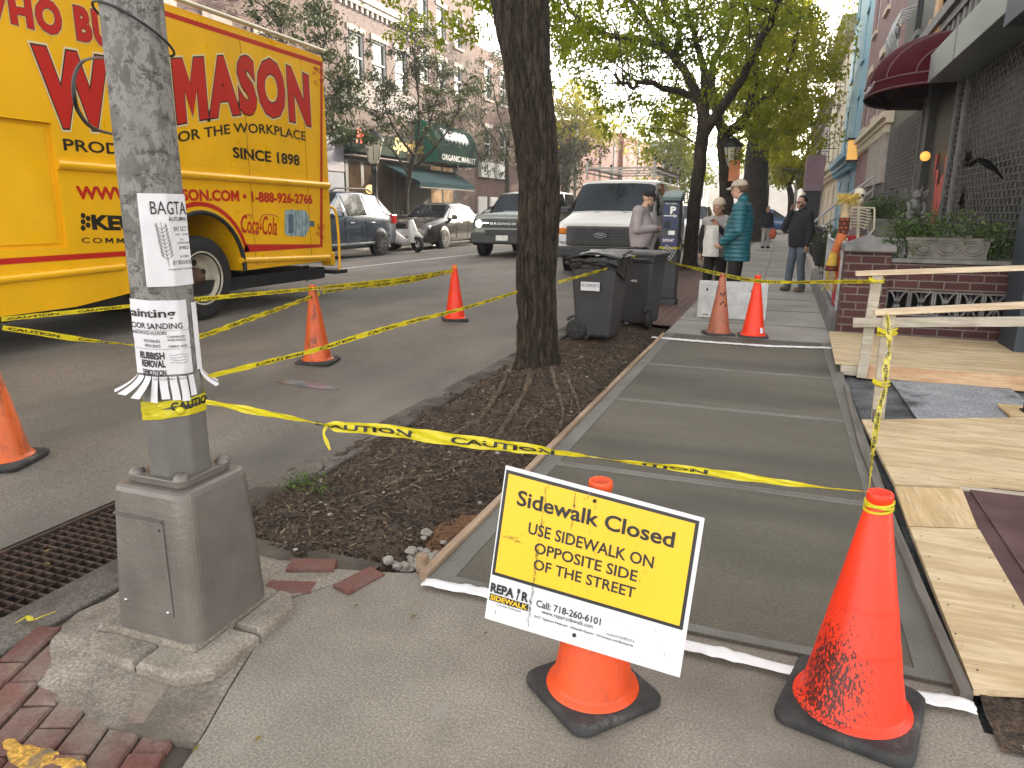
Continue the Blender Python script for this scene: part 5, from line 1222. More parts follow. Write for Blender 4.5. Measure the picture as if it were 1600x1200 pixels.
def car(label,loc,paint,st,wheels,r=.34,cab=(2,5),scale=1,name='parked_car',cat='car',grille=None,group=None,extra=None,ww=.22,rim=None,wind=True,pillars=None,lamps=None):
    T=thing(name,label,cat,loc,0,group,scale)
    R=[]
    for (y,zb,zl,zr,wb,wl,wr) in st:
        h=[(wb*.88,zb),(wb*.985,zb+.07),(wb,lerp(zb,zl,.45)),(wb*.995,lerp(zb,zl,.72)),(wl,zl),(lerp(wl,wr,.5),lerp(zl,zr,.47)),(wr,lerp(zl,zr,.94)),(wr*.86,zr),(wr*.45,zr+.015)]
        R.append([Vector((x,y,z)) for x,z in h]+[Vector((-x,y,z)) for x,z in reversed(h)])
    mb=MB(); loft(mb,R,True); b=mb.build('body',paint,T,merge=True); md=b.modifiers.new('bevel','BEVEL'); md.width=.02; md.segments=2; md.limit_method='ANGLE'; md.angle_limit=radians(50)
    L=lambda i,k:R[i][k]
    def gquad(name,a,b_,c,d,ins=.08,off=.012):
        a,b_,c,d=map(Vector,(a,b_,c,d)); q=(a+b_+c+d)/4; n=(b_-a).cross(d-a).normalized()
        if n.dot(q-Vector((0,q.y if abs(n.x)>.6 else (st[0][0]+st[-1][0])/2,.5)))<0: n=-n
        f=lambda u,v:lerp(lerp(a,b_,u),lerp(d,c,u),v)+n*off
        MB().add([f(ins,ins),f(1-ins,ins),f(1-ins,1-ins*.7),f(ins,1-ins*.7)],[(0,1,2,3)]).build(name,window_glass,T)
    i,j=cab
    if wind:
        for nm_,a_,b2_ in (('windscreen',i,i+1),('rear_window',j+1,j)):
            mg=MB(); cen=(R[a_][8]+R[b2_][8])/2; nn=(R[b2_][8]-R[a_][8]).cross(Vector((1,0,0))).normalized(); nn = nn if nn.z>0 else -nn
            ks=[5.6,6,7,8,9,10,11,11.4]
            def rp(q,k): f_=int(k); return lerp(R[q][f_],R[q][min(f_+1,17)],k-f_)
            mg.grid(7,4,lambda u,v:lerp(rp(a_,ks[int(round(u*7))]),rp(b2_,ks[int(round(u*7))]),.05+.87*v)+nn*.012,False); mg.build(nm_,window_glass,T)
    for s in (0,1):
        for k in range(i,j+1):
            if pillars and k in pillars: continue
            e=lambda q,w:R[q][w if s==0 else 17-w]
            if k==i:   gquad('side_window',e(k,4),e(k+1,4),e(k+1,6),lerp(e(k,4),e(k+1,6),.15),.09)
            elif k==j: gquad('side_window',e(k,4),e(k+1,4),lerp(e(k,6),e(k+1,5),.8),e(k,6),.09)
            else: gquad('side_window',e(k,4),e(k+1,4),e(k+1,6),e(k,6),.055)
    for (wy) in wheels:
        for s in (-1,1):
            wmax=max(q[4] for q in st)
            MB().lathe([(r*.3,0),(r*1.16,0),(r*1.2,-.015)],28,Matrix.Translation((s*(wmax+.004),wy,r*1.02))@Matrix.Rotation(s*pi/2,4,'Y')).build('wheel_arch',black_plastic,T)
            wheel(T,s*(wmax-ww/2+.03),wy,r,r,ww,s,rim or alloy)
    if extra: extra(T,R)
    return T
def addbox(T,name,m,x0,x1,y0,y1,z0,z1,bev=.01): return MB().box(x0,x1,y0,y1,z0,z1).build(name,m,T,bevel=bev)
def mirrors(T,y,z,w,m):
    for s in (-1,1): MB().box(s*w,s*(w+.2),y-.05,y+.06,z,z+.15).build('door_mirror',m,T,bevel=.03) if s>0 else MB().box(-(w+.2),-w,y-.05,y+.06,z,z+.15).build('door_mirror',m,T,bevel=.03)
blue_grey=mat('blue_grey_paint',(.075,.10,.14),.22,.35,.08,2,coat=1); grey_met=mat('grey_metallic',(.07,.069,.067),.24,.5,.08,2,coat=1); olive=mat('olive_paint',(.13,.15,.13),.25,.2,.08,2,coat=1); van_white=mat('van_white',(.70,.69,.66),.3,0,.06,2,coat=.6); dark_paint=mat('dark_car_paint',(.03,.032,.036),.2,.3,.1,2,coat=1); silver=mat('silver_paint',(.36,.37,.38),.25,.5,.06,2,coat=1)
# stations: y, z bottom, belt, roof, half widths bottom/belt/roof ; front is -y
suv_st=[(-2.25,.35,.78,.84,.72,.74,.62),(-2.05,.28,.88,.96,.88,.84,.70),(-1.15,.26,1.02,1.10,.90,.88,.74),(-.25,.26,1.05,1.66,.90,.89,.64),(.75,.26,1.07,1.69,.90,.89,.64),(1.55,.27,1.08,1.64,.90,.88,.62),(2.2,.32,1.05,1.16,.87,.84,.62),(2.28,.40,.85,.92,.80,.78,.6)]
def suvx(T,R):
    mirrors(T,-.75,1.06,.90,blue_grey)
    for s in (-1,1):
        MB().tube([(s*.56,-.45,1.69),(s*.57,-.2,1.76),(s*.57,1.2,1.77),(s*.56,1.45,1.70)],.025,6).build('roof_rail',dark_metal,T)
        addbox(T,'tail_lamp',tail_red,s*.80-.09,s*.80+.09,1.98,2.26,.86,1.12,.03); addbox(T,'headlamp',lamp_m,s*.66-.14,s*.66+.14,-2.2,-1.98,.70,.86,.04)
        for y in (-.15,.85): addbox(T,'door_handle',blue_grey,s*.895-.02,s*.895+.02,y,y+.2,.88,.92,.01)
        addbox(T,'sill_trim',chrome,s*.905-.01,s*.905+.01,-1.0,1.1,.36,.41,.004)
        for y in (-.35,.62): MB().box(s*.902-.004,s*.902+.004,y,y+.012,.42,1.02).build('door_seam',black_plastic,T)
    addbox(T,'grille',black_plastic,-.45,.45,-2.29,-2.2,.55,.80)
car('blue-grey estate SUV parked at the far kerb behind the yellow truck',(-12.65,18.2,roadz(-12.6)),blue_grey,suv_st,(-1.42,1.32),.35,(2,5),1.14,extra=suvx,rim=alloy)
sed_st=[(-2.4,.32,.62,.68,.66,.68,.56),(-2.2,.24,.74,.82,.86,.82,.66),(-1.2,.22,.90,.98,.90,.88,.70),(-.35,.22,.95,1.40,.90,.88,.60),(.45,.22,.97,1.46,.90,.88,.60),(1.2,.22,.99,1.36,.90,.87,.58),(1.9,.26,.98,1.06,.88,.83,.62),(2.35,.36,.86,.92,.80,.76,.6)]
def sedx(p):
    def f(T,R):
        mirrors(T,-.85,.92,.88,p)
        for s in (-1,1):
            addbox(T,'headlamp',lamp_m,s*.66-.15,s*.66+.15,-2.28,-1.95,.62,.76,.05); addbox(T,'tail_lamp',tail_red,s*.70-.12,s*.70+.12,2.22,2.36,.74,.90,.03)
            for y in (-.3,.6): addbox(T,'door_handle',chrome,s*.89-.02,s*.89+.02,y,y+.2,.82,.85,.008)
            for y in (-.55,.35): MB().box(s*.902-.004,s*.902+.004,y,y+.012,.34,.9).build('door_seam',black_plastic,T)
        addbox(T,'grille',chrome,-.42,.42,-2.43,-2.3,.52,.64); addbox(T,'air_intake',black_plastic,-.5,.5,-2.42,-2.3,.32,.44); addbox(T,'number_plate',plate_m,-.16,.16,-2.45,-2.42,.42,.52,.003)
    return f
car('dark grey metallic saloon parked at the far kerb behind the white moped',(-12.65,25.9,roadz(-12.6)),grey_met,sed_st,(-1.45,1.40),.33,(2,5),1.16,extra=sedx(grey_met),rim=alloy)
br_st=[(-2.2,.42,.98,1.04,.84,.82,.74),(-2.12,.36,1.06,1.13,.93,.90,.80),(-1.0,.34,1.12,1.18,.94,.92,.82),(-.5,.34,1.13,1.72,.94,.92,.76),(.7,.34,1.14,1.80,.94,.92,.76),(1.75,.34,1.14,1.78,.94,.92,.76),(2.05,.36,1.10,1.30,.93,.90,.78),(2.15,.42,.9,1.0,.9,.88,.76)]
def brx(T,R):
    mirrors(T,-.85,1.10,.92,olive)
    addbox(T,'grille',black_plastic,-.86,.86,-2.26,-2.16,.80,.98,.02); addbox(T,'bumper',black_plastic,-.93,.93,-2.32,-2.1,.36,.66,.05); addbox(T,'lower_grille',black_ink,-.5,.5,-2.335,-2.3,.60,.74,.01)
    addbox(T,'number_plate',plate_m,-.17,.17,-2.36,-2.33,.46,.60,.003); addbox(T,'bonnet_lip',olive,-.84,.84,-2.24,-2.1,.99,1.07,.03)
    for s in (-1,1): 
        MB().lathe([(0,.035),(.085,.03),(.10,0)],20,Matrix.Translation((s*.70,-2.25,.89))@Matrix.Rotation(pi/2,4,'X')).build('headlamp',lit,T); addbox(T,'light_bar',lit,s*.50-.09,s*.50+.09,-2.275,-2.25,.90,.925,.004)
    mb=MB(); lettermesh('BRONCO',quadmap((-.36,-2.272,.87),(.36,-2.272,.87),(.36,-2.272,.93),(-.36,-2.272,.93)),mb,.03,0,1.25); mb.build('lettering',white_paint,T)
car('olive green boxy SUV with lit headlights driving in the lane behind the tree',(-7.62,22.3,roadz(-7.8)),olive,br_st,(-1.4,1.35),.38,(2,5),1.10,name='moving_car',extra=brx)
van_st=[(-2.75,.42,1.02,1.08,.88,.86,.80),(-2.68,.38,1.10,1.16,.98,.94,.86),(-1.95,.36,1.22,1.30,1.0,.97,.86),(-1.30,.36,1.26,1.98,1.0,.99,.82),(-.3,.36,1.28,2.04,1.0,.99,.82),(2.6,.38,1.28,2.04,1.0,.99,.82),(2.75,.42,1.25,1.9,.98,.96,.80),(2.8,.5,1.2,1.8,.96,.94,.78)]
def vanx(T,R):
    mirrors(T,-1.75,1.28,.99,black_plastic)
    addbox(T,'grille',mat('grille_grey',(.045,.046,.05),.5,.2,.2,6),-.74,.74,-2.86,-2.66,.64,1.04,.03)
    mb=MB(); 
    for i in range(5): z=.70+i*.066; mb.box(-.60,.60,-2.885,-2.86,z,z+.03)
    mb.build('grille_bars',black_plastic,T)
    MB().ball((0,-2.90,.86),.11,18,8,(1.15,.22,.45)).build('badge',mat('badge_blue',(.03,.035,.06),.25,.4,.1,6),T); mb=MB(); mb.tube([(.125*cos(a*.4),-2.915,.86+.046*sin(a*.4)) for a in range(17)],.007,5); lettermesh('Ford',quadmap((-.07,-2.930,.845),(.06,-2.930,.845),(.06,-2.930,.885),(-.07,-2.930,.885)),mb,.01,.3); mb.build('badge_rim',chrome,T)
    addbox(T,'bumper',black_plastic,-1.0,1.0,-2.98,-2.6,.40,.62,.04); addbox(T,'number_plate',plate_m,-.17,.17,-3.0,-2.98,.44,.58,.003)
    for s in (-1,1): addbox(T,'headlamp',lamp_m,s*.84-.11,s*.84+.11,-2.83,-2.6,.70,.86,.02); addbox(T,'indicator',amber,s*.84-.11,s*.84+.11,-2.82,-2.6,.87,1.0,.02)
    for s in (-1,1): MB().bar((s*.15+.35*(s>0)-.35*(s<0),-2.0,1.27),(s*.05,-1.86,1.38),.02,.02).build('wiper',black_ink,T)
    rk=MB()
    for x in (-.78,.78): rk.bar((x,-1.2,2.28),(x,2.5,2.28),.05,.05); rk.bar((x,-1.2,2.18),(x,2.5,2.18),.03,.03)
    for y in (-1.2,0,1.2,2.5):
        rk.bar((-.78,y,2.28),(.78,y,2.28),.05,.04)
        for x in (-.76,.76): rk.bar((x,y,2.02),(x,y,2.44),.045,.045)
    rk.build('roof_rack',mat('rack_grey',(.33,.31,.28),.5,.3,.2,5),T)
    kb=MB()
    for y in (-1.2,0,1.2,2.5):
        for x in (-.76,.76): kb.ball((x,y,2.47),.035,8,6)
    kb.build('rack_knob',black_plastic,T)
    addbox(T,'dash_paper',paper_white,.25,.55,-1.76,-1.74,1.36,1.39,.002)
car('white work van with roof rack and black grille parked facing the camera',(-3.92,19.65,roadz(-4.1)-.01),van_white,van_st,(-1.75,1.75),.37,(2,5),1.12,name='work_van',cat='van',extra=vanx,pillars=(4,5),ww=.24)
car('black car mostly hidden behind the olive SUV at the far kerb',(-12.6,33,roadz(-12.6)),dark_paint,sed_st,(-1.45,1.4),.33,(2,5),1.14,extra=sedx(dark_paint))
car('dark car queuing behind the white van',(-6.6,32,roadz(-6.6)),dark_paint,suv_st,(-1.42,1.32),.35,(2,5),1.08,name='moving_car')
car('white car parked beyond the second tree, past the teal jacket',(-3.9,33.5,-.03),van_white,suv_st,(-1.42,1.32),.35,(2,5),1.08)
car('small blue car crossing at the far end of the pavement',(-1.1,58,0),mat('bright_blue_paint',(.03,.10,.26),.25,.2,.08,2,coat=1),suv_st,(-1.42,1.32),.35,(2,5),1.05).rotation_euler=(0,0,radians(90))
car('pale teal car far down the street beyond the crossing',(-2.6,72,0),mat('pale_teal_paint',(.35,.45,.45),.25,.1,.06,2,coat=1),suv_st,(-1.42,1.32),.35,(2,5),1.15).rotation_euler=(0,0,radians(20))
# moped between the parked cars
MP=thing('moped','white moped parked between the blue-grey SUV and the dark saloon','moped',(-12.05,21.9,roadz(-12)),radians(70),scale=1.12)
for y in (-.62,.62):
    MB().lathe([(.15,-.05),(.22,-.055),(.25,0),(.22,.055),(.15,.05)],24,Matrix.Translation((0,y,.25))@Matrix.Rotation(pi/2,4,'Y')).build('wheel',black_rubber,MP)
mb=MB(); mb.tube([(0,-.35,.35),(0,-.1,.28),(0,.2,.35),(0,.75,.72)],[.10,.12,.16,.09],12); mb.tube([(0,-.42,.3),(0,-.45,.6),(0,-.36,.95)],[.12,.15,.07],12); mb.tube([(0,-.85,.45),(0,-.65,.53),(0,-.45,.46)],[.03,.08,.06],8); mb.build('body',white_paint,MP)
MB().tube([(0,-.05,.76),(0,.3,.80),(0,.75,.82)],[.08,.13,.07],12).build('saddle',black_rubber,MP); mb=MB(); mb.tube([(-.32,-.25,1.02),(0,-.36,.97),(.32,-.25,1.02)],.02,6); mb.tube([(0,-.62,.25),(0,-.42,.8)],.03,6); mb.build('handlebar',dark_metal,MP)
for s in (-1,1): MB().ball((s*.3,-.3,1.16),.06,8,6,(1,.3,.8)).build('mirror',dark_metal,MP)
MB().box(-.06,.06,.78,.9,.62,.68).build('tail_lamp',tail_red,MP,bevel=.01); MB().tube([(.14,.1,.25),(.16,.8,.32)],.05,8).build('exhaust',dark_metal,MP)
# motorcycle on the right
q=g(1277,405,0); MO=thing('motorcycle','dark motorcycle with white headlight fairing parked by the building line','motorcycle',(.98,23.3,0),radians(8))
for y in (-.7,.7): MB().lathe([(.2,-.06),(.29,-.065),(.33,0),(.29,.065),(.2,.06)],24,Matrix.Translation((0,y,.33))@Matrix.Rotation(pi/2,4,'Y')).build('wheel',black_rubber,MO)
mb=MB(); mb.tube([(0,-.3,.55),(0,.0,.5),(0,.35,.55)],[.14,.2,.14],10); mb.build('engine',dark_metal,MO); MB().tube([(0,-.35,.85),(0,0,.92),(0,.3,.82)],[.08,.16,.10],12).build('tank',black_plastic,MO); MB().tube([(0,.25,.84),(0,.6,.86),(0,.95,.95)],[.1,.13,.05],10).build('saddle',black_rubber,MO)
MB().ball((0,-.62,.98),.17,14,9,(1,.8,1.1)).build('headlight_fairing',white_paint,MO); mb=MB(); mb.tube([(-.38,-.3,1.12),(0,-.5,1.08),(.38,-.3,1.12)],.02,6)
for s in (-1,1): mb.tube([(s*.09,-.7,.33),(s*.08,-.48,1.05)],.028,6)
mb.build('fork',chrome,MO)
# ================================================================== BUILDINGS
def wallholes(mb, P, u0,u1,v0,v1, holes, depth, nin):
    """P(u,v,d) maps wall coordinates and inward depth to 3D"""
    us=sorted({u0,u1,*[h[0] for h in holes],*[h[1] for h in holes]}); vs=sorted({v0,v1,*[h[2] for h in holes],*[h[3] for h in holes]})
    for a,b in zip(us,us[1:]):
        for c,d in zip(vs,vs[1:]):
            m,n=(a+b)/2,(c+d)/2
            if any(h[0]<m<h[1] and h[2]<n<h[3] for h in holes): continue
            mb.quad(P(a,c,0),P(b,c,0),P(b,d,0),P(a,d,0))
    for (a,b,c,d) in holes:
        mb.quad(P(a,c,0),P(a,d,0),P(a,d,depth),P(a,c,depth)).quad(P(b,c,0),P(b,c,depth),P(b,d,depth),P(b,d,0)).quad(P(a,d,0),P(b,d,0),P(b,d,depth),P(a,d,depth)).quad(P(a,c,0),P(a,c,depth),P(b,c,depth),P(b,c,0))
def building(name,label,X,side,y0,y1,h,wallm,wins,trim,frame_m,deep=9,cornice=None,z0=-.2,curtain=True,lintel=True,sill=.08,cat='building',glassm=None):
    """side +1: the street face looks to +X (left row), -1: to -X (right row)"""
    T=thing(name,label,cat,(X,(y0+y1)/2,0)); o=Vector(T.location)
    P=lambda u,v,d:Vector((X-side*d,u,v))-o
    mb=MB(); wallholes(mb,P,y0,y1,z0,h,[w[:4] for w in wins],.18,0)
    Xb=X-side*deep
    mb.quad(P(y0,z0,0),P(y0,h,0),P(y0,h,deep),P(y0,z0,deep)).quad(P(y1,z0,0),P(y1,z0,deep),P(y1,h,deep),P(y1,h,0)).quad(P(y0,z0,deep),P(y0,h,deep),P(y1,h,deep),P(y1,z0,deep))
    mb.build('wall',wallm,T)
    MB().quad(P(y0,h-.02,.02),P(y1,h-.02,.02),P(y1,h-.02,deep-.02),P(y0,h-.02,deep-.02)).build('roof',stone_grey,T)
    for w in wins:
        a,b,c,d=w[:4]; gm=MB().quad(P(a,c,.14),P(b,c,.14),P(b,d,.14),P(a,d,.14))
        fr=MB(); t=.07
        def bx(a_,b_,c_,d_,e0,e1): 
            p=P(a_,c_,e0);q=P(b_,d_,e1); fr.box(min(p.x,q.x),max(p.x,q.x),p.y,q.y,p.z,q.z)
        bx(a,a+t,c,d,.06,.135); bx(b-t,b,c,d,.06,.135); bx(a+t,b-t,d-t,d,.06,.135); bx(a+t,b-t,c,c+t,.06,.135); bx(a+t,b-t,(c+d)/2-.03,(c+d)/2+.03,.05,.135)
        f=fr.build('window',frame_m,T); gm.build('pane',glassm or window_glass,f)
        if lintel:
            tr=MB(); p=P(a-.12,c-.13,-.09);q=P(b+.12,c-.002,.0); tr.box(min(p.x,q.x),max(p.x,q.x),p.y,q.y,p.z,q.z)
            p=P(a-.12,d+.002,-.05);q=P(b+.12,d+.24,.0); tr.box(min(p.x,q.x),max(p.x,q.x),p.y,q.y,p.z,q.z); tr.build('lintel_and_sill',trim,T)
    for k,(zc,pr_,hh) in enumerate(cornice or ()):
        mb=MB(); p=P(y0-.02,zc,-pr_);q=P(y1+.02,zc+hh*.45,0); mb.box(min(p.x,q.x),max(p.x,q.x),p.y,q.y,p.z,q.z)
        p=P(y0-.02,zc+hh*.45,-pr_*1.5);q=P(y1+.02,zc+hh,0); mb.box(min(p.x,q.x),max(p.x,q.x),p.y,q.y,p.z,q.z)
        n=int((y1-y0)/.42)
        for i in range(n): 
            yy=y0+.2+i*.42; p=P(yy,zc-.22,-pr_*.8);q=P(yy+.16,zc,0); mb.box(min(p.x,q.x),max(p.x,q.x),p.y,q.y,p.z,q.z)
        mb.build('cornice',trim,T)
    return T
XL=-18.0
pinkb=brick('pale_pink_brick',(.28,.195,.18),(.20,.13,.12),(.28,.25,.23),'yz',.24,.085,.016,.4,.25)
brownb=brick('brown_brick',(.20,.112,.098),(.135,.072,.064),(.36,.32,.29),'yz',.24,.085,.015,.4,.25)
darkb=brick('dark_red_brick',(.20,.09,.075),(.13,.055,.048),(.26,.22,.20),'yz',.24,.085,.015,.4,.25)
whitebr=brick('white_brick',(.58,.54,.52),(.46,.42,.40),(.30,.27,.26),'yz',.26,.09,.02,.4,.3)
win_white=mat('window_frame_white',(.62,.64,.64),.5,0,.05,3); win_dark=mat('window_frame_dark',(.03,.03,.032),.5,0,.1,3); limest=mat('limestone',(.38,.34,.31),.8,0,.12,4,bump=.2,bscale=40)
LX=lambda x,y:atx(x,y,XL)
def wl(x,yt,yb,w=1.1): p=LX(x,yt); q=LX(x,yb); return (p.y-w/2,p.y+w/2,q.z,p.z)
yA0=LX(532,200).y; yA1=LX(652,120).y; yB1=LX(742,100).y
# brown one behind the truck
building('brick_building','reddish brown brick building behind the truck, with an iron-grey shopfront',XL,1,14,yA0-.02,18,brownb,[(y,y+1.1,z,z+2.0) for z in (5.4,9.0,12.3) for y in (15.2,17.6,20,22.4)],limest,win_white)
SF=lambda y0,y1,z0,z1,pr,name,m,T,o,bev=.02: MB().box(XL+.0,XL+pr,y0,y1,z0,z1).xf(Matrix.Translation(-o)).build(name,m,T,bevel=bev)
blu=mat('slate_blue_paint',(.13,.15,.22),.6,0,.1,3); 
BS=thing('storefront','slate blue shopfront sign at the truck corner','storefront',(XL,yA0-1.6,0)); o=Vector(BS.location)
SF(yA0-3.2,yA0-.06,3.0,4.5,.16,'sign_board',mat('sign_lilac',(.17,.165,.21),.6,0,.1,3),BS,o); SF(yA0-3.2,yA0-.06,-.1,2.99,.12,'shop_wall',blu,BS,o); k=MB()
lettermesh('DELI',quadmap((XL+.165,yA0-1.5,3.9),(XL+.165,yA0-.5,3.9),(XL+.165,yA0-.5,4.2),(XL+.165,yA0-1.5,4.2)),k,.02) if False else None
# A: pale brick with corbels over the pasta shop
f1t,f1b=LX(556,38),LX(556,98)
winsA=[]
for i in range(3):
    yc=LX([556,592,626][i],60).y
    winsA.append((yc-.62,yc+.62,LX(556,112).z-.35,LX(556,46).z-.12)); winsA.append((yc-.62,yc+.62,LX(556,46).z+2.5,LX(556,46).z+4.4))
zc=LX(560,10).z
bA=building('pale_brick_building','pale pinkish brick building with a corbelled band above the pasta shop',XL,1,yA0,yA1,18,pinkb,winsA,limest,win_white,cornice=[(zc,.12,.5)])
oA=Vector(bA.location)
MB().box(XL+.001,XL+.05,yA0+.05,yA1-.05,LX(560,165).z+.0,LX(560,165).z+.95).xf(Matrix.Translation(-oA)).build('white_band',whitebr,bA)
winsB=[]
for px in (662,690,716):
    yc=LX(px,70).y
    for zt_,zb_ in ((LX(690,12).z,LX(690,62).z),(LX(690,95).z,LX(690,138).z)): winsB.append((yc-.55,yc+.55,zb_,zt_))
building('brick_building','brown brick building with tall white windows above the green awning',XL,1,yA1+.01,yB1,17,brownb,winsB,limest,win_white)
winsC=[(y,y+1.1,z,z+1.9) for z in (4.6,8.2) for y in (yB1+1.5,yB1+4.2,yB1+7,yB1+10,yB1+13)]
building('brick_building','dark red brick building behind the bare-stemmed trees beyond the green awning',XL,1,yB1+.01,yB1+16,11,darkb,winsC,limest,win_white)
# pasta shop
PS=thing('pasta_shop','green pasta shop front with gold lettering and a dark awning','storefront',(XL,(yA0+yA1)/2,0)); o=Vector(PS.location)
za,zb=LX(533,202).z,LX(533,236).z
def pbox(name,m,X0,X1,y0,y1,z0,z1,T=PS,o=o,bev=0,par=None): return MB().box(X0,X1,y0,y1,z0,z1).xf(Matrix.Translation(-o)).build(name,m,par or T,bevel=bev)
ps_y1=LX(665,230).y
grn=mat('sign_green',(.012,.04,.027),.8,0,.2,1.2,col2=(.03,.05,.035),spec=.1); tan_=mat('sign_tan',(.09,.075,.045),.8,0,.15,2,spec=.1)
pbox('sign_board',grn,XL+.05,XL+.5,yA0+.05,lerp(yA0,ps_y1,.62),zb,za,bev=.02); pbox('sign_end',tan_,XL+.05,XL+.5,lerp(yA0,ps_y1,.62)+.003,ps_y1,zb-.12,za-.0,bev=.02); pbox('sign_edge',limest,XL+.04,XL+.53,yA0+.05,ps_y1,zb-.16,zb-.122)
k=MB(); T1=lambda y,z:Vector((XL+.515,y,z))-o
def ltext(s,y0,y1,z0,z1,b=.02,sh=0,X=XL+.515,o=o,mb=None): lettermesh(s,lambda u,v:Vector((X,lerp(y0,y1,u),lerp(z0,z1,v)))-o,mb,b,sh); return mb
k=ltext('Pasta',yA0+.35,yA0+1.75,zb+.35,zb+.95,.03,.35,mb=k); k.build('neon_lettering',mat('neon_red',(1,.12,.05),.4,emit=.3),PS)
k=ltext('Spaghetti',lerp(yA0,ps_y1,.45),lerp(yA0,ps_y1,.92),zb+.15,zb+.9,.02,.35,mb=MB()); k.build('gold_lettering',mat('gold_ink',(.55,.38,.09),.4,.3,.1,5),PS)
interior=mat('shop_interior',(.10,.055,.03),.7,0,.7,1.1); 
pbox('shop_front',mat('shopfront_dark',(.018,.022,.02),.5,0,.2,3),XL+.002,XL+.12,yA0+.05,ps_y1+.2,-.1,zb-.17)
for a,b in ((.04,.16),(.20,.30),(.34,.52),(.55,.72)): pbox('shop_window',glass('shop_glass',(.06,.04,.028),.05),XL+.121,XL+.135,lerp(yA0,ps_y1,a),lerp(yA0,ps_y1,b),.5,zb-.35)
def ball_lamp(label,p,r,col,st,name='lamp'): 
    o_=MB().ball((0,0,0),r,10,7).build(name,mat(name+'_glow_%d'%(st*10),col,.5,emit=st),None,loc=p); return tag(o_,label,'lamp')
ball_lamp('glowing warm lamp in the pasta shop doorway',(XL+.3,lerp(yA0,ps_y1,.215),2.35),.2,(1,.62,.22),.35)
q0,q1=LX(592,247),LX(720,275)
AW=thing('awning','dark teal sloping fabric awning over the restaurant windows','awning',(XL,q0.y+3,0)); o2=Vector(AW.location); awm=mat('teal_fabric',(.016,.045,.055),.95,0,.1,3,spec=.05)
ya,yb=LX(596,250).y,LX(690,268).y
MB().add([Vector(p)-o2 for p in ((XL+.1,ya,3.55),(XL+.1,yb+1.5,3.55),(XL+1.9,yb+.2,2.75),(XL+1.9,ya+.2,2.75),(XL+.1,ya,3.5),(XL+.1,yb+1.5,3.5),(XL+1.9,yb+.2,2.55),(XL+1.9,ya+.2,2.55))],[(0,1,2,3),(7,6,5,4),(3,2,6,7),(0,3,7,4),(1,5,6,2)]).build('canopy',awm,AW)
MB().bar(Vector((XL+1.9,ya+.2,2.5))-o2,Vector((XL+1.9,yb+.2,2.5))-o2,.05,.05).build('front_bar',dark_metal,AW)
# green awning shop
GA=thing('green_awning','rounded green awning with white lettering over the next shop','awning',(XL,(yA1+yB1)/2,0)); o3=Vector(GA.location)
ga0,ga1=LX(648,215).y,LX(716,250).y; zt2,zm2,zb2=LX(652,186).z,LX(652,236).z,LX(652,232).z-.1
gm=mat('green_canvas',(.012,.15,.10),.9,0,.1,3,spec=.05); gm2=mat('green_canvas_dark',(.010,.034,.028),.95,0,.1,3,spec=.05)
prof=[(XL+.02,zt2)]+[(XL+.02+1.25*sin(a),zm2+(zt2-zm2)*cos(a)) for a in [i*pi/16 for i in range(1,9)]]+[(XL+1.27,zm2-.55)]
mb=MB(); 
for (xa,za_),(xb,zb_) in zip(prof,prof[1:]): mb.quad((xa,ga0,za_),(xa,ga1,za_),(xb,ga1,zb_),(xb,ga0,zb_))
mb.xf(Matrix.Translation(-o3)).build('canopy',gm2,GA)
mb=MB(); n=len(prof)
for yy in (ga0,ga1): mb.add([(x,yy,z) for x,z in prof]+[(XL+.02,yy,zm2-.55)],[tuple(range(n+1))])
mb.xf(Matrix.Translation(-o3)).build('end_panel',gm,GA)
k=ltext('ORGANIC MARKET',ga0+.5,ga1-.5,zm2-.42,zm2-.12,.02,0,XL+1.29,o3,MB()); k.build('lettering',white_paint,GA)
mb=MB(); r=random.Random(8)

Fs=lambda u,v:Vector((XL+.03+1.26*sin(lerp(1.25,.75,v)),lerp(ga0+1.0,ga1-1.2,u),zm2+(zt2-zm2)*cos(lerp(1.25,.75,v))+.01))-o3
mb.tube([Fs((.02+.96*i/90)+.035*sin(i*.9),.45+.42*sin(i*.9+1.2)*(1.3-.6*abs(sin(i*.23)))) for i in range(91)],.075,5)
mb.build('script_lettering',white_paint,GA)
GS=thing('storefront','lit shop windows under the green awning, warm inside','storefront',(XL,(ga0+ga1)/2,0)); o4=Vector(GS.location)
pbox('front_wall',win_dark,XL+.002,XL+.10,ga0,ga1-.3,-.1,zm2-.56,T=GS,o=o4)
warm=mat('warm_interior',(.62,.30,.13),.6,0,.5,1.3,col2=(.75,.50,.26),emit=None); 
lw=mat('lit_shop_window',(.80,.46,.24),.3,0,.75,1.6,col2=(.9,.62,.38),emit=.05)
for a,b in ((.05,.26),(.31,.56),(.61,.86)):
    for z0,z1 in ((2.75,3.75),(.35,2.55)): pbox('lit_window',lw,XL+.101,XL+.115,lerp(ga0,ga1-.3,a),lerp(ga0,ga1-.3,b),z0,z1,T=GS,o=o4)
NB=thing('news_box','small blue newspaper box outside the lit shop','news box',(XL+1.4,LX(612,300).y+6.5,.06)); MB().box(-.25,.25,-.22,.22,.25,1.1).build('box',mat('box_blue',(.02,.08,.25),.4,0,.1,4),NB,bevel=.03); MB().box(-.2,.2,-.18,.18,0,.25).build('stand',dark_metal,NB)
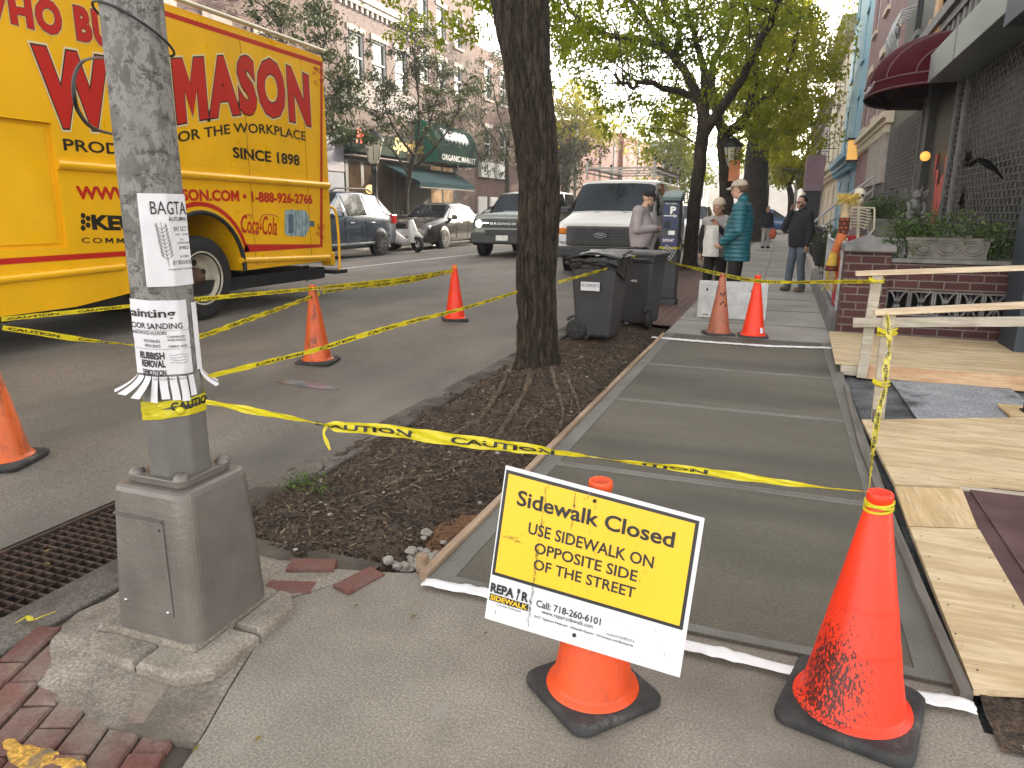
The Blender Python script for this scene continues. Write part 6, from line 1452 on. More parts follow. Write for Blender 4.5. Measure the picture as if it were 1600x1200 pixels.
# white sign panels beyond
s0=atx(748,262,XL); SP=thing('mural_sign','two white sign panels with black brush marks on the dark brick building','sign',(XL,s0.y,0)); o5=Vector(SP.location)
for i,(a,b) in enumerate(((747,767),(772,790))):
    y0_,y1_=LX(a,265).y,LX(b,268).y; z0_,z1_=LX(755,277).z,LX(755,253).z
    pb=pbox('panel',white_paint,XL+.01,XL+.25,y0_,y1_,z0_,z1_,T=SP,o=o5); mb=MB(); r=random.Random(i+3)
    for k in range(7): 
        c=Vector((XL+.258,r.uniform(y0_+.3,y1_-.3),r.uniform(z0_+.2,z1_-.2)))-o5; mb.tube([c+Vector((0,.28*cos(q*.8+k),.2*sin(q*1.1+k))) for q in range(5)],.035,4)
    mb.build('brush_marks',black_ink,SP)
for i,px in enumerate((752,770,786)): pbox('white_shopframe',white_paint,XL+.01,XL+.12,LX(px,300).y-.7,LX(px,300).y+.7,.3,2.3,T=SP,o=o5)
# pink painted building farther down, and what closes the street
pinkpaint=mat('pink_paint',(.24,.022,.022),.8,0,.08,1.2,bump=.1); pinkbr=brick('salmon_brick',(.21,.046,.033),(.16,.032,.025),(.19,.07,.055),'yz',.6,.2,.03,.3,.1)
py0,py1=LX(872,250).y,LX(906,250).y
building('brick_building','low brown brick wall building before the pink one',XL,1,yB1+16.02,py1-.02,5.4,darkb,[(y,y+1.4,1.2,2.4) for y in (yB1+18,yB1+22)],limest,win_dark)
b1=building('pink_building','pink painted building with pale drainpipes down the street on the left',XL,1,py1,LX(968,250).y,9.5,pinkbr,[(LX(937,270).y-.4,LX(937,270).y+.4,LX(937,285).z,LX(937,243).z)],pinkpaint,win_dark,deep=14)
b2=building('pink_building','flat pink painted block beyond the first pink building',XL+.4,1,LX(968,250).y+.02,LX(1056,250).y,10,pinkpaint,[(LX(1010,290).y,LX(1010,290).y+3,.5,2.8)],pinkpaint,win_dark,deep=14)
for px in (941,981,1008):
    yy=LX(px,250).y; PP=thing('street_pole','tall pale grey pole in front of the pink building','pole',(XL+1.2,yy,0),group='pale poles before the pink building'); MB().tube([(0,0,0),(0,0,LX(px,[215,205,240][(941,981,1008).index(px)]).z*.95)],.11,8).build('pole',rail_w,PP)
building('grey_building','pale grey building with tall white mullions closing the left side of the street',XL,1,LX(1056,250).y+.03,LX(1056,250).y+60,13,mat('pale_grey_render',(.30,.31,.33),.8,0,.12,.6),[(y,y+2,z,z+7) for z in (3,) for y in range(int(LX(1056,250).y)+3,int(LX(1056,250).y)+56,4)],stone_grey,stone_grey,deep=14,lintel=False)
MB().box(-60,60,262,270,-.2,17).build('distant_block',mat('distant_render',(.40,.37,.34),.9,0,.2,.1)); tag(bpy.data.objects['distant_block'],'hazy pale block closing the far end of the street','building')
# ---------------------------------------------------------------- right row
XR=2.55; RXp=lambda x,y:atx(x,y,XR)
def wr(y0,y1,zs,h,n): 
    st=(y1-y0)/n; return [(y0+st*(i+.5)-.52,y0+st*(i+.5)+.52,z,z+h) for z in zs for i in range(n)]
bar_dark=mat('bar_paint',(.022,.024,.028),.5,0,.2,3); purple=brick('purple_brick',(.36,.20,.20),(.27,.14,.145),(.40,.34,.33),'yz',.24,.085,.014,.4,.2)
yb0=RXp(1577,330).y-.2; g1a,g1b=RXp(1560,250).y-1.0,RXp(1510,230).y; d0,d1=RXp(1503,240).y,RXp(1457,260).y; g2a,g2b=RXp(1440,260).y,RXp(1392,260).y
BR=building('bar_building','dark painted bar building with rolling gates behind the brick wall','building' and XR,-1,8.6,g2b+.6,14.5,bar_dark,wr(9,g2b,(5.6,9.4),2.1,4),mat('grey_stone_trim',(.2,.2,.2),.8,0,.2,4),win_dark,deep=10,cornice=[(4.75,.16,.35)])
oB=Vector(BR.location)
cream_r=mat('cream_render',(.66,.58,.44),.85,0,.1,2); blue_r=mat('light_blue_paint',(.22,.43,.55),.6,0,.08,2); yel_r=mat('yellow_render',(.66,.58,.38),.85,0,.12,1.5); 
yB_=[g2b+.62,RXp(1345,200).y,RXp(1318,200).y,RXp(1297,200).y,RXp(1277,200).y]
for a in range(len(yB_)): print('right edge',a,round(yB_[a],1))
building('brick_house','purple-pink brick house just past the bar with pale upper trim',XR,-1,yB_[0],yB_[1],13.5,purple,wr(yB_[0],yB_[1],(4.6,7.9,10.9),1.9,3),cream_r,win_white,cornice=[(3.9,.2,.3),(13,.3,.6)])
building('blue_house','light blue painted house front beyond the purple-pink house',XR,-1,yB_[1]+.01,yB_[2],13,blue_r,wr(yB_[1],yB_[2],(.9,4.4,7.8,10.6),1.9,2),blue_r,win_white,cornice=[(3.5,.35,.5),(12.4,.4,.7)])
CH=building('cream_house','cream rendered house with an iron fire escape beyond the blue house',XR,-1,yB_[2]+.01,yB_[3],11.5,cream_r,wr(yB_[2],yB_[3],(.9,4.6,8.0),1.9,3),cream_r,win_white,cornice=[(3.6,.35,.6),(10.7,.45,.8)])
building('ornate_house','ornate grey-cream house beyond the fire escape',XR,-1,yB_[3]+.01,yB_[4],9.6,limest,wr(yB_[3],yB_[4],(.9,4.4,6.9),1.6,4),limest,win_dark,cornice=[(3.4,.3,.6),(8.8,.5,.8)])
building('yellow_house','low yellowish row with a dark cornice ending the bar side of the street',XR,-1,yB_[4]+.01,yB_[4]+50,8.6,yel_r,wr(yB_[4],yB_[4]+50,(.9,4.4),1.8,12),limest,win_dark,cornice=[(7.8,.55,.8)])
# fire escape
FE=thing('fire_escape','black iron fire escape with balconies and ladder on the cream house','fire escape',(XR,(yB_[2]+yB_[3])/2,0)); mb=MB(); y0_,y1_=-3.4,3.4
for z in (4.2,7.6,10.7):
    for x in (-.05,-.45,-.85): mb.bar((x,y0_,z),(x,y1_,z),.05,.05)
    for k in range(22): mb.bar((-.9,y0_+k*(y1_-y0_)/21,z),(-.9,y0_+k*(y1_-y0_)/21,z+1.0),.025,.025)
    mb.bar((-.9,y0_,z+1),(-.9,y1_,z+1),.05,.05); mb.bar((-.9,y0_,z+.5),(-.9,y1_,z+.5),.03,.03)
    for yy in (y0_,y1_): mb.bar((0,yy,z+1),(-.9,yy,z+1),.04,.04); mb.bar((0,yy,z),(-.9,yy,z),.06,.06); mb.bar((-.9,yy,z),(-.9,yy,z+1),.05,.05)
for za_,zb_ in ((4.2,7.6),(7.6,10.7)):
    for x in (-.3,-.75): mb.bar((x,-2.2,za_),(x,1.8,zb_),.04,.10)
    for k in range(11): mb.bar((-.3,lerp(-2.2,1.8,k/10),lerp(za_,zb_,k/10)),(-.75,lerp(-2.2,1.8,k/10),lerp(za_,zb_,k/10)),.12,.02)
for y in (2.3,2.8): mb.bar((-.9,y,1.9),(-.9,y,4.3),.035,.035)
for k in range(9): mb.bar((-.9,2.3,2.1+k*.27),(-.9,2.8,2.1+k*.27),.025,.025)
mb.build('ironwork',dark_metal,FE)
# rolling gates: real lattice of links
gate_m=mat('gate_steel',(.10,.10,.10),.55,.3,.3,5); 
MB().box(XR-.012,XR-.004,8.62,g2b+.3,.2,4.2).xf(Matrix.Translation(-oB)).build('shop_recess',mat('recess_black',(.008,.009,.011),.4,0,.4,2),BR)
def gate(label,y0,y1,z0,z1,group=None):
    T=thing('rolling_gate',label,'rolling gate',(XR-.10,y0,0)); mb=MB(); h=.088; n=int((z1-z0)/h); bw=.19
    for i in range(n):
        z=z0+i*h; mb.box(-.006,.006,0,y1-y0,z,z+.016)
        k=0; y=(i%2)*bw/2
        while y<y1-y0: mb.box(-.006,.006,y,y+.022,z+.017,z+h-.001); y+=bw
    mb.build('lattice',gate_m,T); [MB().box(-.03,.02,a_,b_,z0-.3,z1+.05).build('guide_rail',mat('galvanised',(.17,.175,.18),.45,.6,.2,5),T) for a_,b_ in ((-.07,-.002),(y1-y0+.002,y1-y0+.07))]; MB().box(-.02,.01,0,y1-y0,z0-.06,z0-.002).build('bottom_bar',gate_m,T)
    return T
zg=RXp(1526,112).z
gate('widest dark rolling lattice gate, above the stone planter',8.8,g1b-.08,.9,zg)
gate('narrow rolling lattice gate with red streaks beside the doorway',g1b+.08,d0+.35,.9,zg-.02)
gate('rolling lattice gate beyond the doorway, under the burgundy awning',g2a,g2b,.9,zg+.1)
MB().box(XR-.16,XR-.02,8.75,9.35,-.1,4.3).xf(Matrix.Translation(-oB)).build('corner_pillar',mat('navy_pillar',(.03,.04,.055),.5,0,.15,3),BR,bevel=.01)
MB().box(XR-.20,XR-.02,d1-.10,d1+.32,-.1,4.1).xf(Matrix.Translation(-oB)).build('door_pillar',bar_dark,BR,bevel=.01)
MB().box(XR-.09,XR-.02,d0+.45,d1-.12,.1,3.5).xf(Matrix.Translation(-oB)).build('door',mat('door_brown',(.03,.022,.017),.5,0,.3,4),BR)
ls=ball_lamp('glowing orange lantern inside the bar doorway',(XR-.28,RXp(1470,245).y-.2,RXp(1470,245).z),.085,(1,.42,.08),.22,'wall_lantern')
GF=thing('graffiti_streaks','red paint dribbles and black spray marks hung on the gates','graffiti',(XR-.115,0,0)); mb=MB(); r=random.Random(12)
for i in range(9):
    p=RXp(r.uniform(1472,1492),r.uniform(240,300)); yy=p.y-.12; zz_=p.z; L_=r.uniform(.2,.9); mb.tube([(0,yy,zz_),(0,yy+.06*sin(i),zz_-L_*.5),(0,yy+.02,zz_-L_)],[.03,.02,.008],5)
mb.build('red_dribbles',mat('red_dribble',(.42,.09,.07),.6,0,.2,7),GF)
mb=MB(); 
for (a,b) in ((1524,250),(1515,310)):
    p=RXp(a,b); yy=p.y-.12; 
    for k in range(6): mb.tube([(0,yy+r.gauss(0,.12),p.z+r.gauss(0,.10)) for q in range(4)],.02,5)
P=[RXp(x,y) for x,y in ((1526,258),(1540,250),(1555,256),(1570,268),(1580,280))]; mb.tube([(0,p.y-.12,p.z) for p in P],[.04,.03,.06,.03,.015],6); mb.v=[(x*.12,y,z) for x,y,z in mb.v]; mb.build('spray_marks',mat('spray_black',(.006,.006,.006),1,0,.1,4,spec=.02),GF)
# signboard over the gates and burgundy awning
XS=1.95; sA=atx(1449,130,XS); sB=atx(1575,38,XS); sT=atx(1456,88,XS)
SB=thing('sign_box','long blank grey sign box projecting over the nearest gate','sign',(XS,sA.y,0)); o6=Vector(SB.location)
zl,zh=sA.z,sT.z+.04; ye=sB.y
MB().box(XS,XR-.02,ye,sA.y,zl,zh).xf(Matrix.Translation(-o6)).build('box',mat('sign_grey',(.19,.22,.22),.35,.2,.12,1.2),SB,bevel=.008); MB().box(XS-.012,XR-.02,ye-.10,ye-.003,zl-.12,zh+.05).xf(Matrix.Translation(-o6)).build('lit_end_cap',mat('lit_edge_pale',(.45,.44,.34),.5,0,.1,3),SB)  # end cap's paler colour stands in for light on that edge
MB().box(XS-.06,XR-.02,ye-1.6,ye-.105,zl-.2,zh+.4).xf(Matrix.Translation(-o6)).build('next_sign',mat('navy_sign',(.025,.03,.06),.5,0,.1,3),SB); MB().box(XS-.004,XS-.001,(ye+sA.y)/2-.006+.4,(ye+sA.y)/2+.006+.4,zl,zh).xf(Matrix.Translation(-o6)).build('seam',black_ink,SB)
burg=mat('burgundy_canvas',(.055,.0055,.010),.9,0,.12,3,bump=.15,bscale=200,spec=.08); pipe=mat('piping',(.15,.08,.09),.7,0,.1,4)
zA=RXp(1485,158).z+.05
A0=Vector((XR-.02,15.8,zA+.30)); ra,rb_,rc_=1.30,1.75,.86
AWN=thing('burgundy_awning','domed burgundy canvas awning over the bar doorway','awning',A0)
ell=lambda a,b:Vector((-ra*sin(a)*cos(b)**.8 if cos(b)>0 else 0,rb_*sin(b),rc_*cos(a)*max(0,cos(b))**.8))
dome=MB().grid(24,32,lambda u,v:ell(lerp(.0,pi/2,u),lerp(-pi/2,pi/2,v))); dome.build('canopy',burg,AWN)
MB().grid(2,48,lambda u,v:(lambda p:(p.x*1.002,p.y*1.002,-.20*u))(ell(pi/2,lerp(-pi/2,pi/2,v)))).build('valance',burg,AWN)
mb=MB()
for b in (-1.1,-.66,-.22,.22,.66,1.1): mb.tube([ell(a*pi/24,b)*1.003 for a in range(13)],.012,5)
for zz_ in (0,-.17): mb.tube([(lambda p:Vector((p.x*1.008,p.y*1.004,zz_)))(ell(pi/2,lerp(-pi/2,pi/2,v/40))) for v in range(41)],.012,5)
mb.build('piping',pipe,AWN)
mb=MB(); r=random.Random(2)
for k in range(4): mb.tube([(lambda p:Vector((p.x*1.015,p.y,-.08+r.gauss(0,.04))))(ell(pi/2,-.42+.10*q+.05*k)) for q in range(3)],.022,5)
mb.build('emblem',mat('emblem_grey',(.4,.36,.36),.6,0,.1,4),AWN)
p=RXp(1424,45); GR=thing('window_grille','curled white iron window guard above the awning','window guard',(XR-.35,p.y,p.z)); mb=MB()
for i in range(6):
    y=-.8+i*.3; mb.tube([(0.3,y,-.8),(0,y,-.75),(-.12,y,-.3),(0,y,.35),(.3,y,.45)],.028,6); mb.tube([(-.05+.06*cos(a*.9),y+.12*cos(a*.7),-.2+.16*sin(a*.7)) for a in range(10)],.022,5)
mb.v=[(x,y,z*.75) for x,y,z in mb.v]; mb.build('ironwork',rail_w,GR)
p=RXp(1470,50); WB=thing('wood_board','raw wooden cut-out board standing above the awning','board',(XR-.14,p.y,p.z)); 
MB().prism([(-.9,-.5),(.6,-.5),(.6,.25),(.35,.32),(.2,.15),(-.05,.2),(-.1,.75),(-.5,.8),(-.55,.25),(-.9,.1)],lambda y,z:(-.03,y,z),lambda y,z:(.03,y,z)).build('board',plymat('orange_wood',(.50,.29,.13),(.62,.40,.22),True),WB)
# wall lantern, shop panel and stoop on the brick house
p=RXp(1346,232); LN=thing('wall_lantern','square lit lantern on the purple brick house','lamp',(XR-.3,p.y,p.z)); MB().box(-.18,.18,-.2,.2,-.42,.3).build('glass',mat('lantern_glow',(.9,.5,.12),.4,emit=.1),LN); mb=MB().box(-.23,.23,-.25,.25,.302,.38).box(-.2,.2,-.22,.22,-.48,-.422).bar((.2,0,.34),(.3,0,.34),.05,.05); mb.build('frame',dark_metal,LN)
p0,p1=RXp(1360,250),RXp(1385,250); SPN=thing('wall_sign','white slatted panel beside the lantern, over a dark shopfront','sign',(XR,(p0.y+p1.y)/2,0)); MB().box(-.09,-.01,min(p0.y,p1.y)-(p0.y+p1.y)/2,abs(p0.y-p1.y)/2,RXp(1372,288).z,RXp(1372,222).z).build('panel',limest,SPN); MB().box(-.05,-.01,-3,2.0,.0,RXp(1372,290).z).build('shopfront',bar_dark,SPN)
p=at(1262,243,35); q=at(1285,298,35); PB=thing('porch','mauve boxed porch over a black entrance behind the phone man','porch',((p.x+q.x)/2,35.8,0)); w=(q.x-p.x)/2
MB().box(-w,w,-.8,1.6,q.z,p.z).build('box',mat('mauve_render',(.28,.19,.22),.8,0,.15,1.4),PB); MB().box(-w+.08,w-.05,-.7,1.5,0,q.z-.002).build('entrance',bar_dark,PB)
STP=thing('stoop','low stone step with black iron handrails by the pavement edge','stoop',(1.35,21.5,0)); MB().box(-.62,1.1,-3.6,3.0,-.05,.30).build('step',limest,STP,bevel=.02); MB().box(-.4,1.1,-1.2,2.6,.301,.55).build('step',limest,STP,bevel=.02)
mb=MB(); mb.tube([(-.55,2.4,1.15),(-.1,2.7,1.6),(1.1,3.2,2.6)],.035,6); mb.tube([(-.55,2.4,.8),(1.1,3.2,2.2)],.03,6)
for i in range(6): t=i/5; mb.tube([(lerp(-.55,1.1,t),lerp(2.4,3.2,t),.3),(lerp(-.55,1.1,t),lerp(2.4,3.2,t),lerp(1.15,2.6,t))],.02,5)
mb.build('handrail',rail_w,STP); mb=MB()
for i in range(22): mb.bar((-.5,-3.5+i*.27,.3),(-.5,-3.5+i*.27,1.15),.025,.025)
mb.bar((-.5,-3.5,1.15),(-.5,2.3,1.15),.04,.04); mb.build('railing',dark_metal,STP)
for i,(x,y) in enumerate(((.98,18.3),(1.0,20.0))): PT=thing('potted_plant','leafy plant in a dark pot by the yard fence, %s'%('nearer' if i==0 else 'farther'),'plant',(x,y,.30)); MB().lathe([(0,0),(.2,0),(.27,.42),(.29,.45),(.25,.45),(.24,.38),(0,.37)],18).build('pot',bar_dark,PT); pp=plant('x',(0,0,.4),.5,.5,.75,420,.06,seed=30+i,name='leaves'); pp.parent=PT; [pp.__delitem__(k) for k in ('label','category')]
# ================================================================== STREET LAMPS AND POLES
def lamp(label,x,y,ztop,s=1.0,z0=0):
    T=thing('street_lamp',label,'street lamp',(x,y,z0),0,'bishop-style street lamps',1); h=ztop-z0
    MB().lathe([(.22*s,0),(.22*s,.25*s),(.15*s,.4*s),(.12*s,1.1*s),(.085*s,1.2*s),(.075*s,h-1.25*s),(.11*s,h-1.2*s),(.08*s,h-1.12*s),(.12*s,h-1.0*s)],18).build('post',dark_metal,T)
    MB().lathe([(.11*s,h-.99*s),(.17*s,h-.9*s),(.27*s,h-.42*s),(.275*s,h-.36*s)],18).build('glass',mat('lamp_glass',(.62,.58,.46),.25,0,.08,4),T); MB().lathe([(.34*s,h-.36*s),(.33*s,h-.30*s),(.2*s,h-.14*s),(.06*s,h-.05*s),(.03*s,h),(0,h)],18).build('cap',dark_metal,T)
    mb=MB()
    for k in range(6): a=k*pi/3; mb.tube([(.175*s*cos(a),.175*s*sin(a),h-.9*s),(.28*s*cos(a),.28*s*sin(a),h-.36*s)],.012*s,4)
    mb.build('ribs',dark_metal,T); return T
p=atx(582,201,-15.7); lamp('dark lantern street lamp on the far pavement in front of the pasta shop',-15.7,p.y,p.z,1.35)
p=atx(1146,212,-1.95); LM=lamp('lantern street lamp among the trees on the near pavement',-1.95,p.y,p.z,1.12)
print('lamp',p)
q=at(1135,292,p.y-.2); q2=at(1160,250,p.y-.2); OS=thing('notice_sign','orange paper notice fixed to the near street lamp','sign',((q.x+q2.x)/2,p.y-.28,0)); MB().box(-(q2.x-q.x)/2*.8,(q2.x-q.x)/2*.8,-.02,.02,q.z+.2,q2.z).build('board',mat('orange_notice',(.62,.23,.10),.7,0,.15,3),OS)
p=atx(903,142,-15.8); TP=thing('light_pole','tall thin grey light pole on the far pavement','pole',(-15.8,p.y,0)); MB().tube([(0,0,0),(0,0,p.z)],[.17,.09],10).build('shaft',mat('galv_pole',(.35,.36,.37),.4,.6,.1,2),TP); MB().box(-.2,.2,-.2,.2,0,2.4).build('base',mat('galv_pole',(.35,.36,.37)),TP,bevel=.03)
a=at(1188,256,62);b=at(1247,266,62); MA=thing('signal_mast','thin pale signal mast arm reaching over the far street','signal arm',(b.x,62,0)); MB().tube([(0,0,0),(0,0,b.z)],.12,8).build('post',white_paint,MA); MB().tube([(0,0,b.z),(a.x-b.x,0,a.z)],[.11,.05],8).build('arm',white_paint,MA)
# ================================================================== TREES
def barkmat(name,c1,c2):
    m,t,b=_nodes(name); v=_coord(t,None,(1,1,.22))
    n0=_noise(t,v,17,7,.6); a1=t.nodes.new('ShaderNodeMath'); a1.operation='SUBTRACT'; t.links.new(n0,a1.inputs[0]); a1.inputs[1].default_value=.5
    a2=t.nodes.new('ShaderNodeMath'); a2.operation='ABSOLUTE'; t.links.new(a1.outputs[0],a2.inputs[0]); a3=t.nodes.new('ShaderNodeMath'); a3.operation='MULTIPLY'; t.links.new(a2.outputs[0],a3.inputs[0]); a3.inputs[1].default_value=6.0; a3.use_clamp=True; f=a3.outputs[0]
    c=_ramp(t,f,[(.02,dk(c1,.25)),(.25,c1),(.9,c2)]); c=_mix(t,1.0,c,_ramp(t,_noise(t,_coord(t,None,(1,1,.5)),60,4,.7),[(.3,(.6,)*3),(.7,(1.25,)*3)]),'MULTIPLY')
    c=_mix(t,_ramp(t,_noise(t,_coord(t),4,4),[(.5,(0,)*3),(.75,(.4,)*3)]),c,dk(c2,.9))
    t.links.new(c,b.inputs['Base Color']); b.inputs['Roughness'].default_value=.95; _bump(t,b,f,.9,.03); return m
bark=barkmat('bark',(.040,.028,.018),(.080,.058,.039)); bark2=barkmat('bark_grey',(.045,.036,.028),(.085,.07,.056))
def limb(mb,pts,r0,r1,n=9,jit=.05,seed=0):
    P=crom([Vector(p) for p in pts],5); k=len(P); 
    P=[p+Vector((nz((i*.5,seed,1)),nz((i*.5,seed,2)),nz((i*.5,seed,3))))*jit*(i/k) for i,p in enumerate(P)]
    mb.tube(P,[lerp(r0,r1,(i/(k-1))**.8) for i in range(k)],n,smooth=True); return P
def crown(mb,clumps,n,ls,r,droop=.5,flat=.75):
    tot=sum(c[1]**2*(c[2] if len(c)>2 else 1) for c in clumps)
    for c in clumps:
        p,R=c[0],c[1]; k=int(n*R*R*(c[2] if len(c)>2 else 1)/tot)
        subs=[(p+Vector((r.gauss(0,.45)*R,r.gauss(0,.45)*R,r.gauss(0,.4)*R*flat)),R*r.uniform(.2,.42)) for _ in range(max(4,int(9*R)))]
        for _ in range(k):
            s,sr=r.choice(subs); q=s+Vector((r.gauss(0,.5)*sr,r.gauss(0,.5)*sr,r.gauss(0,.42)*sr)); leaf(mb,q,ls*r.uniform(.55,1.35),r,droop)
def twigs(mb,limbs,clumps,r,k=3,r0=.02):
    allp=[p for L in limbs for p in L[len(L)//3:]]
    for c in clumps:
        p,R=c[0],c[1]
        for _ in range(k):
            e=p+Vector((r.gauss(0,.4)*R,r.gauss(0,.4)*R,r.gauss(0,.3)*R)); s=min(r.sample(allp,min(len(allp),14)),key=lambda q:(q-e).length)
            if (s-e).length<R*4.5: mb.tube(crom([s,lerp(s,e,.5)+Vector((r.gauss(0,.08),r.gauss(0,.08),.12*(s-e).length)),e],4),[r0*1.0]*3+[r0*.7]*3+[r0*.3]*3,5)
PX=lambda L,Y:[at(x,y,Y if not isinstance(Y,(list,tuple)) else Y[i]) for i,(x,y) in enumerate(L)]
dgreen=leafmat('leaf_green',(.10,.170,.012),(.17,.26,.016),(.33,.37,.028),.64,.5)  # greens raised to stand in for sunlight blocked from these crowns
ygreen=leafmat('leaf_yellow_green',(.20,.25,.016),(.34,.36,.02),(.48,.42,.03),.62,.35)  # brightened so the leaves read as backlit under the weaker sun
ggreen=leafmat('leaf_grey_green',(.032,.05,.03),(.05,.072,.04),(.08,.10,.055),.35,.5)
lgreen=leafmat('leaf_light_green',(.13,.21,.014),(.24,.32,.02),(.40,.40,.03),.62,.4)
def finish(T,trunk_mb,limb_mb,leaf_mb,bm,lm,bev=0):
    trunk_mb.build('trunk',bm,T); 
    if limb_mb.v: limb_mb.build('branches',bm,T)
    leaf_mb.build('crown',lm,T)
# near tree with furrowed bark, root flare and surface roots
NT=thing('street_tree','large near tree with furrowed dark bark standing in the soil strip','tree',(TREE[0],TREE[1],0)); oT=Vector((TREE[0],TREE[1],0))
ctr=[(842,600),(841,560),(840,500),(839,400),(842,300),(834,200),(822,100),(812,0),(806,-60)]
wid=[70,60,55,56,55,57,64,76,80]
C=crom([at(x,y,6.05) for x,y in ctr],26); Wd=crom([Vector((w/2/FPX*6.45,0,0)) for w in wid],26)
zb=C[0].z
vs=[];n=160
for i,(c,w) in enumerate(zip(C,Wd)):
    hgt=c.z-C[0].z
    for j in range(n):
        a=2*pi*j/n; rr=w.x; 
        fl=math.exp(-hgt/.07)*.10+math.exp(-hgt/.2)*.02; rr+=fl*(1+.9*nz((cos(a)*1.6,sin(a)*1.6,3)))
        fu=noise.noise(Vector((cos(a)*4.6+.35*sin(hgt*5),sin(a)*4.6,hgt*1.05))); fu2=noise.noise(Vector((cos(a)*10,sin(a)*10,hgt*3.2)))
        rr+= .030*min(1,abs(fu)*3.2)-.022 +.012*min(1,abs(fu2)*3)-.008 +.012*nz((cos(a)*1.4,sin(a)*1.4,hgt*1.1)) + .012
        vs.append(Vector((c.x+rr*cos(a),c.y+rr*sin(a),c.z-(.05 if i==0 else 0)))-oT)
tm=MB(); k=len(C); tm.add(vs,[(i*n+j,i*n+(j+1)%n,(i+1)*n+(j+1)%n,(i+1)*n+j) for i in range(k-1) for j in range(n)],True)
top=C[-1]; lb=MB(); L=[]
for i,(dx,dy,dz,r0) in enumerate(((-2.6,.8,2.6,.13),(-1.0,3.5,2.8,.14),(1.6,3.2,2.7,.12),(2.6,.6,2.4,.11),(.2,-1.6,3.2,.12),(.3,1.0,4.2,.15))):
    L.append(limb(lb,[top-Vector((0,0,.15)),top+Vector((dx*.35,dy*.35,dz*.5)),top+Vector((dx,dy,dz))],r0,.035,10,.2,i))
cl=[]; r=random.Random(21)
for (x,y,Y,R) in ((650,-25,11,.7),(700,0,10.5,.75),(735,15,11,.55),(690,-60,9.5,.9),(760,-40,9.5,.9),(770,20,12,.5),(880,-30,9.5,.9),(900,10,11,.7),(930,-30,11,.9),(870,40,12,.6),(960,-40,12,.9),(620,-70,11,.9),(840,-90,9,1.1),(895,60,13,.7),(1000,-60,13,1.0)): cl.append((at(x,y,Y),R))
for i in range(16): cl.append((top+Vector((r.uniform(-3.2,3.2),r.uniform(-1.5,4.5),r.uniform(2.2,4.8))),r.uniform(.8,1.2),.5))
twigs(lb,L,cl,r,3,.022); lf=MB(); crown(lf,cl,15000,.085,r)
for m_ in (lb,lf): m_.v=[tuple(Vector(p)-oT) for p in m_.v]
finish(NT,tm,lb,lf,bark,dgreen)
root_m=barkmat('root',(.15,.10,.065),(.27,.20,.14))
def root(pts,r0):
    P=[]; Q=crom([Vector((x,y,0)) for x,y in pts],8)
    for i,p in enumerate(Q): 
        x=min(p.x,-1.31); P.append(Vector((x,p.y,soilz(x,p.y)+.006-.010*(.5+.5*sin(i*.9+r0*400))))-oT)
    k=len(P); MB().tube(P,[max(.003,r0*(1-.72*i/k)*(1+.25*sin(i*1.3))) for i in range(k)],7).build('root',root_m,NT)
G=lambda L:[(lambda p:(p.x,p.y))(g(x,y,0)) for x,y in L]
for L_,r0 in (([(800,590),(760,640),(700,680),(640,705),(580,725)],.028),([(860,600),(880,640),(850,690),(815,710)],.022),([(830,605),(790,660),(760,700),(690,735),(600,755),(520,775),(470,795)],.026),([(700,690),(640,700),(590,722)],.018),([(780,650),(720,660),(650,690),(600,700)],.015),([(660,745),(600,770),(560,790),(500,790)],.012),([(740,760),(690,770),(650,790),(640,810)],.008),([(880,600),(905,630),(900,680),(880,700)],.018),([(850,640),(820,665),(840,690),(800,700)],.012),([(720,770),(765,765),(790,790)],.009),([(560,735),(600,715),(660,690)],.012),([(930,560),(900,600),(890,650)],.012),([(960,540),(930,575),(940,600)],.010)): root(G(L_),r0)
rr_=random.Random(31)
for i in range(26):
    x=rr_.uniform(-2.3,-1.4); y=rr_.uniform(2.8,7.5); a=rr_.uniform(0,6.3); P=[(x,y)]
    for k in range(4): a+=rr_.gauss(0,.5); x+=.09*cos(a); y+=.13*sin(a); P.append((max(-2.37,min(-1.33,x)),y))
    root(P,rr_.uniform(.003,.008))
# second tree
def tree(label,base,trunk,tr,limbs,clumps,n,ls,bm,lm,seed,name='street_tree',nt=3,group=None,droop=.5,r0t=.02,nn=12):
    T=thing(name,label,'tree',base,0,group); o=Vector(T.location); r=random.Random(seed)
    tm=MB(); P=crom([Vector(p) for p in trunk],6); k=len(P); tm.tube([p+Vector((nz((i*.4,seed,0)),nz((i*.4,seed,5)),0))*.03 for i,p in enumerate(P)],[lerp(tr[0],tr[1],(i/(k-1))**.7)*(1+.35*math.exp(-i*.9)) for i in range(k)],nn)
    lb=MB(); L=[limb(lb,l[0],l[1],l[2],8,.12,seed+i) for i,l in enumerate(limbs)] or [P]
    twigs(lb,L+[P],clumps,r,nt,r0t); lf=MB(); crown(lf,clumps,n,ls,r,droop)
    for m_ in (tm,lb,lf): m_.v=[tuple(Vector(p)-o) for p in m_.v]
    finish(T,tm,lb,lf,bm,lm); return T
Y2=20.3; cx=lambda L,Y,R,k=1.0:[(at(x,y,Y+random.Random(x*7+y).uniform(-1.8,1.8)),R*random.Random(x+y*3).uniform(.8,1.2),k) for x,y in L]
b=at(1078,418,Y2); b.z=0
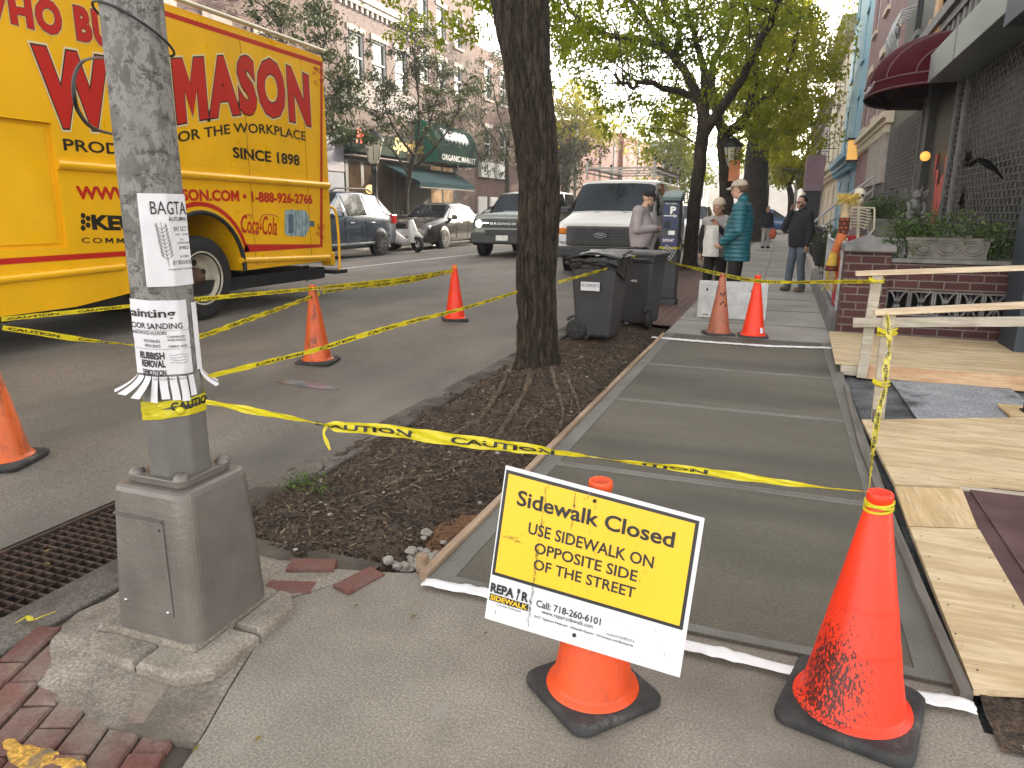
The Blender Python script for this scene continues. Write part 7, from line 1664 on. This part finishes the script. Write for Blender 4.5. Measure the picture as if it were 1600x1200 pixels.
tree('second street tree past the bins, forking low into long bare limbs',b,[b]+PX([(1082,350),(1090,280),(1097,220),(1099,180),(1098,160)],Y2),(.19,.155),
 [(PX([(1098,165),(1075,148),(1040,138),(1010,128),(985,136),(960,118)],[Y2,Y2-.2,Y2-.6,Y2-1,Y2-1.2,Y2-1.5]),.11,.04),(PX([(1098,170),(1078,125),(1050,85),(1020,45),(985,0),(970,-40)],[Y2,Y2+.2,Y2+.3,Y2+.5,Y2+.7,Y2+1]),.14,.06),(PX([(1040,75),(1000,62),(950,55),(905,30),(880,0)],[Y2+.3,Y2,Y2-.4,Y2-.8,Y2-1]),.11,.04),(PX([(1100,165),(1100,110),(1086,60),(1072,10),(1070,-50)],[Y2,Y2+.5,Y2+1,Y2+1.2,Y2+1.5]),.12,.05),
  (PX([(1102,205),(1130,165),(1155,130),(1180,80),(1205,30),(1225,-30)],[Y2,Y2-.3,Y2-.6,Y2-1,Y2-1.2,Y2-1.5]),.15,.06),(PX([(1050,92),(1062,50),(1040,20),(1030,-20)],Y2+.4),.09,.03)],
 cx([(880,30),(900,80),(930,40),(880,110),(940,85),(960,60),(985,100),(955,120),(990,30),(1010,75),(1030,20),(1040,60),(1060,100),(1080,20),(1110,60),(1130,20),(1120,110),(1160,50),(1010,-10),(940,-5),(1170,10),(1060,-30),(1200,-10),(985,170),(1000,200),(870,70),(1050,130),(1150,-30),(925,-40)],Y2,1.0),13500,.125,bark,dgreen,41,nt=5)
blob('tree_pit',[(b.x+.62*cos(a*.5),b.y+1.1*sin(a*.5)) for a in range(12)],.012,soil_mat)
Y3=28; b=at(1132,385,Y3); b.z=0
tree('third street tree behind the street lamp with a crooked forked trunk',b,[b]+PX([(1135,330),(1134,270),(1130,225),(1132,200)],Y3),(.28,.22),
 [(PX([(1130,205),(1118,170),(1112,110),(1140,40),(1150,-20)],Y3),.20,.07),(PX([(1132,210),(1160,190),(1172,160),(1180,110),(1190,50)],Y3),.22,.07),(PX([(1172,165),(1200,150),(1230,110),(1245,50)],Y3),.11,.05)],
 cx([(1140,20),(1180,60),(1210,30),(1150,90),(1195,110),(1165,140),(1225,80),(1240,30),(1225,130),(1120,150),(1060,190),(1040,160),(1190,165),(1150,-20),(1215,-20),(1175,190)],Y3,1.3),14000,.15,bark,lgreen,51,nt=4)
Y4=41; b=at(1182,372,Y4); b.z=0
tree('stout fourth street tree with a thick trunk and glowing yellow-green crown',b,[b]+PX([(1180,330),(1180,285),(1184,235),(1190,200)],Y4),(.72,.55),
 [(PX([(1188,230),(1220,200),(1248,160),(1265,100),(1275,40)],Y4),.28,.10),(PX([(1188,205),(1180,150),(1170,80)],Y4),.3,.1),(PX([(1190,210),(1205,140),(1220,70),(1230,0)],Y4),.25,.09)],
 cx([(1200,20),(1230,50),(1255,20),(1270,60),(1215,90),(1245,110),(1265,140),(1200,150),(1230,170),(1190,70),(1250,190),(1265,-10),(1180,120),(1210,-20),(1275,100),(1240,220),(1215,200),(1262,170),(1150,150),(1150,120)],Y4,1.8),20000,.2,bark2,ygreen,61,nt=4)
Y5=62; b=at(1238,335,Y5); b.z=0
for Yk,xk,hk,lab in ((76,-2.2,13.5,'tall tree far down the near pavement, beyond the small bright yellow one'),(98,-2.4,14.5,'farthest tall tree of the near pavement row')):
    bk=Vector((xk,Yk,0)); rk_=random.Random(Yk)
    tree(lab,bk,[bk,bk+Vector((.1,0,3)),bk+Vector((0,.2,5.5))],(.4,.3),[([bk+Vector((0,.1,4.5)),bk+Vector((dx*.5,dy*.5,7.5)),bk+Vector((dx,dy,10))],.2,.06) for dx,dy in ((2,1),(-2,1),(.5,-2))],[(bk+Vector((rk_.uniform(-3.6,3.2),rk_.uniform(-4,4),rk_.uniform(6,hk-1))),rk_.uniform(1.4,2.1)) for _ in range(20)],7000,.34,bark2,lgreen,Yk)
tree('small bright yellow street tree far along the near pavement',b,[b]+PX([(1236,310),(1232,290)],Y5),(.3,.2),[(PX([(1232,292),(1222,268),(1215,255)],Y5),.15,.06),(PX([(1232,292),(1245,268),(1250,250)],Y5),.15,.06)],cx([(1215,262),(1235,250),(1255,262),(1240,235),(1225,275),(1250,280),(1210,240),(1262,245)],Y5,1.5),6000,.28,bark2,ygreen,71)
# far-pavement trees
XT2=-15.6
def ltree(label,px,pbase,ptop,forks,cl,n,seed,R,lm=ggreen,ls=.13,tr=(.13,.10),bm=bark2,nt=5,X=XT2,droop=.3):
    p=atx(px,pbase,X); Y=p.y; b=Vector((p.x,Y,.05))
    return tree(label,b,[b]+[at(x,y,Y) for x,y in ptop],tr,[([at(x,y,Y+ (i%2)*.5) for x,y in f],.075,.02) for i,f in enumerate(forks)],cx(cl,Y,R),n,ls,bm,lm,seed,nt=nt,group=None,droop=droop)
ltree('slender grey-green tree in front of the pasta shop',634,330,[(634,310),(640,270),(648,240)],[[(648,245),(625,215),(606,180),(598,150)],[(648,245),(655,200),(652,140),(645,70)],[(645,265),(680,230),(705,195),(730,150)],[(650,235),(672,190),(690,130)],[(642,280),(618,240),(600,222)]],[(600,160),(615,130),(640,100),(655,60),(640,40),(620,75),(590,130),(670,100),(690,140),(675,170),(640,170),(610,190),(700,110),(720,160),(660,200),(625,205),(650,130),(735,140),(700,190),(585,180),(665,40)],8500,81,.85)
ltree('grey-green tree rising behind the yellow truck roof',470,300,[(470,260),(472,200),(475,150)],[[(475,150),(450,90),(430,20)],[(475,150),(500,90),(515,40)],[(475,170),(520,150),(545,120)]],[(380,-10),(400,20),(430,10),(460,20),(440,50),(490,40),(520,60),(505,100),(535,120),(550,90),(480,80),(530,160),(515,180),(545,185),(500,20),(470,-20),(420,60),(525,205),(545,210)],7500,82,.8)
ltree('slender dark tree in front of the white sign panels',793,322,[(793,300),(792,260),(794,220)],[[(794,225),(780,180),(765,120)],[(794,225),(800,170),(796,90)],[(793,250),(770,215),(752,190)]],[(760,120),(780,90),(800,110),(770,160),(795,150),(750,180),(775,205),(800,200),(745,220),(785,235),(760,245),(805,240),(740,140),(790,60),(815,170),(730,190)],7500,83,1.15,tr=(.16,.12))
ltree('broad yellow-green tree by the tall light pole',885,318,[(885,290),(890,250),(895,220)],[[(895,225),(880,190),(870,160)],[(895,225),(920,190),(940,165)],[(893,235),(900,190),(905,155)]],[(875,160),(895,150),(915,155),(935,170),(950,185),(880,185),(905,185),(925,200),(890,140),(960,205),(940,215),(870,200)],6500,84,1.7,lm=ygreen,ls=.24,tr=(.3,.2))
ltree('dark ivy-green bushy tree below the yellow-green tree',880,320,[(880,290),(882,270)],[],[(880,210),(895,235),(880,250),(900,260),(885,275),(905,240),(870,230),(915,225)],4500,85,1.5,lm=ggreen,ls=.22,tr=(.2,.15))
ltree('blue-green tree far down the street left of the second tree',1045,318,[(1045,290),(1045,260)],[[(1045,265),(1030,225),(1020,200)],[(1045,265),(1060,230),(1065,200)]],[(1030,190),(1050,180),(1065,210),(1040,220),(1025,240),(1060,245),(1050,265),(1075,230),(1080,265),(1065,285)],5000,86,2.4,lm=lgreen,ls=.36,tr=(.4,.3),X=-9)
# ================================================================== PEOPLE
skin=mat('skin',(.56,.33,.24),.55,0,.08,12); skin2=mat('skin_tan',(.42,.23,.155),.55,0,.08,12); hair_d=mat('dark_hair',(.015,.011,.009),.7,0,.3,40); hair_b=mat('brown_hair',(.11,.06,.032),.7,0,.3,40)
def cap_(mb,a,b,ra,rb,n=14):
    a=Vector(a);b=Vector(b); d=(b-a); L=d.length; d.normalize(); P=[];R=[]
    for i in range(5): t=pi/2*(i/4); P.append(a-d*ra*cos(t)); R.append(max(.001,ra*sin(t)))
    for i in range(5): t=pi/2*(i/4); P.append(b+d*rb*sin(t)); R.append(max(.001,rb*cos(t)))
    mb.tube(P,R,n)
def rem(mb,name,m,T,vox=.012,sm=4,ex=None):
    o=mb.build(name,m,T); r=o.modifiers.new('remesh','REMESH'); r.mode='VOXEL'; r.voxel_size=vox; r.use_smooth_shade=True
    if sm: s=o.modifiers.new('smooth','SMOOTH'); s.iterations=sm; s.factor=.5
    return o
def hand(mb,w,d,nrm,curl=.6,side=1,grip=.02):
    """palm from the wrist w along d, palm facing nrm, five separate fingers"""
    w=Vector(w); d=Vector(d).normalized(); nrm=Vector(nrm); nrm=(nrm-d*nrm.dot(d)).normalized(); s=d.cross(nrm)*side
    for q in (-.028,-.010,.010,.028): cap_(mb,w+s*q*.7,w+d*.085+s*q,.016,.013,8)
    for i,(q,L) in enumerate(((-.032,.062),(-.011,.074),(.011,.080),(.032,.072))):
        a=w+d*.088+s*q; c=curl+.08*i; e=a+(d*cos(c*.6)+nrm*sin(c*.6))*L*.55; f=e+(d*cos(c*1.6)+nrm*sin(c*1.6))*L*.5
        cap_(mb,a,e,.0095,.0085,8); cap_(mb,e,f,.0085,.007,8)
    a=w+d*.03+s*.034; e=a+(d*.6+s*.6+nrm*.45).normalized()*.042; f=e+(d*.85+nrm*.5).normalized()*.034; cap_(mb,a,e,.012,.0105,8); cap_(mb,e,f,.0105,.008,8)
def head(mb,c,fw,s=1.0):
    c=Vector(c); fw=Vector(fw).normalized(); r=fw.cross(Vector((0,0,1))).normalized(); u=r.cross(fw)
    def B(p,q,sz): mb.ball((0,0,0),1,14,10); 
    def el(o,rad):
        k=len(mb.v); mb.ball((0,0,0),1,16,11)
        for i in range(k,len(mb.v)):
            p=mb.v[i]; mb.v[i]=tuple(c+r*(o[0]+p[0]*rad[0])*s+fw*(o[1]+p[1]*rad[1])*s+u*(o[2]+p[2]*rad[2])*s)
    el((0,-.012,.03),(.076,.098,.098)); el((0,.022,-.045),(.058,.068,.075)); el((0,.052,-.085),(.032,.036,.028)); el((0,.093,-.018),(.014,.022,.022)); el((0,.098,-.032),(.018,.016,.012)); el((0,.082,.012),(.05,.018,.014)); el((0,.082,-.062),(.024,.016,.010))
    for q in (-1,1): el((q*.078,-.012,-.008),(.012,.024,.034))
    return c,r,fw,u
def facebits(T,H,s=1.0,glasses=False,beard=None):
    c,r,fw,u=H; 
    for q in (-1,1):
        MB().ball(c+(r*q*.031+fw*.083+u*.002)*s,.0115*s,8,6).build('eye',mat('eye_white',(.5,.48,.45),.3,0,.1,9),T); MB().ball(c+(r*q*.031+fw*.0925+u*.002)*s,.0055*s,6,5).build('iris',black_ink,T)
    MB().tube([c+(r*q*.02+fw*(.0985-.006*abs(q))+u*-.064)*s for q in (-1,-.5,0,.5,1)],.0045*s,5).build('mouth',mat('lips',(.30,.12,.10),.5,0,.1,9),T)
    if glasses:
        mb=MB()
        for q in (-1,1): mb.tube([c+(r*(q*.033+.026*cos(a*.7))+fw*.101+u*(.004+.018*sin(a*.7)))*s for a in range(10)],.003,4); mb.tube([c+(r*q*.06+fw*.095+u*.006)*s,c+(r*q*.085+fw*-.01+u*.006)*s],.003,4)
        mb.build('glasses',black_ink,T); mb=MB()
        for q in (-1,1):
            k=len(mb.v); mb.ball((0,0,0),1,10,6)
            for i in range(k,len(mb.v)): p=mb.v[i]; mb.v[i]=tuple(c+(r*(q*.033+p[0]*.026)+fw*(.100+p[1]*.003)+u*(.004+p[2]*.018))*s)
        mb.build('lens',black_ink,T)
def hairm(T,H,m,s=1.0,back=.0,name='hair',rad=(.084,.106,.104),off=(0,-.022,.038),cut=.02):
    c,r,fw,u=H; mb=MB(); mb.ball((0,0,0),1,20,14); V=[]
    for p in mb.v:
        x,y,z=p
        if y>.35 and z<.55: y=.35*1.0
        if z<-.15: z=-.15-back*(1 if y<.1 else 0)*abs(z)
        V.append(tuple(c+(r*(off[0]+x*rad[0])+fw*(off[1]+y*rad[1])+u*(off[2]+z*rad[2]))*s))
    mb.v=V; return mb.build(name,m,T)
def cap_hat(T,H,m,s=1.0,m2=None):
    c,r,fw,u=H; mb=MB(); mb.ball((0,0,0),1,24,14); V=[]
    for x,y,z in mb.v: z=max(z,-.05); V.append(tuple(c+(r*x*.090+fw*(-.012+y*.112)+u*(.052+z*.088))*s))
    mb.v=V; o=mb.build('cap',m,T); bm_=MB()
    def f(a,q,dz): return c+(r*(.072*sin(a))+fw*(.085+.085*cos(a)*q)+u*(.050-.022*q-.015*sin(a)**2+dz))*s
    vs=[f(-1.5+3*i/12,q,dz) for dz in (0,.006) for q in (0,.5,1) for i in range(13)]
    fs=[(b*39+j*13+i,b*39+j*13+i+1,b*39+(j+1)*13+i+1,b*39+(j+1)*13+i) for b in (0,1) for j in (0,1) for i in range(12)]
    bm_.add(vs,fs,True).build('cap_brim',m2 or m,o); return o
def person(label,loc,rz,P,scale=1.0):
    """P: joints (x right-left, y facing is -y, z up) and clothing"""
    T=thing('person',label,'person',loc,rz,None,scale); V=Vector; J={k:V(v) for k,v in P['J'].items()}
    b=MB(); H=head(b,J['head'],P.get('look',(0,-1,0)))
    cap_(b,J['head']+V((0,.025,-.06)),J['neck'],.055,.062); cap_(b,J['neck']-V((0,-.01,.12)),J['hip']+V((0,0,.05)),.10,.11)
    for s in 'lr':
        cap_(b,J['sh_'+s],J['el_'+s],.05,.042); cap_(b,J['el_'+s],J['wr_'+s],.042,.028); hand(b,J['wr_'+s],J['hd_'+s],J['pn_'+s],P.get('curl',.7),1 if s=='l' else -1)
        cap_(b,J['hp_'+s],J['kn_'+s],.075,.055); cap_(b,J['kn_'+s],J['an_'+s],.055,.038); cap_(b,J['an_'+s]+V((0,0,-.03)),J['an_'+s]+P.get('toe',V((0,-.13,-.045))),.04,.03)
        cap_(b,J['neck']-V((0,-.01,.09)),J['sh_'+s]-V((0,0,.02)),.05,.045)
    rem(b,'body',P.get('skin',skin),T,.0065,2)
    c=MB(); W=P.get('w',1.0); D_=P.get('dp',1.0)
    def el(p,rad):
        k=len(c.v); c.ball((0,0,0),1,18,12); c.v[k:]=[tuple(V(p)+V((q[0]*rad[0],q[1]*rad[1],q[2]*rad[2]))) for q in c.v[k:]]
    sh=(J['sh_l']+J['sh_r'])/2; hz=P.get('hem',J['hip'].z-.08)
    R_=[]; hp=J['hip']; nk=J['neck']; bl=P.get('belly',1)
    for zf,rx,ry,cy in ((hz,.185*W,.135*W*D_,0),(hz+.05,.192*W,.142*W*D_,-.005),(lerp(hz,sh.z,.30),.190*W,.145*W*D_*bl,-.02),(lerp(hz,sh.z,.55),.195*W,.150*W*D_*bl,-.022),(lerp(hz,sh.z,.80),.205*W,.140*W*D_,-.005),(sh.z+.01,.190*W,.105*W,.005),(sh.z+.055,.13*W,.085*W,.008),(nk.z+.0,.07,.07,.012)):
        t_=max(0,min(1,(zf-hp.z)/max(.01,sh.z-hp.z))); c_=lerp(hp,sh,t_); R_.append([V((c_.x+rx*(abs(cos(q))**.85)*(1 if cos(q)>0 else -1),c_.y+cy+ry*sin(q),zf)) for q in [k_*2*pi/28 for k_ in range(28)]])
    loft(c,R_,True)
    for s in 'lr':
        k=P.get('sleeve',1.0); d=(J['sh_'+s]-J['neck']); cap_(c,lerp(J['neck'],J['sh_'+s],.25)-V((0,0,.045)),J['sh_'+s]-V((0,0,.012)),.085*k,.085*k)
        if P.get('sleeves',True): cap_(c,J['sh_'+s],J['el_'+s],.078*k,.064*k); cap_(c,J['el_'+s],lerp(J['el_'+s],J['wr_'+s],.93),.063*k,.045*k)
    if P.get('collar'): cap_(c,J['neck']-V((0,-.005,.05)),J['neck']+V((0,.005,P['collar'])),.085,.078)
    else: cap_(c,J['neck']-V((0,0,.09)),J['neck']+V((0,.012,.0)),.095,.074)
    rem(c,P['top'][0],P['top'][1],T,.011,P.get('sm',5))
    if not P.get('sleeves',True):
        c=MB()
        for s in 'lr': cap_(c,J['sh_'+s],J['el_'+s],.068,.058); cap_(c,J['el_'+s],lerp(J['el_'+s],J['wr_'+s],.95),.056,.042)
        rem(c,'sleeves',P['slv'],T,.011,3)
    c=MB(); lw=P.get('lw',1.0)
    cap_(c,J['hip']+V((-.06,0,.03)),J['hip']+V((.06,0,.03)),.125*lw,.125*lw)
    for s in 'lr': cap_(c,J['hp_'+s],J['kn_'+s],.098*lw,.075*lw); cap_(c,J['kn_'+s],J['an_'+s]+V((0,0,.02)),.076*lw,.066*lw)
    rem(c,'trousers',P['legs'],T,.011,3)
    for s in 'lr':
        c=MB(); a=J['an_'+s]; toe=P.get('toe',V((0,-.13,-.045))); cap_(c,a+V((0,.02,-.035)),a+toe+V((0,0,.01)),.052,.045); cap_(c,a+V((0,.02,.03)),a+V((0,.015,-.03)),.055,.052); c.v=[(x,y,max(z,.004)) for x,y,z in c.v]; rem(c,'shoe',P['shoe'],T,.009,2)
    return T,H,J
def joints(h=1.78,**kw):
    k=h/1.78
    J=dict(head=(0,-.02,1.66),neck=(0,.01,1.50),hip=(0,0,.95),sh_l=(.19,.01,1.44),sh_r=(-.19,.01,1.44),el_l=(.25,.02,1.15),el_r=(-.25,.02,1.15),wr_l=(.26,-.06,.90),wr_r=(-.26,-.06,.90),hd_l=(0,-.1,-1),hd_r=(0,-.1,-1),pn_l=(-1,0,0),pn_r=(1,0,0),hp_l=(.09,0,.92),hp_r=(-.09,0,.92),kn_l=(.11,-.03,.50),kn_r=(-.11,-.02,.50),an_l=(.12,0,.09),an_r=(-.12,0,.09)); J.update(kw)
    return {a:(tuple(c*k for c in v) if not a.startswith(('hd','pn')) else v) for a,v in J.items()}
fab=lambda n,c,v=.12,b=.3:mat(n,c,.9,0,v,7,bump=b,bscale=18,bdist=.02)
# man at the pay station
p=at(1000,392,12.3)
T,H,J=person('man in a grey sweatshirt and black cap reading a phone by the pay station',(p.x,12.3,0),radians(86),dict(J=joints(1.86,head=(0,-.10,1.63),neck=(0,-.03,1.47),el_l=(.26,.03,1.16),el_r=(-.26,.0,1.15),wr_l=(.12,-.25,1.14),wr_r=(-.11,-.27,1.18),hd_l=(-.4,-1,.15),hd_r=(.4,-1,.15),pn_l=(-.5,0,.8),pn_r=(.3,0,.9)),look=(0,-1,-.38),top=('sweatshirt',fab('sweatshirt_grey',(.34,.295,.305))),legs=fab('navy_jeans',(.035,.04,.055)),shoe=black_rubber,w=1.18,belly=1.22,sleeve=1.2,skin=skin))
facebits(T,H,1,True); hairm(T,H,hair_d,.98); cap_hat(T,H,fab('black_cap',(.014,.013,.013)),1.02)
c,r_,fw,u=H; MB().tube([c+r_*q*.05+fw*(.05-.02*abs(q))+u*-.085 for q in (-1,-.5,0,.5,1)],[.02,.026,.028,.026,.02],8).build('beard',mat('grey_beard',(.12,.09,.07),.8,0,.2,30),T)
w=(J['wr_l']+J['wr_r'])/2+Vector((0,-.14,.03)); ph=MB().box(-.038,.038,-.075,.075,-.005,.005).build('phone',black_ink,None,bevel=.004); ph.matrix_world=Matrix.Translation(T.location)@Matrix.Rotation(T.rotation_euler.z,4,'Z')@Matrix.Translation(w)@Matrix.Rotation(.6,4,'X'); tag(ph,'dark phone held by the man at the pay station','phone')
# woman with the white bag
p=at(1116,430,11.7)
T,H,J=person('woman in grey vest and cream beanie holding a white bag to her chest',(p.x,11.7,0),radians(-14),dict(J=joints(1.68,head=(0,-.03,1.66),el_l=(.24,-.02,1.17),el_r=(-.27,.02,1.16),wr_l=(.06,-.22,1.36),wr_r=(-.24,-.03,.92),hd_l=(-.45,-.15,.8),pn_l=(-.3,-.9,.1),hd_r=(0,-.1,-1)),look=(.05,-1,-.05),top=('vest',fab('vest_grey',(.30,.29,.285))),sleeves=False,slv=fab('black_sleeve',(.016,.014,.015)),legs=fab('black_trousers',(.012,.012,.014)),shoe=black_rubber,w=1.02,skin=skin2,hem=.82))
facebits(T,H); hairm(T,H,hair_d,1.0,.9,rad=(.092,.10,.125),off=(0,-.028,.0))
cream=mat('cream_knit',(.52,.43,.33),.95,0,.1,20,bump=.5,bscale=60); c,r_,fw,u=H; mb=MB(); mb.ball((0,0,0),1,22,14); mb.v=[tuple(c+r_*x*.098+fw*(-.012+y*.115)+u*(.05+max(z,-.08)*.105)) for x,y,z in mb.v]; mb.build('beanie',cream,T); mb=MB(); cap_(mb,J['neck']+Vector((-.09,.04,-.03)),J['neck']+Vector((.09,.04,-.03)),.075,.075); cap_(mb,J['neck']+Vector((.10,.0,-.04)),J['neck']+Vector((.13,-.06,-.12)),.06,.05); rem(mb,'hood',cream,T,.012,3)
mb=MB().grid(18,26,lambda u,v:(.0+ (u-.5)*(.18+.08*v)+.01*sin(v*9), -.275-.05*sin(u*pi)-.01*nz((u*5,v*5,1)), 1.30-.46*v)); mb.grid(18,26,lambda u,v:((u-.5)*(.18+.08*v),-.235+.01*nz((u*5,v*5,1)),1.30-.46*v)); BG=mb.build('white_bag',mat('bag_white',(.62,.60,.56),.6,0,.1,9,bump=.6,bscale=14,bdist=.02),None); BG.matrix_world=Matrix.Translation(T.location)@Matrix.Rotation(T.rotation_euler.z,4,'Z'); tag(BG,'crumpled white bag held by the woman in the vest','bag')
# tall man in the teal jacket
def puffer(name,c1):
    m,t,b=_nodes(name); v=_coord(t); b.inputs['Base Color'].default_value=(*c1,1); t.links.new(_ramp(t,_noise(t,v,9,5),[(.3,dk(c1,.8)),(.7,dk(c1,1.25))]),b.inputs['Base Color']); b.inputs['Roughness'].default_value=.42
    wv=t.nodes.new('ShaderNodeTexWave'); wv.wave_type='BANDS'; wv.bands_direction='Z'; wv.inputs['Scale'].default_value=5.2; wv.inputs['Distortion'].default_value=1.2; wv.inputs['Detail Scale'].default_value=1.5; t.links.new(v,wv.inputs[0])
    q=_bump(t,b,wv.outputs['Fac'],.6,.012); _bump(t,b,_noise(t,v,24,4),.5,.015,q); return m
p=at(1152,400,11.15)
T,H,J=person('tall man in a teal puffer jacket and beige cap beside the woman',(p.x,11.15,0),radians(-97),dict(J=joints(1.93,head=(0,-.05,1.67),sh_l=(.20,.02,1.43),sh_r=(-.20,.02,1.43),el_l=(.27,.03,1.15),el_r=(-.27,.03,1.15),wr_l=(.22,-.18,.98),wr_r=(-.22,-.18,.98),hd_l=(-.3,-.8,-.5),hd_r=(.3,-.8,-.5)),look=(0,-1,-.12),top=('puffer_jacket',puffer('teal_puffer',(.012,.105,.13))),legs=fab('black_trousers2',(.014,.013,.014)),shoe=black_rubber,w=1.12,dp=1.18,sleeve=1.35,collar=.07,hem=.80,skin=skin))
facebits(T,H); hairm(T,H,hair_b,1.03,.35,rad=(.088,.105,.115),off=(0,-.034,.012)); cap_hat(T,H,mat('beige_cap',(.42,.35,.29),.9,0,.15,22),1.08)
# man on the phone
p=at(1240,457,15.0)
T,H,J=person('bearded man in a black jacket and grey jeans talking on a phone by the kerb',(p.x,15.0,0),radians(-52),dict(J=joints(1.80,head=(0,-.03,1.665),el_r=(-.27,-.14,1.20),wr_r=(-.13,-.13,1.53),hd_r=(.30,.15,1),pn_r=(1,.2,-.2),el_l=(.26,.03,1.15),wr_l=(.27,-.03,.89),an_l=(.13,.06,.09),an_r=(-.12,-.06,.09),kn_l=(.12,0,.5),kn_r=(-.11,-.05,.5)),look=(.1,-1,.02),top=('jacket',fab('black_jacket',(.014,.014,.017))),legs=fab('grey_jeans',(.085,.105,.13),.25),shoe=fab('tan_boot',(.15,.115,.08),.3),w=1.1,sleeve=1.15,collar=.04,hem=.86,skin=skin2,lw=1.02))
facebits(T,H,1,True); hairm(T,H,hair_d,1.02,.2); c,r_,fw,u=H; MB().tube([c+r_*q*.062+fw*(.058-.05*abs(q)**2)+u*(-.078+.05*abs(q)**2) for q in (-1,-.5,0,.5,1)],[.02,.026,.03,.026,.02],8).build('beard',hair_d,T)
# distant walker
p=at(1196,372,33); T,H,J=person('distant walker in a dark top and pale trousers beside the stout tree',(p.x,33,0),radians(30),dict(J=joints(1.75),top=('jacket',fab('navy_top',(.02,.024,.035))),legs=fab('pale_trousers',(.42,.42,.40)),shoe=black_rubber,skin=skin2)); hairm(T,H,hair_d)
MB().ball((0,0,0),.2,12,8,(.8,.6,1.1)).build('carrier_bag',mat('orange_bag',(.60,.13,.06),.6,0,.1,7),None,loc=(p.x+.28,32.9,.62)); tag(bpy.data.objects['carrier_bag'],'small orange carrier bag beside the distant walker','bag')
# ================================================================== AIR
def haze():
    m=bpy.data.materials.new('haze'); m.use_nodes=True; t=m.node_tree; t.nodes.clear()
    o=t.nodes.new('ShaderNodeOutputMaterial'); v=t.nodes.new('ShaderNodeVolumePrincipled'); v.inputs['Color'].default_value=(.93,.93,.93,1)
    v.inputs['Density'].default_value=.0010; v.inputs['Anisotropy'].default_value=.55; t.links.new(v.outputs[0],o.inputs['Volume'])
    return MB().box(-262,262,-92,422,-1.3,24).build('haze',m)
tag(haze(),'thin pale haze filling the street','haze',kind='stuff')
